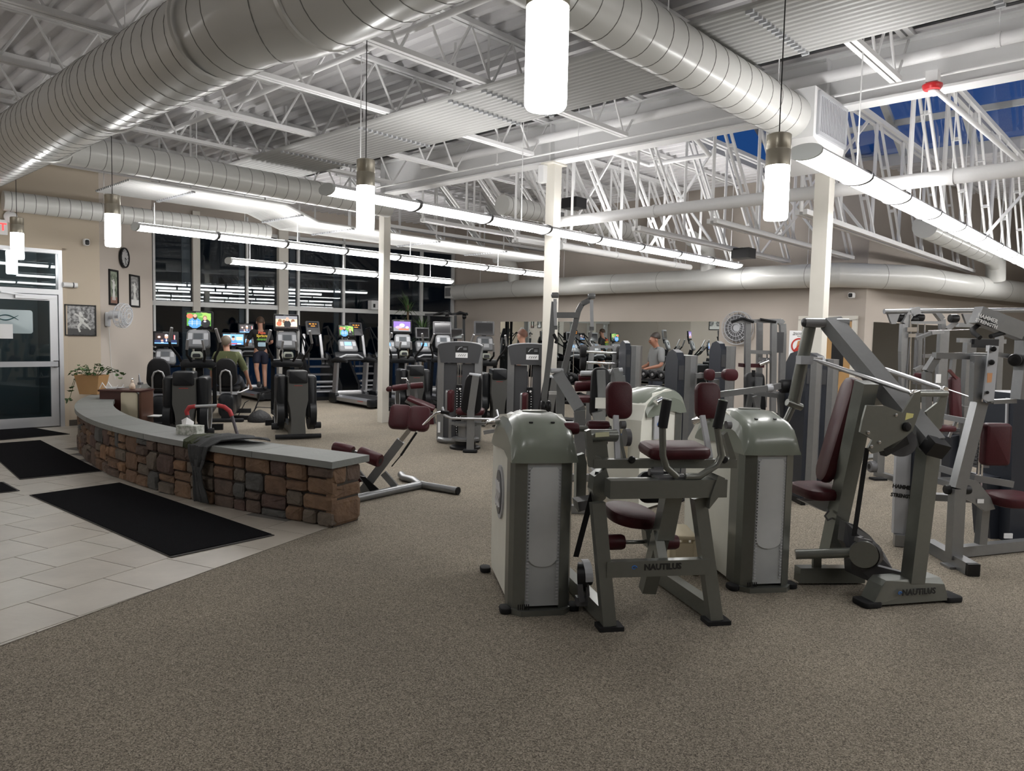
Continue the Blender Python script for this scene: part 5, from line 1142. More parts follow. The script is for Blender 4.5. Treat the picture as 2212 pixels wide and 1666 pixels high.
def stones(fn, L, h, par, x_start=0.0):
    cells = []; x = x_start
    while x < L - .05:
        w_ = min(rs.uniform(.42, .66), L - x)
        if L - x - w_ < .2: w_ = L - x
        split(x, 0.0, x + w_, h, cells); x += w_
    for (x0, z0, x1, z1) in cells:
        g = .006; d = rs.uniform(.012, .04); w_, hh = x1 - x0 - 2 * g, z1 - z0 - 2 * g
        j = lambda a: rs.uniform(-a, a)
        c = min(w_, hh) * .20
        ring = []
        for cx_, cz_, sx, sz in ((x0 + g, z0 + g, 1, 1), (x1 - g, z0 + g, -1, 1), (x1 - g, z1 - g, -1, -1), (x0 + g, z1 - g, 1, -1)):
            k = c * rs.uniform(.4, 1.0)
            a_, b_ = (cx_ + sx * k, cz_ + abs(j(.004)) * sz), (cx_ + abs(j(.004)) * sx, cz_ + sz * k)
            ring += [b_, a_] if (sx, sz) in ((1, 1), (-1, -1)) else [a_, b_]
        mx_, mz_ = (x0 + x1) / 2, (z0 + z1) / 2
        vs = [fn(x, z, -.05) for x, z in ring] + [fn(x, z, d * .35 + j(.004)) for x, z in ring] + [fn(mx_ + (x - mx_) * .80, mz_ + (z - mz_) * .76, d + j(.008)) for x, z in ring] + [fn(mx_ + j(.02), mz_ + j(.01), d + .004)]
        fs = [[r * 8 + i, r * 8 + (i + 1) % 8, (r + 1) * 8 + (i + 1) % 8, (r + 1) * 8 + i] for r in range(2) for i in range(8)] + [[16 + i, 16 + (i + 1) % 8, 24] for i in range(8)]
        m_ = STONE[rs.choice((0, 0, 1, 1, 2, 2, 3, 3, 4, 5, 6) if x0 < 4 else (0, 1, 2, 2, 3, 4, 6, 6))]
        s_ = MB(); s_.add(vs, fs); s_.build('stone', m_, par)
stones(lambda x, z, d: SP.at(x, d - .012, z), SP.L, WH_, sw, -.02)
e0, e1_ = SP.at(0, 0), SP.at(0, -WT); eu = (e1_ - e0).normalized(); en = Vector((eu.y, -eu.x, 0)); en = en if en.x > 0 else -en
stones(lambda x, z, d: e0 + eu * x + en * (d - .005) + ZU * z, WT, WH_, sw)
capm = [mat('grey_slate_cap_%d' % k, c, .6, noise=(5, tuple(x * .86 for x in c), .3, 6), bump=(30, .15)) for k, c in enumerate(((.20, .21, .20), (.185, .195, .185), (.215, .22, .212)))]
x = -.06; k = 0
while x < SP.L:
    x1 = min(SP.L + .1, x + rs.uniform(.75, 1.05)); b = MB(); m_ = 5; v0 = []
    for i in range(m_ + 1):
        t_ = x + .003 + (x1 - x - .006) * i / m_
        v0 += [SP.at(t_, .045, WH_), SP.at(t_, -WT - .045, WH_), SP.at(t_, -WT - .045, WH_ + CT), SP.at(t_, .045, WH_ + CT)]
    b.add(v0, [[i * 4 + q, i * 4 + (q + 1) % 4, (i + 1) * 4 + (q + 1) % 4, (i + 1) * 4 + q] for i in range(m_) for q in range(4)] + [[3, 2, 1, 0], [m_ * 4, m_ * 4 + 1, m_ * 4 + 2, m_ * 4 + 3]])
    b.build('cap_slab', capm[k % 3], sw); x = x1; k += 1
# ledge along the clock wall
lg = thing('stone_ledge', 'short stone ledge with slab top under the clock wall', 'wall', (C1.x + .3, 13.2, 0))
LP = Path([V2(C1) + Vector((.34, .55, 0)), V2(C2) + Vector((.42, -.1, 0))])
b = MB(); b.poly3([LP.at(0, .0), LP.at(LP.L, .0), V2(C2) + Vector((.02, 0, 0)), V2(C1) + Vector((.0, .5, 0))], ZU * WH_); b.build('mortar_core', mor, lg)
stones(lambda x, z, d: LP.at(x, -d, z), LP.L, WH_, lg)
b = MB(); b.poly3([LP.at(0, -.05, WH_), LP.at(LP.L, -.05, WH_), V2(C2, WH_) + Vector((.01, 0, 0)), V2(C1, WH_) + Vector((.0, .5, 0))], ZU * CT); b.build('cap_slab', capm[0], lg)
TOPC = WH_ + CT
# mats ---------------------------------------------------------------------------------------------
MATM = mat('black_mat_pile', (.006, .006, .007), 1.0, spec=.05, noise=(90, (.011, .011, .013), .3), bump=(160, .5)); MATE = mat('mat_rubber_edge', (.035, .032, .03), .7)
for lab, q in (('large black floor mat nearest the camera, lying on the tiles beside the stone wall', [(-4.52, 6.84), (-4.02, 7.49), (-1.83, 5.66), (-2.35, 5.04)]),
               ('black floor mat in the middle of the entry tiles', [(-7.05, 9.70), (-6.57, 10.2), (-4.53, 8.08), (-5.08, 7.54)]),
               ('dark grey floor mat right in front of the glass door', [(-8.1, 11.05), (-7.55, 11.5), (-6.55, 10.85), (-7.08, 10.12)]),
               ('small dark mat corner at the left picture edge', [(-5.6, 7.0), (-5.15, 7.4), (-4.73, 7.02), (-5.2, 6.55)])):
    p = [Vector((*c, .006)) for c in q]; c = sum(p, Vector()) / 4
    t = thing('floor_mat', lab, 'mat', c, 'entry floor mats')
    b = MB(); b.poly3(p, ZU * .006); b.build('edge', MATE, t)
    b = MB(); b.poly3([x_ + (c - x_).normalized() * .03 for x_ in p], ZU * .011); b.build('pile', MATM, t)
# things on and by the wall -----------------------------------------------------------------------------
p = G(411, 938, TOPC); p.z = TOPC
t = thing('tissue_box', 'patterned white tissue box on the stone wall cap', 'tissue box', p)
tm = mat('patterned_card', (.55, .56, .52), .6, noise=(28, (.25, .27, .22), .12))
b = MB(); b.box(p + ZU * .045, (.235, .12, .09), math.radians(-14)); b.build('carton', tm, t)
b = MB(); b.add([p + Vector((-.09, .02, .09)), p + Vector((.03, .01, .09)), p + Vector((-.045, .03, .165)), p + Vector((-.10, .03, .135)), p + Vector((-.03, -.03, .10)), p + Vector((.02, .04, .12))], [[0, 4, 2, 3], [4, 1, 2], [1, 5, 2]]); b.build('tissue', PAPER, t)
# draped jacket
t = thing('jacket', 'dark grey jacket with green lining draped over the stone wall', 'jacket', SP.at(2.0, 0, TOPC))
jm = mat('grey_fleece', (.045, .047, .048), .9, bump=(90, .3)); jg = mat('olive_lining', (.035, .042, .018), .9, bump=(60, .3))
def cloth(tc_, prof, wid, name, m_, sag=.012, ph=0.0, par=t):
    """prof: (offset from outer face, z); wid: half width along the wall per station"""
    b = MB(); n = 16; vs = []
    for k, ((o, z), (w0, w1)) in enumerate(zip(prof, wid)):
        for i in range(n + 1):
            f_ = i / n; s_ = tc_ + w0 + (w1 - w0) * f_; fold = sag * (math.sin(f_ * 9 + ph + k * .35) + .6 * math.sin(f_ * 21 + k * .8 + ph))
            top = z > TOPC - .02
            vs.append(SP.at(s_, o + (0 if top else abs(fold)), z + (abs(fold) if top else 0)))
    fs = [[k * (n + 1) + i, k * (n + 1) + i + 1, (k + 1) * (n + 1) + i + 1, (k + 1) * (n + 1) + i] for k in range(len(prof) - 1) for i in range(n)]
    b.add(vs, fs, True); o_ = b.build(name, m_, par); sm = o_.modifiers.new('thick', 'SOLIDIFY'); sm.thickness = .012; sm.offset = 1; return o_
tc0 = 2.0
for i in range(400):
    q_ = SP.at(i * .01, 0, TOPC)
    if q_.x < G(445, 962, TOPC).x: tc0 = i * .01; break
cloth(tc0, [(-.40, TOPC + .012), (-.30, TOPC + .03), (-.15, TOPC + .035), (-.02, TOPC + .02), (.055, TOPC - .02), (.062, TOPC - .10), (.06, TOPC - .2)], [(-.36, .10), (-.34, .16), (-.28, .20), (-.16, .20), (-.09, .19), (-.06, .17), (-.02, .14)], 'body', jm, .016)
cloth(tc0, [(.064, TOPC - .14), (.07, TOPC - .24), (.066, TOPC - .34), (.062, TOPC - .44), (.064, .035)], [(-.06, .15), (-.01, .11), (-.02, .10), (-.06, .11), (-.10, .10)], 'hanging_sleeve', jm, .012, 1.5)
cloth(tc0 + .22, [(-.34, TOPC + .012), (-.2, TOPC + .03), (-.06, TOPC + .025), (.055, TOPC - .01), (.06, TOPC - .05)], [(-.10, .05), (-.12, .09), (-.12, .11), (-.10, .08), (-.06, .04)], 'lining', jg, .014, .6)
# ab roller frame
t = thing('ab_roller', 'red and grey tubular ab roller standing behind the stone wall', 'exerciser', V2(P(460, 900, 8.3)))
R_ = lambda x_, y_: P(x_, y_, 8.3)
gt = mat('grey_foam_grip', (.10, .09, .10), .7); rt = mat('red_foam_grip', (.38, .03, .035), .6)
l0, r0 = V2(R_(426, 940), .02), V2(R_(530, 980), .02)
for nm, m_, pts, r in (('grey_leg', gt, [l0, R_(413, 918), R_(405, 897)], .018), ('red_grip', rt, [R_(405, 897), R_(403, 889), R_(409, 880), R_(422, 878)], .024), ('silver_bar', LGREY, [R_(422, 878), R_(470, 876)], .016),
                       ('red_grip', rt, [R_(470, 876), R_(484, 879), R_(496, 888), R_(501, 899)], .024), ('grey_leg', gt, [R_(501, 899), R_(510, 930), R_(517, 950), r0], .018),
                       ('rocker', gt, [l0 + Vector((0, -.25, .06)), l0, l0 + Vector((0, .3, .05))], .016), ('rocker', gt, [r0 + Vector((0, -.25, .06)), r0, r0 + Vector((0, .3, .05))], .016)):
    b = MB(); b.tube(pts, r, 10); b.build(nm, m_, t)
# cabinet inside the curve
cm = mat('dark_cherry_veneer', (.060, .018, .014), .35, noise=(3, (.045, .013, .011), .3)); crm = mat('cream_panel', (.60, .54, .40), .5)
p0 = P(262, 860, 10.7); p0.z = 0
t = thing('cabinet', 'dark cherry cabinet with a cream curved side panel behind the wall', 'cabinet', p0)
b = MB(); b.box(p0 + Vector((-.14, .15, .34)), (.32, .36, .66)); b.build('body', cm, t)
b = MB(); b.box(p0 + Vector((0, .15, .685)), (.62, .42, .025)); b.build('top', cm, t); b = MB(); b.box(p0 + Vector((.29, .15, .34)), (.03, .36, .66)); b.build('side_panel', mat('brown_side', (.12, .055, .035), .4), t)
b = MB(); b.pad(p0 + Vector((.13, -.02, .36)), (1, 0, 0), (0, 0, 1), .24, .62, .05, .03, .012); b.build('cream_panel', crm, t)
b = MB(); b.box(p0 + Vector((.36, .25, .3)), (.22, .2, .012)); b.build('side_shelf', PAPER, t)
p = p0 + Vector((.10, .12, .699)); t = thing('perfume_bottle', 'small clear amber bottle on the cherry cabinet', 'bottle', p)
gl = mat('amber_glass', (.45, .30, .20), .15, noise=(14, (.7, .6, .5), .2)); b = MB(); b.lathe(p, [(.03, 0), (.042, .01), (.045, .05), (.03, .08), (.018, .10), (.022, .12), (.01, .14)], 12); b.build('flask', gl, t); b = MB(); b.lathe(p + ZU * .14, [(.014, 0), (.016, .015), (.008, .03)], 10); b.build('stopper', CHROME, t)
p = p0 + Vector((-.22, .16, .699)); t = thing('plate_stand', 'white wire stand with papers on the cherry cabinet', 'stand', p)
b = MB()
for y in (-.08, .08): b.tube([p + Vector((-.14, y, .005)), p + Vector((-.10, y, .09)), p + Vector((-.04, y, .01)), p + Vector((.10, y, .01)), p + Vector((.13, y, .06))], .006, 6)
b.build('wire_frame', PAPER, t); b = MB(); b.box(p + Vector((.02, 0, .02)), (.26, .14, .006)); b.build('paper', LGREY, t)
p = G(204, 845, TOPC); p.z = TOPC; t = thing('dome_counter', 'small black gadget with a silver dome on the wall cap', 'gadget', p)
b = MB(); b.pad(p + ZU * .035, (1, 0, 0), (0, 1, 0), .125, .10, .07, .02, .01); b.build('black_base', BLACK, t); b = MB(); b.lathe(p + ZU * .06, [(.048, 0), (.05, .02), (.04, .045), (.02, .06), (.002, .064)], 16); b.build('silver_dome', CHROME, t)
# planter
p = P(199, 842, 11.42); p.z = TOPC + .004
t = thing('planter', 'trailing green plant in a tan wooden planter box on the wall end', 'plant', p)
wm = mat('tan_planter_wood', (.42, .25, .11), .5, noise=(2.5, (.36, .20, .085), .3))
b = MB(); b.add([p + Vector((sx * w_, sy * w_ * .8, z)) for z, w_ in ((0, .135), (.30, .19)) for sx, sy in ((-1, -1), (1, -1), (1, 1), (-1, 1))], [[3, 2, 1, 0], [0, 1, 5, 4], [1, 2, 6, 5], [2, 3, 7, 6], [3, 0, 4, 7]]); b.build('wood_box', wm, t)
b = MB(); b.box(p + ZU * .285, (.36, .28, .01)); b.build('soil', mat('soil', (.03, .02, .015), .9), t)
lfm = [mat('leaf_green', (.035, .085, .018), .45), mat('leaf_dark', (.018, .05, .012), .45), mat('leaf_pale', (.09, .15, .04), .45)]
rp_ = random.Random(5)
ends = [(-.30, -.05, .08), (-.26, .1, .24), (-.20, -.12, .36), (-.05, -.1, .40), (.08, .0, .44), (.22, -.05, .40), (.34, -.1, .36), (.46, -.12, .38), (.40, .05, .30), (-.28, -.12, -.06), (.0, -.15, .34), (-.14, 0, .42), (.16, -.16, .36)]
for ex, ey, ez in ends:
    e = p + Vector((ex, ey, ez)); b0_ = p + Vector((ex * .25, ey * .2, .29)); mid = (b0_ + e) / 2 + ZU * (.10 if ez > .1 else .22)
    b = MB(); b.tube([b0_, mid, e], .004, 5); b.build('stem', lfm[0], t)
    for k in range(5):
        c = e + Vector((rp_.uniform(-.06, .06), rp_.uniform(-.05, .05), rp_.uniform(-.05, .04))) if k else e
        d = Vector((rp_.uniform(-1, 1), rp_.uniform(-1, .2), rp_.uniform(-.7, .4))).normalized(); s_ = d.cross(ZU).normalized(); L_ = rp_.uniform(.05, .085); nn = s_.cross(d)
        b = MB(); b.add([c, c + d * L_ * .35 + s_ * L_ * .45 + nn * .012, c + d * L_ * .8 + s_ * L_ * .28, c + d * L_, c + d * L_ * .8 - s_ * L_ * .28, c + d * L_ * .35 - s_ * L_ * .45 + nn * .012, c + d * L_ * .5 - nn * .01], [[0, 1, 6], [1, 2, 6], [2, 3, 6], [3, 4, 6], [4, 5, 6], [5, 0, 6]]); b.build('leaf', lfm[rp_.choice((0, 0, 1, 2))], t)
# phone on the ledge
p = G(301, 818, TOPC); p.z = TOPC; p = Vector((C2.x + .35, p.y - .6, TOPC)); p = P(301, 817, 13.6); p.z = TOPC
t = thing('phone', 'silver cordless phone standing on the stone ledge', 'phone', p)
b = MB(); b.box(p + ZU * .02, (.10, .09, .04)); b.build('cradle', GREYP, t)
b = MB(); b.pad(p + Vector((-.03, .02, .13)), Vector((1, 0, .3)), Vector((-.3, .15, 1)), .065, .22, .03, .02, .008); h_ = b.build('handset', LGREY, t)
b = MB()
for i in range(3):
    for j in range(4): b.box(p + Vector((-.03 + (i - 1) * .016, .0, .09 + j * .025)), (.011, .006, .014))
b.build('keypad', BLACK, h_)
# wall fittings -----------------------------------------------------------------------------------------------
def dw(px, py, off=0.0): return hit(px, py, C1, 43.0) - E2 * off
cwd = V2(C2 - C1).normalized(); cwn = Vector((cwd.y, -cwd.x, 0))
def cw(px, py, off=0.0): return hit(px, py, C1, -5) + cwn * off
c = cw(265, 557, .0); t = thing('wall_clock', 'round black rimmed clock on the side wall', 'clock', c)
b = MB(); b.lathe(c, [(.165, .005), (.18, .02), (.176, .05), (.155, .055), (.15, .04)], 32, cwn, cap=False); b.build('rim', BLACK, t)
b = MB(); b.lathe(c, [(.155, .02), (.15, .035), (.001, .036)], 32, cwn); b.build('face', mat('clock_face', (.40, .40, .40), .5), t)
b = MB()
for i in range(12):
    a = i * PI / 6; v = cwd * math.sin(a) + ZU * math.cos(a); b.bar(c + cwn * .038 + v * .112, c + cwn * .038 + v * .135, .012, .003, cwn)
b.build('hour_mark', INK, t)
for a, L_, w_ in ((2.0, .075, .012), (2.9, .11, .008)):
    v = cwd * math.sin(a) + ZU * math.cos(a); b = MB(); b.bar(c + cwn * .042, c + cwn * .042 + v * L_, w_, .003, cwn); b.build('hand', INK, t)
PH = [mat('photo_grey_%d' % i, c_, .5, noise=(sc, d_, .12, 6)) for i, (c_, d_, sc) in enumerate((((.42, .42, .42), (.08, .08, .08), 26), ((.30, .34, .26), (.08, .10, .07), 14), ((.36, .36, .35), (.10, .10, .10), 18)))]
PW, PD, PB = mat('photo_white', (.62, .62, .60), .5), mat('photo_dark', (.06, .06, .06), .5), mat('photo_dirt', (.22, .12, .09), .5)
def picture(label, o, u, w_, h, nn, bgm, fig, border=.018, ground=PD):
    t = thing('framed_photo', label, 'picture', o, 'framed sports photographs')
    b = MB()
    for s in (-1, 1): b.obox(o + u * s * (w_ / 2 - border / 2) + nn * .012, u * border / 2, nn * .012, ZU * h / 2); b.obox(o + ZU * s * (h / 2 - border / 2) + nn * .012, u * w_ / 2, nn * .012, ZU * border / 2)
    b.build('frame', BLACK, t)
    b = MB(); b.plate(o + nn * .006, u, ZU, w_ - border, h - border, .004); pr = b.build('print', bgm, t)
    z = nn * .0095
    b = MB(); b.quad(o + z - u * w_ * .45 - ZU * h * .46, o + z + u * w_ * .45 - ZU * h * .46, o + z + u * w_ * .45 - ZU * h * .27, o + z - u * w_ * .45 - ZU * h * .27); b.build('printed_ground', ground, pr)
    z = nn * .0105; b = MB(); S = min(w_, h)
    Q = lambda x, y: o + z + u * x * w_ + ZU * y * h
    for a_, c_, th in fig: b.bar(Q(*a_), Q(*c_), th * S, .0008, nn)
    hx = fig[0][0]; b.prism([(.055 * S * math.cos(i * PI / 5), .06 * S * math.sin(i * PI / 5)) for i in range(10)], Q(hx[0], hx[1]) + ZU * .05 * S, u, ZU, nn * .0006); b.build('printed_figure', PW, pr)
o = (dw(143, 692) + dw(203, 692)) / 2
F_A = [((.0, .17), (.04, -.05), .16), ((.0, .12), (-.18, .2), .06), ((.02, .1), (.22, .02), .06), ((.04, -.05), (-.08, -.22), .09), ((-.08, -.22), (-.02, -.38), .06), ((.05, -.05), (.24, -.2), .08), ((.24, -.2), (.32, -.3), .05)]
picture('black and white framed sports photo beside the entry door', o, E1, .46, .50, -E2, PH[0], F_A)
F_B = [((.02, .18), (.0, -.05), .24), ((.02, .14), (-.2, .2), .09), ((.0, -.05), (-.08, -.36), .12), ((.02, -.05), (.14, -.36), .12), ((.04, .12), (.2, .05), .09)]
picture('narrow framed photo of a batter, left one under the clock', cw(244, 621), cwd, .34, .60, cwn, PH[1], F_B, .03, PB)
picture('narrow framed photo of players, right one under the clock', cw(289.5, 629), cwd, .42, .58, cwn, PH[2], F_B, .03, PW)
# oscillating fan
c = cw(240, 690, .02); t = thing('wall_fan', 'white oscillating fan on a wall arm below the photos', 'fan', c)
wp = mat('fan_white_plastic', (.62, .63, .66), .4)
b = MB(); b.pad(cw(229, 690, .03), cwd, ZU, .12, .24, .05, .03, .015); b.build('wall_bracket', wp, t)
h0, h1 = cw(229, 687, .06), cw(225, 684, .17); fc = cw(221, 681, .33); fx = Vector((1, -.02, -.1)).normalized()
b = MB(); b.tube([h0, h0 + (h1 - h0) * .5, h1], .025, 10); b.build('arm', wp, t)
b = MB(); b.lathe(fc - fx * .22, [(.03, 0), (.065, .01), (.07, .10), (.05, .14)], 18, fx); b.build('motor', wp, t)
b = MB()
for r, h in ((.20, 0), (.20, .09), (.17, .12), (.17, -.03), (.12, .14), (.12, -.05), (.05, .145)):
    b.lathe(fc + fx * (h - .05), [(r - .004, -.004), (r + .004, -.004), (r + .004, .004), (r - .004, .004), (r - .004, -.004)], 28, fx, cap=False)
ox = fx.orthogonal().normalized(); oy = fx.cross(ox)
for i in range(24):
    v = ox * math.cos(i * PI / 12) + oy * math.sin(i * PI / 12); b.tube([fc + v * .05 + fx * .095, fc + v * .13 + fx * .085, fc + v * .2 + fx * .02, fc + v * .2 - fx * .05, fc + v * .1 - fx * .10], .0035, 4, False)
b.build('guard_grille', wp, t, kind='stuff')
for i in range(3):
    a = i * 2 * PI / 3; v = ox * math.cos(a) + oy * math.sin(a); s_ = fx.cross(v)
    b = MB(); b.add([fc + v * .03 - s_ * .03, fc + v * .03 + s_ * .03 + fx * .02, fc + v * .17 + s_ * .075 + fx * .03, fc + v * .18, fc + v * .15 - s_ * .05 - fx * .02], [[0, 1, 2, 3, 4]]); b.build('blade', LGREY, t)
b = MB(); b.tube([cw(231, 703, .03), cw(234, 730, .02), cw(236, 745, .012), cw(239, 790, .012), cw(246, 820, .03)], .004, 5); b.build('cord', PAPER, t)
c = dw(184, 524, .05); t = thing('security_camera', 'black and white dome camera high on the entry wall', 'camera', c)
b = MB(); b.pad(c, E1, ZU, .085, .11, .09, .03, .015); b.build('white_body', PAPER, t); b = MB(); b.pad(c - E2 * .05 - ZU * .005, E1, ZU, .06, .08, .02, .02, .006); b.build('black_lens', BLACK, t)
c = bw(1838, 2.46, .06); t = thing('security_camera', 'black and white dome camera on the back wall near the corner', 'camera', c)
b = MB(); b.pad(c, bd, ZU, .10, .10, .10, .03, .015); b.build('white_body', PAPER, t); b = MB(); b.pad(c + bn * .05, bd, ZU, .07, .07, .02, .02, .006); b.build('black_lens', BLACK, t)
c = dw(150, 616, .04); t = thing('emergency_light', 'small white emergency light beside the door frame', 'light', c)
b = MB(); b.cyl(c - E1 * .10, c + E1 * .10, .04, 16); b.build('housing', PAPER, t); b = MB(); b.cyl(c + E1 * .03, c + E1 * .05, .043, 16); b.build('lens_band', GREYP, t)
c = dw(-16, 490, .06); t = thing('exit_sign', 'red lettered exit sign at the left picture edge', 'sign', c)
b = MB(); b.obox(c, E1 * .17, E2 * .03, ZU * .11); b.build('body', PAPER, t); text('lettering', 'EXIT', c - E2 * .032, E1, ZU, .15, mat('exit_red', (.6, .02, .02), .5, emit=(1, .05, .05), estr=1.5), t, bold=.004)
c = dw(20, 470, .06); b = MB(); b.lathe(c, [(.09, 0), (.09, .03), (.05, .07), (.001, .08)], 16, -E2); b.build('wall_siren', WHITE, label='white round siren on the wall beside the exit sign', cat='siren')
# mirror-wall fan, sign on the column, step stool
c = bw(1598, 1.87, .10); t = thing('wall_fan', 'grey round fan on the back wall above the pull-up station', 'fan', c)
b = MB()
for r, h in ((.33, 0), (.33, .08), (.25, .10), (.17, .11), (.09, .115)): b.lathe(c + bn * (h - .04), [(r - .006, -.005), (r + .006, -.005), (r + .006, .005), (r - .006, .005), (r - .006, -.005)], 28, bn, cap=False)
for i in range(20):
    v = bd * math.cos(i * PI / 10) + ZU * math.sin(i * PI / 10); b.tube([c + v * .08 + bn * .075, c + v * .33 + bn * .02, c + v * .33 - bn * .04], .005, 4, False)
b.build('guard_grille', LGREY, t, kind='stuff'); b = MB(); b.lathe(c, [(.09, -.09), (.09, .03), (.07, .05)], 18, bn); b.build('motor', LGREY, t)
b = MB(); b.lathe(c, [(.28, 0), (.28, .005)], 20, bn); b.build('blade', GREYP, t)
sc = AB(8.11, 3.05, 0); p = hit(1725, 745, sc - Vector((0, .125, 0)), 88); t = thing('paper_sign', 'white paper sign with red prohibition circle on the right column', 'sign', p)
u_ = deg_dir(88); n_ = Vector((-u_.y, u_.x, 0)) * -1
b = MB(); b.plate(p, u_, ZU, .205, .30, .004); sg = b.build('sheet', PAPER, t)
b = MB(); b.lathe(p + n_ * .003 - ZU * .01, [(.066, 0), (.066, .003), (.082, .003), (.082, 0)], 28, n_, cap=False); b.bar(p + n_ * .005 + u_ * .05 + ZU * .045, p + n_ * .005 - u_ * .05 - ZU * .065, .014, .002, n_); b.build('red_circle', RED, sg)
hm_ = mat('hand_print', (.50, .22, .08), .5); b = MB(); b.prism([(-.03, -.05), (.03, -.05), (.035, .0), (.01, .05), (-.012, .045), (-.02, .0)], p + n_ * .003 - ZU * .005, u_, ZU, n_ * .001); b.build('printed_hand', hm_, sg)
b = MB(); b.obox(p + n_ * .0035 - ZU * .055, u_ * .035, n_ * .001, ZU * .018); b.build('printed_cuff', RED, sg)
for k, (s_, z) in enumerate((('Please keep feet', .125), ('safe off of the gym', .108), ('floor', .09), ('Wipe down', -.105), ('before you go', -.122))): text('lettering', s_, p + n_ * .0028 + ZU * z, u_, ZU, .019, INK, sg)
b = MB(); b.plate(p - ZU * .62 + u_ * .35, u_, ZU, .01, .01, .01)
p = P(1468, 1150, 5.0); p.z = 0
t = thing('step_stool', 'cream plastic step stool on the carpet behind the torso machine', 'stool', p); om = mat('cream_plastic', (.62, .54, .38), .45)
b = MB(); b.pad(p + Vector((.02, .1, .255)), (1, 0, 0), (0, 1, 0), .18, .34, .03, .03, .01); b.build('top', om, t)
for x_ in (-.06, .10):
    b = MB(); b.pad(p + Vector((x_, -.05, .12)), (1, .1, 0), (0, .05, 1), .05, .24, .06, .015, .01); b.build('leg', om, t); b = MB(); b.pad(p + Vector((x_, .25, .12)), (1, 0, 0), (0, 0, 1), .05, .24, .05, .015, .01); b.build('leg', om, t)
b = MB(); b.box(p + Vector((.02, -.06, .17)), (.14, .03, .10)); b.build('apron', om, t)
# ================================================================ cardio machines
def smat(nm, c, e=1.1): return mat('screen_' + nm, tuple(x * .2 for x in c), .3, emit=c, estr=e)
SC = {k: smat(k, c) for k, c in dict(black=(.01, .01, .012), dark=(.03, .02, .02), skin=(.62, .36, .26), white=(.8, .82, .9), navy=(.02, .03, .09), green=(.10, .32, .05), lime=(.30, .50, .10), plaid=(.08, .28, .70), coral=(.65, .16, .08), grey=(.25, .25, .27), sky=(.20, .45, .85), pink=(.6, .35, .5), brown=(.25, .12, .06), red=(.6, .05, .05), warm=(.7, .55, .42), amber=(1.0, .35, .05), purple=(.25, .15, .5)).items()}
def screen(par, c, u, v, w_, h, kind, nn):
    """lit picture on a display: flat shapes of light"""
    b = MB(); z = [0]
    def R(m, x, y, sx, sy):
        z[0] += .0006; b.use(SC[m]); o = c + u * (x * w_) + v * (y * h) + nn * z[0]; b.quad(o - u * sx * w_ / 2 - v * sy * h / 2, o + u * sx * w_ / 2 - v * sy * h / 2, o + u * sx * w_ / 2 + v * sy * h / 2, o - u * sx * w_ / 2 + v * sy * h / 2)
    def O(m, x, y, rx, ry):
        z[0] += .0006; b.use(SC[m]); o = c + u * (x * w_) + v * (y * h) + nn * z[0]; b.quad(*[o + u * rx * w_ * math.cos(i * PI / 5) + v * ry * h * math.sin(i * PI / 5) for i in range(10)])
    if kind == 'hearing':
        R('black', 0, 0, 1, 1); R('dark', -.2, .1, .5, .7); O('brown', -.3, .12, .09, .12); O('white', -.3, .12, .06, .09); R('navy', 0, -.3, 1, .3); O('navy', .03, -.22, .22, .22); R('white', .03, -.18, .06, .2); O('skin', .03, .16, .085, .2); O('white', .03, .28, .08, .10); R('red', .38, .12, .05, .4); R('white', .41, .1, .03, .4); R('sky', 0, -.44, 1, .10); R('white', -.15, -.36, .12, .06); O('skin', -.16, -.2, .06, .08)
    elif kind == 'couple':
        R('green', 0, 0, 1, 1); O('lime', .2, .35, .3, .2); O('lime', .38, .1, .12, .3); O('coral', -.38, .25, .14, .2); O('green', -.05, .38, .2, .15); O('plaid', -.17, -.28, .28, .42); R('white', -.17, -.2, .5, .02); R('white', -.17, -.34, .54, .02); R('white', -.28, -.26, .015, .44); R('white', -.08, -.26, .015, .44); O('dark', -.16, .18, .10, .22); O('skin', -.16, .28, .08, .14); O('black', .28, -.3, .2, .34); O('brown', .25, .12, .09, .2); O('skin', .25, .08, .07, .17); O('white', .25, -.16, .06, .05)
    elif kind == 'anchor':
        R('sky', 0, 0, 1, 1); R('white', -.3, .2, .3, .4); R('warm', .3, .1, .3, .3); R('plaid', 0, -.35, 1, .3); O('plaid', 0, -.3, .2, .3); O('skin', 0, .08, .08, .22); O('black', 0, .24, .08, .10); R('red', -.1, -.42, .7, .10); R('white', .3, -.42, .2, .1)
    elif kind == 'group':
        R('warm', 0, 0, 1, 1); R('grey', 0, .38, 1, .25); O('brown', -.3, .08, .09, .18); O('brown', -.12, .05, .07, .15); O('brown', .3, .08, .09, .18); O('coral', -.34, -.15, .12, .2); O('white', .34, -.15, .14, .2); O('black', .04, -.18, .17, .34); O('skin', .04, .24, .08, .17); R('dark', 0, -.44, 1, .12)
    elif kind == 'sport':
        R('purple', 0, .1, 1, .8); R('grey', 0, -.3, 1, .4); O('white', .0, .1, .16, .2); O('pink', -.2, -.1, .2, .15); R('coral', .1, -.3, .6, .15); O('white', .3, -.1, .1, .12)
    elif kind == 'amber':
        R('black', 0, 0, 1, 1); R('amber', -.25, .2, .2, .18); R('amber', .05, .2, .2, .18); R('amber', .3, .2, .1, .18); R('amber', 0, -.2, .4, .14)
    elif kind == 'blue':
        R('sky', 0, 0, 1, 1); R('white', -.2, .2, .4, .3); R('white', .25, -.1, .3, .3); R('plaid', -.2, -.25, .4, .2)
    o = b.build('screen', None, par)
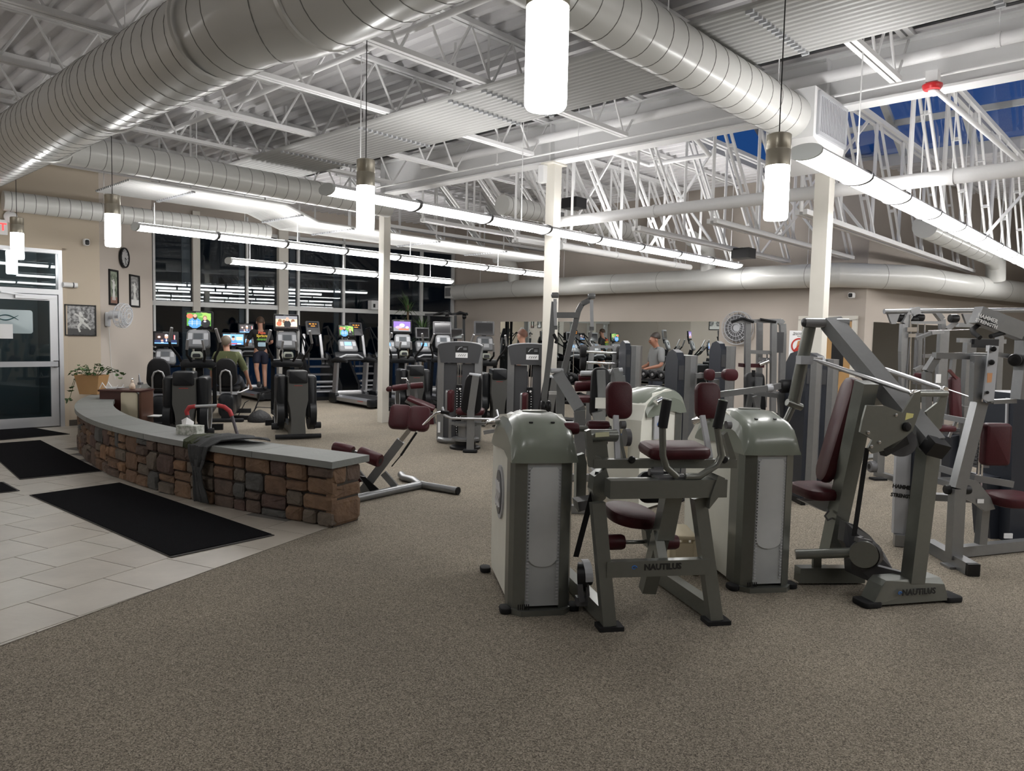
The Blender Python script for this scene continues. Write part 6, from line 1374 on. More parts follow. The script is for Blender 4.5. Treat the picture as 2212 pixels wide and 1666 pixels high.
def tv(t, c, kind, w_=.40, h=.275, tilt=.10, nm='television', turn=0.0):
    c = Vector(c); u = Vector((math.cos(turn), math.sin(turn), 0)); v = Vector((0, tilt, 1)).normalized(); nn = u.cross(v)
    b = MB(); b.pad(c, u, v, w_, h, .045, .02, .008); o = b.build(nm, BLACK if kind != 'off' else GREYP, t)
    if kind == 'off':
        b = MB(); b.plate(c + nn * .0235, u, v, w_ * .84, h * .74); b.build('screen', mat('dark_display', (.015, .015, .018), .08, spec=.8), o)
    else: screen(o, c + nn * .0235 + v * .008, u, v, w_ * .86, h * .72, kind, nn)
    b = MB(); b.box(c + v * h * .44 + nn * .0235, (w_ * .22, .002, .006)); b.build('maker_strip', LGREY, o)
    return o
def console(t, c, w_=.36, h=.30, tilt=.35, lit=None):
    c = Vector(c); u = Vector((1, 0, 0)); v = Vector((0, tilt, 1)).normalized(); nn = u.cross(v)
    b = MB(); b.pad(c, u, v, w_, h, .06, .06, .015, taper=.88); o = b.build('console', mat('console_grey', (.085, .087, .092), .4), t)
    b = MB(); b.pad(c + nn * .032, u, v, w_ * .88, h * .84, .004, .05, .001, taper=.88); f_ = b.build('console_face', mat('console_face', (.17, .175, .185), .4), o)
    m_ = mat('lcd_grey', (.10, .11, .12), .25)
    b = MB(); b.plate(c + nn * .036 + v * h * .14, u, v, w_ * .36, h * .30)
    if lit: b.build('display', SC['sky'] if lit == 'blue' else m_, o)
    else: b.build('display', m_, o)
    b = MB()
    for sx in (-1, 1): b.plate(c + nn * .0365 + u * sx * w_ * .31 + v * h * .13, u, v, w_ * .17, h * .34)
    b.plate(c + nn * .0365 - v * h * .17, u, v, w_ * .40, h * .24); b.build('keypad', mat('keypad_pale', (.44, .45, .47), .4), o)
    return o
SATB = mat('satin_black', (.008, .009, .011), .36, spec=.35)
GUN = mat('gunmetal_shroud', (.075, .075, .071), .38, spec=.4)
def B_(t, nm, m, fn, par=None):
    b = MB(); fn(b); return b.build(nm, m, par or t)
def elliptical(label, kind):
    t = thing('elliptical_trainer', label, 'elliptical', (0, 0, 0), 'elliptical trainers')
    B_(t, 'base_bar', BLACKR, lambda b: b.tube([(-.33, -.66, .045), (.33, -.66, .045)], .035, 10))
    prof = [(-.11, .04), (.11, .04), (.10, .30), (.115, .45), (.145, .58), (.14, .92), (.12, .99), (-.12, .99), (-.14, .92), (-.145, .58), (-.115, .45), (-.10, .30)]
    B_(t, 'rear_column', GUN, lambda b: b.poly3([(x, -.64, z) for x, z in prof], (0, .30, 0)))
    B_(t, 'column_cap', SATB, lambda b: b.pad((0, -.50, .93), (1, 0, 0), (0, 0, 1), .27, .19, .34, .03, .02))
    B_(t, 'red_marking', RED, lambda b: [b.box((-.05 + i * .02, -.642, .80), (.014, .003, .008)) for i in range(6)])
    for s in (-1, 1):
        B_(t, 'side_hump', SATB, lambda b: b.pad((s * .215, -.30, .62), (1, 0, 0), (0, 0, 1), .15, .66, .44, .05, .04))
        B_(t, 'drive_disc', SATB, lambda b: (b.cyl((s * .19, -.30, .37), (s * .285, -.30, .37), .27, 26)))
        B_(t, 'disc_rim', LGREY, lambda b: b.lathe((s * .286, -.30, .37), [(.20, -.004), (.20, .004), (.23, .004), (.23, -.004)], 26, (s, 0, 0), cap=False))
        B_(t, 'pedal', BLACKR, lambda b: b.box((s * .17, .32, .30 + .1 * s), (.16, .36, .05)))
        B_(t, 'pedal_arm', SATB, lambda b: (b.bar((s * .2, -.3, .3), (s * .2, .95, .34 + .08 * s), .06, .07), b.bar((s * .2, .95, .34 + .08 * s), (s * .22, .72, 1.05), .06, .06)))
        ha = B_(t, 'moving_handle', BLACKR, lambda b: b.tube([(s * .23, .68, 1.08), (s * .26, .55, 1.20), (s * .34, .42, 1.34), (s * .35, .36, 1.42)], .02, 10))
        B_(t, 'silver_grip', STEEL, lambda b: b.tube([(s * .35, .36, 1.42), (s * .30, .28, 1.62)], .021, 10), ha)
        st = B_(t, 'fixed_handle', BLACKR, lambda b: b.tube([(s * .09, .62, 1.12), (s * .13, .48, 1.22), (s * .12, .42, 1.30)], .019, 10))
        B_(t, 'silver_grip', STEEL, lambda b: b.tube([(s * .12, .42, 1.30), (s * .10, .38, 1.45)], .019, 10), st)
        B_(t, 'wheel_foot', BLACKR, lambda b: b.cyl((s * .26, -.45, .18), (s * .36, -.45, .18), .05, 12))
    B_(t, 'frame_rail', SATB, lambda b: (b.bar((0, -.5, .08), (0, 1.15, .08), .12, .10), b.bar((-.3, 1.15, .05), (.3, 1.15, .05), .08, .09)))
    B_(t, 'mast', SATB, lambda b: (b.bar((0, 1.05, .08), (0, .72, 1.32), .11, .10, (0, 1, 0))))
    B_(t, 'pivot_housing', SATB, lambda b: b.pad((0, .70, 1.08), (1, 0, 0), (0, 0, 1), .50, .13, .16, .05, .02))
    B_(t, 'cup_holder', mat('cup_ring', (.32, .34, .29), .4), lambda b: b.pad((0, .55, 1.215), (1, 0, 0), (0, .25, 1), .17, .10, .08, .03, .01, taper=.85))
    B_(t, 'cup_recess', SATB, lambda b: b.pad((0, .506, 1.212), (1, 0, 0), (0, .25, 1), .12, .055, .012, .02, .003, taper=.85))
    console(t, (0, .70, 1.45)); B_(t, 'tv_bracket', SATB, lambda b: b.bar((0, .78, 1.5), (0, .84, 1.72), .08, .05, (0, 1, 0)))
    tv(t, (0, .80, 1.745), kind)
    return t
def bike(label, kind, lit=None):
    t = thing('recumbent_bike', label, 'exercise bike', (0, 0, 0), 'recumbent bikes')
    B_(t, 'backrest', BLACKV, lambda b: b.pad((0, -.30, .86), (1, 0, 0), (0, -.14, 1), .40, .50, .09, .15, .03, 5, .8))
    B_(t, 'seat', BLACKV, lambda b: b.pad((0, -.06, .57), (1, 0, 0), (0, 1, .05), .42, .36, .08, .12, .03, 5))
    B_(t, 'back_loop', STEEL, lambda b: b.tube([(-.09, -.33, .48), (-.09, -.36, .80), (-.06, -.365, .88), (0, -.368, .905), (.06, -.365, .88), (.09, -.36, .80), (.09, -.33, .48)], .016, 10))
    B_(t, 'seat_handle', STEEL, lambda b: b.tube([(-.33, .12, .62), (-.34, -.05, .55), (-.22, -.2, .50), (.22, -.2, .50), (.34, -.05, .55), (.33, .12, .62)], .016, 10))
    B_(t, 'seat_carriage', LGREY, lambda b: b.box((0, -.05, .49), (.34, .34, .05)))
    B_(t, 'rear_shroud', SATB, lambda b: b.pad((0, -.12, .28), (1, 0, 0), (0, 0, 1), .26, .42, .5, .10, .05))
    B_(t, 'rear_foot', BLACKR, lambda b: b.pad((0, -.42, .03), (1, 0, 0), (0, 1, 0), .62, .12, .06, .05, .02))
    B_(t, 'main_rail', SATB, lambda b: b.bar((0, -.4, .12), (0, 1.1, .12), .14, .12)); B_(t, 'front_foot', BLACKR, lambda b: b.box((0, 1.1, .04), (.55, .12, .08)))
    B_(t, 'front_shroud', SATB, lambda b: b.pad((0, .75, .35), (1, 0, 0), (0, 0, 1), .22, .55, .6, .12, .05))
    for s in (-1, 1):
        B_(t, 'pedal', BLACK, lambda b: (b.bar((s * .10, .62, .42), (s * .14, .62 + s * .12, .42 + .1 * s), .03), b.box((s * .19, .62 + s * .12, .42 + .1 * s), (.11, .10, .03))))
        B_(t, 'console_grip', BLACKR, lambda b: b.tube([(s * .08, .78, .92), (s * .22, .66, .94), (s * .25, .56, .96)], .018, 8))
    B_(t, 'mast', SATB, lambda b: b.bar((0, .80, .35), (0, .72, 1.02), .12, .12, (0, 1, 0)))
    console(t, (0, .66, 1.10), .36, .30, .45, lit); B_(t, 'tv_bracket', SATB, lambda b: b.bar((0, .74, 1.1), (0, .78, 1.4), .07, .05, (0, 1, 0)))
    tv(t, (0, .74, 1.42), kind, .42, .27)
    return t
def treadmill(label, kind, lit='blue'):
    t = thing('treadmill', label, 'treadmill', (0, 0, 0), 'treadmills by the window wall')
    B_(t, 'belt', BLACKR, lambda b: b.box((0, -.12, .17), (.56, 1.62, .03)))
    B_(t, 'deck', SATB, lambda b: b.box((0, -.05, .10), (.62, 1.8, .11)))
    for s in (-1, 1):
        B_(t, 'side_rail', STEEL, lambda b: b.poly3([(s * .30, -.92, .06), (s * .40, -.92, .08), (s * .405, -.92, .16), (s * .30, -.92, .20)], (0, 1.62, 0)))
        B_(t, 'rear_cap', SATB, lambda b: b.pad((s * .34, -.97, .12), (1, 0, 0), (0, 0, 1), .14, .16, .16, .03, .02))
        B_(t, 'upright', STEEL, lambda b: b.poly3([(s * .40, .52, .18), (s * .40, .70, .18), (s * .40, .60, .92), (s * .40, .44, .92)], (-s * .05, 0, 0)))
        B_(t, 'upright_foot', SATB, lambda b: b.pad((s * .38, .64, .13), (0, 1, 0), (0, 0, 1), .34, .22, .10, .05, .02))
        B_(t, 'hand_rail', BLACKR, lambda b: b.tube([(s * .38, .70, .96), (s * .385, .48, 1.0), (s * .38, .25, .99), (s * .37, .05, .97)], [.05, .06, .05, .035], 10))
    B_(t, 'motor_hood', STEEL, lambda b: b.pad((0, .78, .20), (1, 0, 0), (0, 1, -.1), .70, .42, .14, .08, .04))
    B_(t, 'dash', SATB, lambda b: b.pad((0, .62, 1.06), (1, 0, 0), (0, .6, 1), .74, .22, .07, .06, .02))
    B_(t, 'dash_tray', LGREY, lambda b: b.tube([(-.30, .55, 1.03), (-.15, .50, 1.10), (.15, .50, 1.10), (.30, .55, 1.03)], .02, 8))
    console(t, (0, .72, 1.30), .50, .30, .4, lit); B_(t, 'tv_bracket', SATB, lambda b: b.bar((0, .8, 1.3), (0, .86, 1.6), .08, .05, (0, 1, 0)))
    tv(t, (0, .80, 1.64), kind)
    B_(t, 'red_marking', RED, lambda b: [b.box((-.406, -.72 + i * .03, .14), (.003, .02, .012)) for i in range(8)])
    return t
def stair(label):
    t = thing('stair_climber', label, 'stair machine', (0, 0, 0), 'stair climbers by the window wall')
    for s in (-1, 1):
        B_(t, 'side_panel', SATB, lambda b: b.poly3([(s * .36, -.75, .05), (s * .36, .75, .05), (s * .36, .75, .75), (s * .36, .35, 1.10), (s * .36, .15, 1.05), (s * .36, -.75, .35)], (-s * .06, 0, 0)))
        B_(t, 'hand_rail', SATB, lambda b: b.tube([(s * .38, -.55, .75), (s * .38, -.5, 1.25), (s * .38, .1, 1.55), (s * .36, .35, 1.75), (s * .3, .5, 1.7)], .02, 8))
        B_(t, 'silver_mast', STEEL, lambda b: b.bar((s * .26, .40, .8), (s * .2, .50, 1.55), .06, .06, (0, 1, 0)))
        B_(t, 'rail_strut', SATB, lambda b: b.tube([(s * .34, .35, 1.72), (s * .34, -.15, 1.05)], .015, 8))
    for i in range(5): B_(t, 'step', GREYP, lambda b: b.box((0, -.5 + i * .2, .22 + i * .18), (.60, .24, .04)))
    B_(t, 'front_grille', LGREY, lambda b: [b.box((0, -.62 + .0 * i, .2 + i * .12), (.5, .03, .03)) for i in range(3)])
    B_(t, 'base', BLACK, lambda b: b.box((0, 0, .04), (.74, 1.5, .08)))
    c = Vector((0, .42, 1.70)); v = Vector((0, .4, 1)).normalized(); b = MB(); b.pad(c, (1, 0, 0), v, .34, .36, .05, .03, .01); o = b.build('console', GREYP, t); screen(o, c + Vector((1, 0, 0)).cross(v) * .028 + v * .07, Vector((1, 0, 0)), v, .26, .14, 'amber', Vector((1, 0, 0)).cross(v))
    return t
def put(o, x, y, deg): return place(o, (x, y, 0), -math.radians(deg))
def at(px, d): return P(px, 720, d)
def put_by(o, px, d, deg, back):
    """stand the machine so that its rear point, `back` behind its middle, is seen at px and distance d"""
    q = at(px, d) + deg_dir(deg) * back; return put(o, q.x, q.y, deg)
put_by(elliptical('grey elliptical trainer showing a group on its screen, alone in the open floor', 'group'), 643, 11.0, -24, .55)
put_by(elliptical('grey elliptical trainer showing a couple on its screen, behind the tissue box', 'couple'), 398, 10.05, -15, .55)
put_by(elliptical('elliptical trainer right behind the sit-up bench', 'sport'), 893, 13.9, -20, .3)
put_by(elliptical('elliptical trainer with dark screen turned left, between the two thigh machines', 'off'), 1075, 13.2, -14, .4)
put_by(elliptical('elliptical trainer with dark screen directly behind the first thigh machine', 'off'), 988, 14.6, -20, .4)
put_by(bike('recumbent bike without a rider beside the stone ledge', 'hearing'), 342, 12.2, -19, .3)
put_by(bike('recumbent bike carrying the person in the green sweater', 'anchor', 'blue'), 488, 12.9, -14, .3)
TMX = [(-6.05, 17.55, 'hearing', 'treadmill under the running person'), (-3.34, 16.44, 'couple', 'treadmill with silver uprights nearest the left column'), (-2.55, 17.12, 'off', 'second treadmill behind the left column'),
       (-1.75, 17.8, 'off', 'third treadmill, seen right of the left column'), (-.95, 18.5, 'off', 'fourth treadmill, farthest in the row')]
for x, y, k, lab in TMX: put(treadmill(lab, k), x, y, -40.7)
put(stair('black stair climber with amber display, left one by the window'), -4.75, 17.95, -32); put(stair('black stair climber with amber display, right one by the window'), -3.85, 18.75, -32)
p = at(340, 16.2); t = put(treadmill('treadmill mostly hidden behind the recumbent bike', 'sport'), p.x - .2, p.y, -35)
# tall cable tower in the window corner
M = Mach('cable_tower', 'dark framed pull-up tower in the corner beside the window end', 'exercise machine', tuple(at(955, 20.2).xy), 88)
for px in (926, 984, 1002): M.bar('upright', SATB, [(px, 682, 0), (px, 850, 0)], .07)
M.bar('top_beam', SATB, [(918, 680, 0), (1010, 678, 0)], .06); M.tube('pull_bar', SATB, [(936, 680, -.2), (966, 672, -.2), (978, 680, -.2)], .025); M.tube('pull_bar', SATB, [(985, 678, -.2), (994, 674, -.2), (1011, 680, -.2)], .025)
for px in (966, 1003): M.roll('pulley', BLACK, (px - 4, 684, -.1), (px + 4, 684, -.1), .06)
b = MB(); q0, q1 = V2(M.f(920, 800, 0), .05), V2(M.f(1008, 800, 0), .05); b.bar(q0, q1, .1, .1); b.bar(q0 - M.n * .5, q0 + M.n * .3, .1, .1); b.bar(q1 - M.n * .5, q1 + M.n * .3, .1, .1); b.build('base', SATB, M.t)
for px in (926, 984, 1002):
    b = MB(); q = V2(M.f(px, 800, 0)); b.bar(q + ZU * .04, V2(q, .9), .07); b.build('upright', SATB, M.t)
# yucca plants
yg = mat('yucca_green', (.05, .10, .03), .5)
for px, py, d, top, lab, n_ in ((880, 655, 19.2, 2.35, 'tall spiky yucca plant before the window end', 46), (912, 700, 19.0, 1.75, 'lower spiky yucca plant beside the dark pull-up tower', 36)):
    q = at(px, d); q.z = 0; t = thing('yucca_plant', lab, 'plant', q); b = MB(); b.tube([q + ZU * .3, q + Vector((.03, 0, top * .6)), q + ZU * top], .03, 8); b.build('trunk', mat('bark', (.10, .07, .04), .9), t)
    b = MB(); b.lathe(q, [(.16, 0), (.2, .34), (.18, .34), (.17, .3), (.001, .3)], 16); b.build('pot', mat('dark_pot', (.05, .04, .035), .5), t)
    for k in range(n_):
        a = rp_.uniform(0, 2 * PI); el = rp_.uniform(-.5, 1.3); L_ = rp_.uniform(.35, .55); d_ = Vector((math.cos(a) * math.cos(el), math.sin(a) * math.cos(el), math.sin(el))); s_ = d_.cross(ZU); s_ = s_.normalized() if s_.length > .01 else Vector((1, 0, 0))
        c = q + ZU * (top - rp_.uniform(0, .3)); e = c + d_ * L_ - ZU * (.10 * (1 - abs(math.sin(el)))); m_ = (c + e) / 2 + ZU * .04
        b = MB(); b.add([c, m_ + s_ * .018, e, m_ - s_ * .018], [[0, 1, 2, 3]]); b.build('leaf', yg, t)
# white projector on the window transom
c = V2(hit(808, 663, W0, WH)) + wn * .16 + ZU * 2.255; t = thing('projector', 'small white box unit standing on the window transom', 'box', c)
b = MB(); b.obox(c + ZU * .12, wd * .20, wn * .12, ZU * .12); b.build('body', PAPER, t); b = MB(); b.obox(c + ZU * .10 + wn * .122 - wd * .12, wd * .03, wn * .004, ZU * .05); b.build('port', BLACK, t)
# floor clutter near the bikes
p = V2(P(561, 887, 12.95)); t = thing('backpack', 'black bag lying on the carpet behind the lone elliptical', 'bag', p)
b = MB(); b.lathe(p, [(.20, 0), (.21, .05), (.17, .12), (.09, .18), (.02, .21)], 12); b.build('body', mat('black_nylon', (.01, .01, .011), .7, bump=(30, .5)), t); b = MB(); b.tube([p + Vector((-.1, 0, .18)), p + Vector((.0, .1, .5)), p + Vector((.22, .1, .55)), p + Vector((.28, 0, .15))], .012, 8); b.build('strap', BLACKR, t)
p = V2(P(527, 884, 13.2)); t = thing('power_strip', 'black power strip with cords on the carpet by the bike', 'power strip', p); b = MB(); b.box(p + ZU * .035, (.34, .12, .07)); b.build('body', BLACK, t)
b = MB(); b.tube([p + Vector((.1, .0, .07)), p + Vector((.2, .1, .22)), p + Vector((.5, .2, .20)), p + Vector((.8, .3, .01))], .008, 6); b.tube([p + Vector((-.1, 0, .07)), p + Vector((.0, .05, .3)), p + Vector((.05, .1, .34))], .008, 6); b.build('cord', BLACK, t)
# dumbbells ---------------------------------------------------------------------------------------------------------
def dumbbell(label):
    t = thing('dumbbell', label, 'dumbbell', (0, 0, 0), 'dumbbells on the rack')
    for s in (-1, 1):
        o = B_(t, 'head', BLACKR, lambda b: b.lathe((0, s * .05, .075), [(.05, 0), (.07, .012), (.075, .06), (.06, .085)], 12, (0, s, 0))); B_(t, 'head_cap', STEEL, lambda b: b.lathe((0, s * .136, .075), [(.025, 0), (.022, .004)], 10, (0, s, 0)), o)
    B_(t, 'handle', CHROME, lambda b: b.cyl((0, -.06, .075), (0, .06, .075), .016, 10))
    return t
def rack(label, p0, p1, tiers, name='dumbbell_rack'):
    t = thing(name, label, 'rack', p0); d = (p1 - p0); L_ = d.length; d.normalize(); n = Vector((-d.y, d.x, 0)); 
    for z in tiers:
        b = MB(); b.obox(p0 + d * L_ / 2 + ZU * (z - .02), d * L_ / 2, n * .16, ZU * .015); b.build('shelf', BLACK, t)
    for e in (.02, .98):
        b = MB(); q = p0 + d * L_ * e; b.bar(q + ZU * 0, q + n * .08 + ZU * (max(tiers) + .05), .07, .05); b.bar(q - n * .22 + ZU * .03, q + n * .25 + ZU * .03, .07, .06); b.build('upright', SATB, t)
    return d, n, L_
q0, q1 = V2(P(1372, 800, 12.6)), V2(P(1450, 800, 12.1))
d_, n_, L_ = rack('black dumbbell rack before the mirror, behind the torso machine', q0, q1, (.45, .95))
db0 = dumbbell('round black dumbbell, first from the left, upper shelf of rack beneath mirror')
ang = math.atan2(d_.y, d_.x); names = ['first', 'second', 'third', 'fourth', 'fifth', 'sixth', 'seventh']
for r_, z in enumerate((.95, .45)):
    for k in range(4):
        c = q0 + d_ * (.09 + k * (L_ - .16) / 3.2) + ZU * (z - .005); o = db0 if (r_ == 0 and k == 0) else copy_tree(db0)
        o['label'] = 'round black dumbbell, %s from the left, %s shelf of rack beneath mirror' % (names[k], ('upper', 'lower')[r_]); place(o, c, ang)
q0, q1 = V2(P(1196, 800, 11.6)), V2(P(1300, 800, 11.0))
d_, n_, L_ = rack('black dumbbell rack seen through the arms of the tall lever machine', q0, q1, (.35, .62, .92)); ang = math.atan2(d_.y, d_.x)
for r_, z in enumerate((.92, .62)):
    for k in range(5):
        o = copy_tree(db0); o['label'] = 'round black dumbbell, %s from the left, %s shelf behind tall lever arms' % (names[k], ('top', 'middle')[r_]); place(o, q0 + d_ * (.08 + k * (L_ - .14) / 4.2) + ZU * (z - .005), ang)
# barbell stand
M = Mach('barbell_rack', 'silver A-frame rack with two barbells before the mirror', 'rack', tuple(P(1300, 800, 10.2).xy), 92)
for px in (1274, 1326): M.bar('upright', SILVER, [(px + 6, 745, .1), (px, 800, .0)], .07); 
for px in (1274, 1326):
    b = MB(); q = V2(M.f(px, 800, 0)); b.bar(q + ZU * .03, M.f(px, 800, 0), .07); b.bar(q - M.n * .35 + ZU * .03, q + M.n * .35 + ZU * .03, .07); b.build('upright', SILVER, M.t)
M.bar('crossbar', STEEL, [(1272, 749, .1), (1332, 750, .1)], .04)
for py, lab in ((761, 'upper barbell on the silver rack before the mirror'), (784, 'lower barbell on the silver rack before the mirror')):
    c0, c1 = M.f(1256, py - 1, -.1), M.f(1342, py + 3, -.1); t = thing('barbell', lab, 'barbell', c0, 'barbells on the silver rack')
    b = MB(); b.cyl(c0, c1, .016, 10); b.build('bar', CHROME, t)
    for c, s in ((c0, 1), (c1, -1)):
        b = MB(); ax = (c1 - c0).normalized() * s; b.lathe(c - ax * .02, [(.09, 0), (.105, .015), (.105, .07), (.09, .085)], 18, ax); b.build('weight', BLACKR, t)
# ================================================================ people
SKIN = [mat('skin_fair', (.42, .22, .15), .5), mat('skin_tan', (.30, .14, .09), .5)]
def skin(name, pts, edges, m_, par, root=0, sub=2):
    me = bpy.data.meshes.new(name); me.from_pydata([p for p, r in pts], edges, []); me.materials.append(m_)
    o = bpy.data.objects.new(name, me); COL.objects.link(o); o.parent = par
    sk = o.modifiers.new('skin', 'SKIN'); sk.use_smooth_shade = True
    me.skin_vertices or me.attributes.new
    lay = me.skin_vertices[0].data if me.skin_vertices else None
    if lay is None:
        bm = bmesh.new(); bm.from_mesh(me); bm.verts.layers.skin.verify(); bm.to_mesh(me); bm.free(); lay = me.skin_vertices[0].data
    for i, (p, r) in enumerate(pts): lay[i].radius = r if isinstance(r, tuple) else (r, r); lay[i].use_root = (i == root)
    s_ = o.modifiers.new('sub', 'SUBSURF'); s_.levels = sub; s_.render_levels = sub
    return o
def lerp(a, b, f): return tuple(x + (y - x) * f for x, y in zip(a, b))
def person(label, J, shirt, pants, shoe, hair, skn, sleeve=.9, leg=.72, look=(0, 1, 0), long_hair=0.0):
    """J: pelvis, chest, neck, head, and per side shoulder, elbow, wrist, hip, knee, ankle, toe"""
    t = thing('person', label, 'person', (0, 0, 0))
    g = J.get; pv, ch, nk, hd = J['pelvis'], J['chest'], J['neck'], J['head']
    L = Vector(look).normalized(); side = L.cross(ZU).normalized()
    H = Vector(hd)
    pts = [(pv, .125), (lerp(pv, ch, .5), (.115, .105)), (ch, (.135, .115)), (nk, .055), (tuple(H - ZU * .055 + L * .012), (.062, .07)), (tuple(H + ZU * .02 + L * .005), (.082, .098)), (tuple(H + ZU * .085 - L * .01), (.065, .075)), (tuple(H - ZU * .01 + L * .118), .012)]
    ed = [(0, 1), (1, 2), (2, 3), (3, 4), (4, 5), (5, 6), (5, 7)]
    for s in ('l', 'r'):
        sh, el, wr = J[s + 'sh'], J[s + 'el'], J[s + 'wr']; hp, kn, an, to = J[s + 'hip'], J[s + 'kn'], J[s + 'an'], J[s + 'to']
        n = len(pts); pts += [(sh, .058), (el, .040), (wr, .026)]; ed += [(2, n), (n, n + 1), (n + 1, n + 2)]
        d = (Vector(wr) - Vector(el)).normalized(); pl = Vector(wr) + d * .07; sd = d.cross(ZU); sd = sd.normalized() if sd.length > .1 else Vector((1, 0, 0)); up = sd.cross(d)
        m = len(pts); pts.append((tuple(pl), (.030, .018))); ed.append((n + 2, m))
        for k, (off, ln) in enumerate(((-.030, .055), (-.010, .072), (.010, .068), (.029, .052))):
            q = len(pts); f0 = pl + sd * off + d * .025; pts += [(tuple(f0 + d * ln * .5), .0095), (tuple(f0 + d * ln - up * .022), .008)]; ed += [(m, q), (q, q + 1)]
        q = len(pts); pts += [(tuple(Vector(wr) + d * .045 - sd * .045), .011), (tuple(Vector(wr) + d * .085 - sd * .055 - up * .01), .009)]; ed += [(n + 2, q), (q, q + 1)]
        n = len(pts); pts += [(hp, .085), (lerp(hp, kn, .5), .075), (kn, .054), (lerp(kn, an, .35), .055), (an, .036), (to, .03)]; ed += [(0, n), (n, n + 1), (n + 1, n + 2), (n + 2, n + 3), (n + 3, n + 4), (n + 4, n + 5)]
    body = skin('body', pts, ed, skn, t)
    sp = [(lerp(pv, ch, -.22), (.165, .145)), (lerp(pv, ch, .5), (.148, .130)), (ch, (.162, .138)), (lerp(ch, nk, .72), (.085, .075))]; se = [(0, 1), (1, 2), (2, 3)]
    for s in ('l', 'r'):
        sh, el, wr = J[s + 'sh'], J[s + 'el'], J[s + 'wr']; n = len(sp)
        sp += [(sh, .078), (lerp(sh, el, min(sleeve, 1.0)), .062)]; se += [(2, n), (n, n + 1)]
        if sleeve > 1: sp += [(el, .056), (lerp(el, wr, sleeve - 1), .042)]; se += [(n + 1, n + 2), (n + 2, n + 3)]
    shirt_o = skin('shirt', sp, se, shirt, t)
    sp = [(lerp(pv, ch, .25), (.150, .130)), (lerp(pv, ch, -.04), (.155, .135))]; se = [(0, 1)]
    for s in ('l', 'r'):
        hp, kn, an = J[s + 'hip'], J[s + 'kn'], J[s + 'an']; n = len(sp); f = min(leg, 1)
        sp += [(hp, .108), (lerp(hp, kn, f), .10 if leg < 1 else .080)]; se += [(1, n), (n, n + 1)]
        if leg > 1: sp.append((lerp(kn, an, leg - 1), .064)); se.append((n + 1, n + 2))
    skin('trousers' if leg > 1 else 'shorts', sp, se, pants, t, 1)
    for s in ('l', 'r'):
        an, to = Vector(J[s + 'an']), Vector(J[s + 'to']); d = (to - an); d = d.normalized()
        skin('shoe', [(tuple(an - d * .05 - ZU * .03), .042), (tuple(an + d * .03 - ZU * .02), .05), (tuple(to), (.048, .036))], [(0, 1), (1, 2)], shoe, t)
    b = MB(); n = 14; vs = []; c = H + ZU * .035 - L * .008; rows = 7                          # hair: a cap over crown and nape
    for i in range(rows + 1):
        th = i / rows * 1.0
        for k in range(n):
            a = 2 * PI * k / n; back = (1 - math.cos(a)) / 2; ph = th * (1.05 + (.85 + long_hair) * back)
            v = (L * math.cos(a) * .112 + side * math.sin(a) * .094) * math.sin(ph) + ZU * math.cos(ph) * .115; vs.append(c + v)
    b.add(vs, [[i * n + k, i * n + (k + 1) % n, (i + 1) * n + (k + 1) % n, (i + 1) * n + k] for i in range(rows) for k in range(n)], True); b.build('hair', hair, t)
    dk = mat('eye_dark', (.01, .008, .007), .3); b = MB()
    for s in (-1, 1): b.lathe(H + ZU * .012 + L * .094 + side * s * .034, [(.012, 0), (.009, .006), (.001, .008)], 8, L)
    b.build('eyes', dk, t); b = MB(); b.bar(H - ZU * .055 + L * .085 - side * .022, H - ZU * .055 + L * .085 + side * .022, .012, .007); b.build('mouth', mat('lip', (.28, .09, .07), .5), t)
    for s in (-1, 1): b = MB(); b.pad(H + side * s * .088 - L * .01, L, ZU, .03, .055, .018, .012, .006); b.build('ear', skn, t)
    return t, shirt_o
def pose(**k):
    J = dict(pelvis=(0, 0, .95), chest=(0, .01, 1.28), neck=(0, .01, 1.47), head=(0, .035, 1.60))
    for s, x in (('l', -1), ('r', 1)):
        J.update({s + 'sh': (x * .175, 0, 1.40), s + 'el': (x * .24, -.03, 1.13), s + 'wr': (x * .24, .10, .90), s + 'hip': (x * .09, 0, .90), s + 'kn': (x * .10, .04, .49), s + 'an': (x * .10, 0, .09), s + 'to': (x * .11, .15, .045)})
    J.update(k); return J
SHB = mat('black_tee', (.016, .016, .017), .8); NAVYS = mat('navy_shorts', (.008, .010, .025), .8); OLIVE = mat('olive_sweater', (.075, .085, .035), .9, bump=(80, .3)); GTEE = mat('grey_tee', (.17, .175, .175), .8)
HB = mat('brown_hair', (.06, .035, .02), .6); HG = mat('greying_hair', (.11, .085, .06), .6); HD = mat('dark_hair', (.02, .014, .01), .6); SHOE = mat('dark_shoe', (.03, .03, .032), .6); DENIM = mat('dark_jeans', (.02, .024, .035), .8)
# running person
J = pose(lsh=(-.18, 0, 1.42), rsh=(.18, 0, 1.42), lel=(-.27, .10, 1.17), lwr=(-.24, .36, 1.10), rel=(.26, -.02, 1.15), rwr=(.20, .20, 1.10), rkn=(.10, .08, .50), ran=(.11, .02, .09), rto=(.12, .16, .05), lkn=(-.10, -.02, .52), lan=(-.11, -.36, .24), lto=(-.11, -.34, .10), head=(0, .045, 1.61))
t, sh = person('person in a black printed t-shirt and navy shorts walking on the treadmill, seen from behind', J, SHB, NAVYS, SHOE, HB, SKIN[0])
yl, gr_ = mat('print_yellow', (.75, .55, .05), .6), mat('print_green', (.15, .40, .06), .6); og = mat('print_red', (.75, .12, .05), .6)
for s_, z, sz, m_ in (('Palm', 1.37, .085, og), ('Springs', 1.30, .085, yl)): text('lettering', s_, (0, -.150, z), (1, 0, 0), (0, .08, 1), sz, m_, sh, .006, bold=.003)
b = MB(); b.use(gr_)
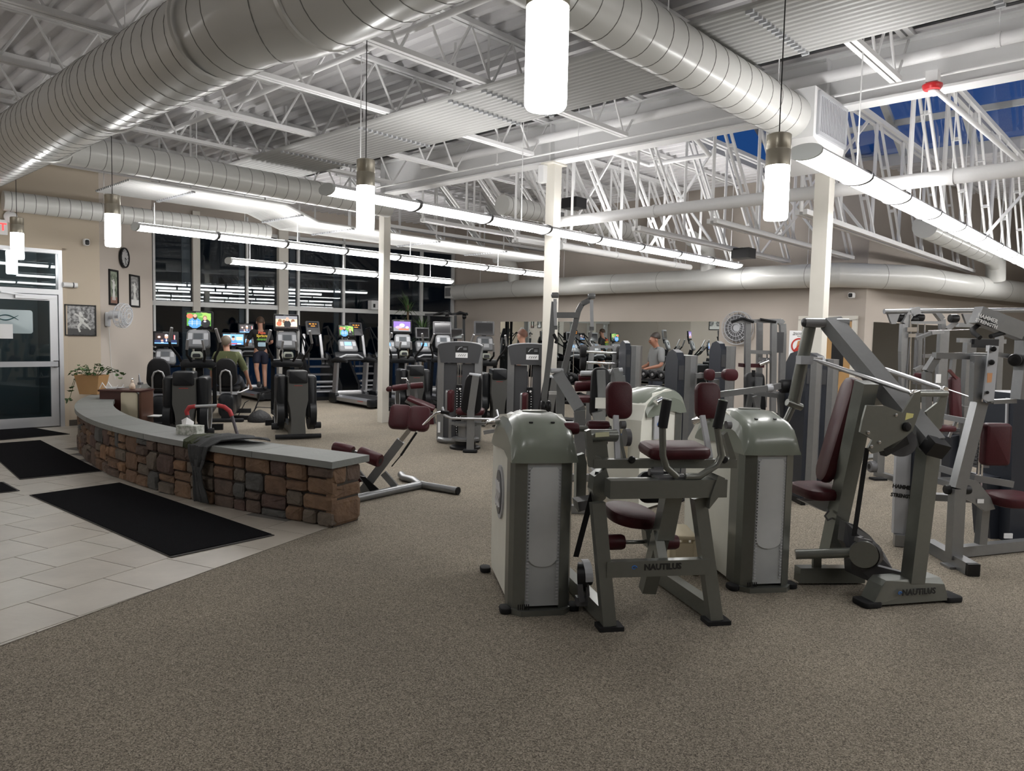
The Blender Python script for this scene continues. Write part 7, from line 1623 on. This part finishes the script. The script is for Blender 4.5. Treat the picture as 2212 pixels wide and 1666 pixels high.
for x in (-.07, 0, .07):
    for a in range(5): b.bar((x, -.148, 1.20), (x + .05 * math.cos(a * .7 + .2), -.150, 1.20 + .05 * math.sin(a * .7 + .2)), .012, .004, (0, 1, 0))
b.use(mat('print_blue', (.35, .50, .60), .6)); b.pad((0, -.146, 1.10), (1, 0, 0), (0, 0, 1), .18, .10, .01, .02, .002); b.build('shirt_print', None, sh)
place(t, (-5.95, 17.38, .185), math.radians(30)); t.scale = (1.0, 1.0, 1.0)
# seated person
bp_ = [o for o in COL.objects if o.get('label', '').startswith('recumbent bike carrying')][0]
J = dict(pelvis=(0, -.10, .72), chest=(0, -.16, 1.05), neck=(0, -.17, 1.23), head=(-.02, -.14, 1.36), lsh=(-.18, -.16, 1.16), lel=(-.26, -.06, .90), lwr=(-.30, .10, .68), rsh=(.18, -.16, 1.16), rel=(.29, -.08, .90), rwr=(.34, .10, .66),
         lhip=(-.10, -.05, .70), lkn=(-.13, .38, .74), lan=(-.17, .62, .42), lto=(-.18, .74, .48), rhip=(.10, -.05, .70), rkn=(.13, .40, .70), ran=(.17, .74, .50), rto=(.18, .86, .56))
t, sh = person('person in a green sweater sitting on the recumbent bike, seen from behind', J, OLIVE, DENIM, SHOE, HG, SKIN[0], sleeve=1.85, leg=1.9, look=(.15, 1, -.05), long_hair=.3)
t.location = bp_.location; t.rotation_euler = bp_.rotation_euler
# standing people before the mirror
J = pose(lel=(-.25, .02, 1.12), lwr=(-.16, .26, 1.06), rel=(.26, .03, 1.12), rwr=(.14, .27, 1.05), head=(0, .06, 1.59))
t, sh = person('person in a grey t-shirt standing before the mirror, facing left with forearms raised', J, GTEE, DENIM, SHOE, HD, SKIN[1], leg=1.9, look=(.1, 1, -.25))
p = P(1420, 740, 14.0); place(t, (p.x, p.y, 0), math.radians(105))
J = pose()
t, sh = person('person with short reddish hair whose head shows above the second thigh machine', J, mat('pale_tee', (.35, .36, .34), .8), DENIM, SHOE, mat('auburn_hair', (.12, .05, .03), .6), SKIN[0], leg=1.9, look=(.35, 1, 0))
p = P(1131, 740, 14.0); place(t, (p.x, p.y, 0), math.radians(70))
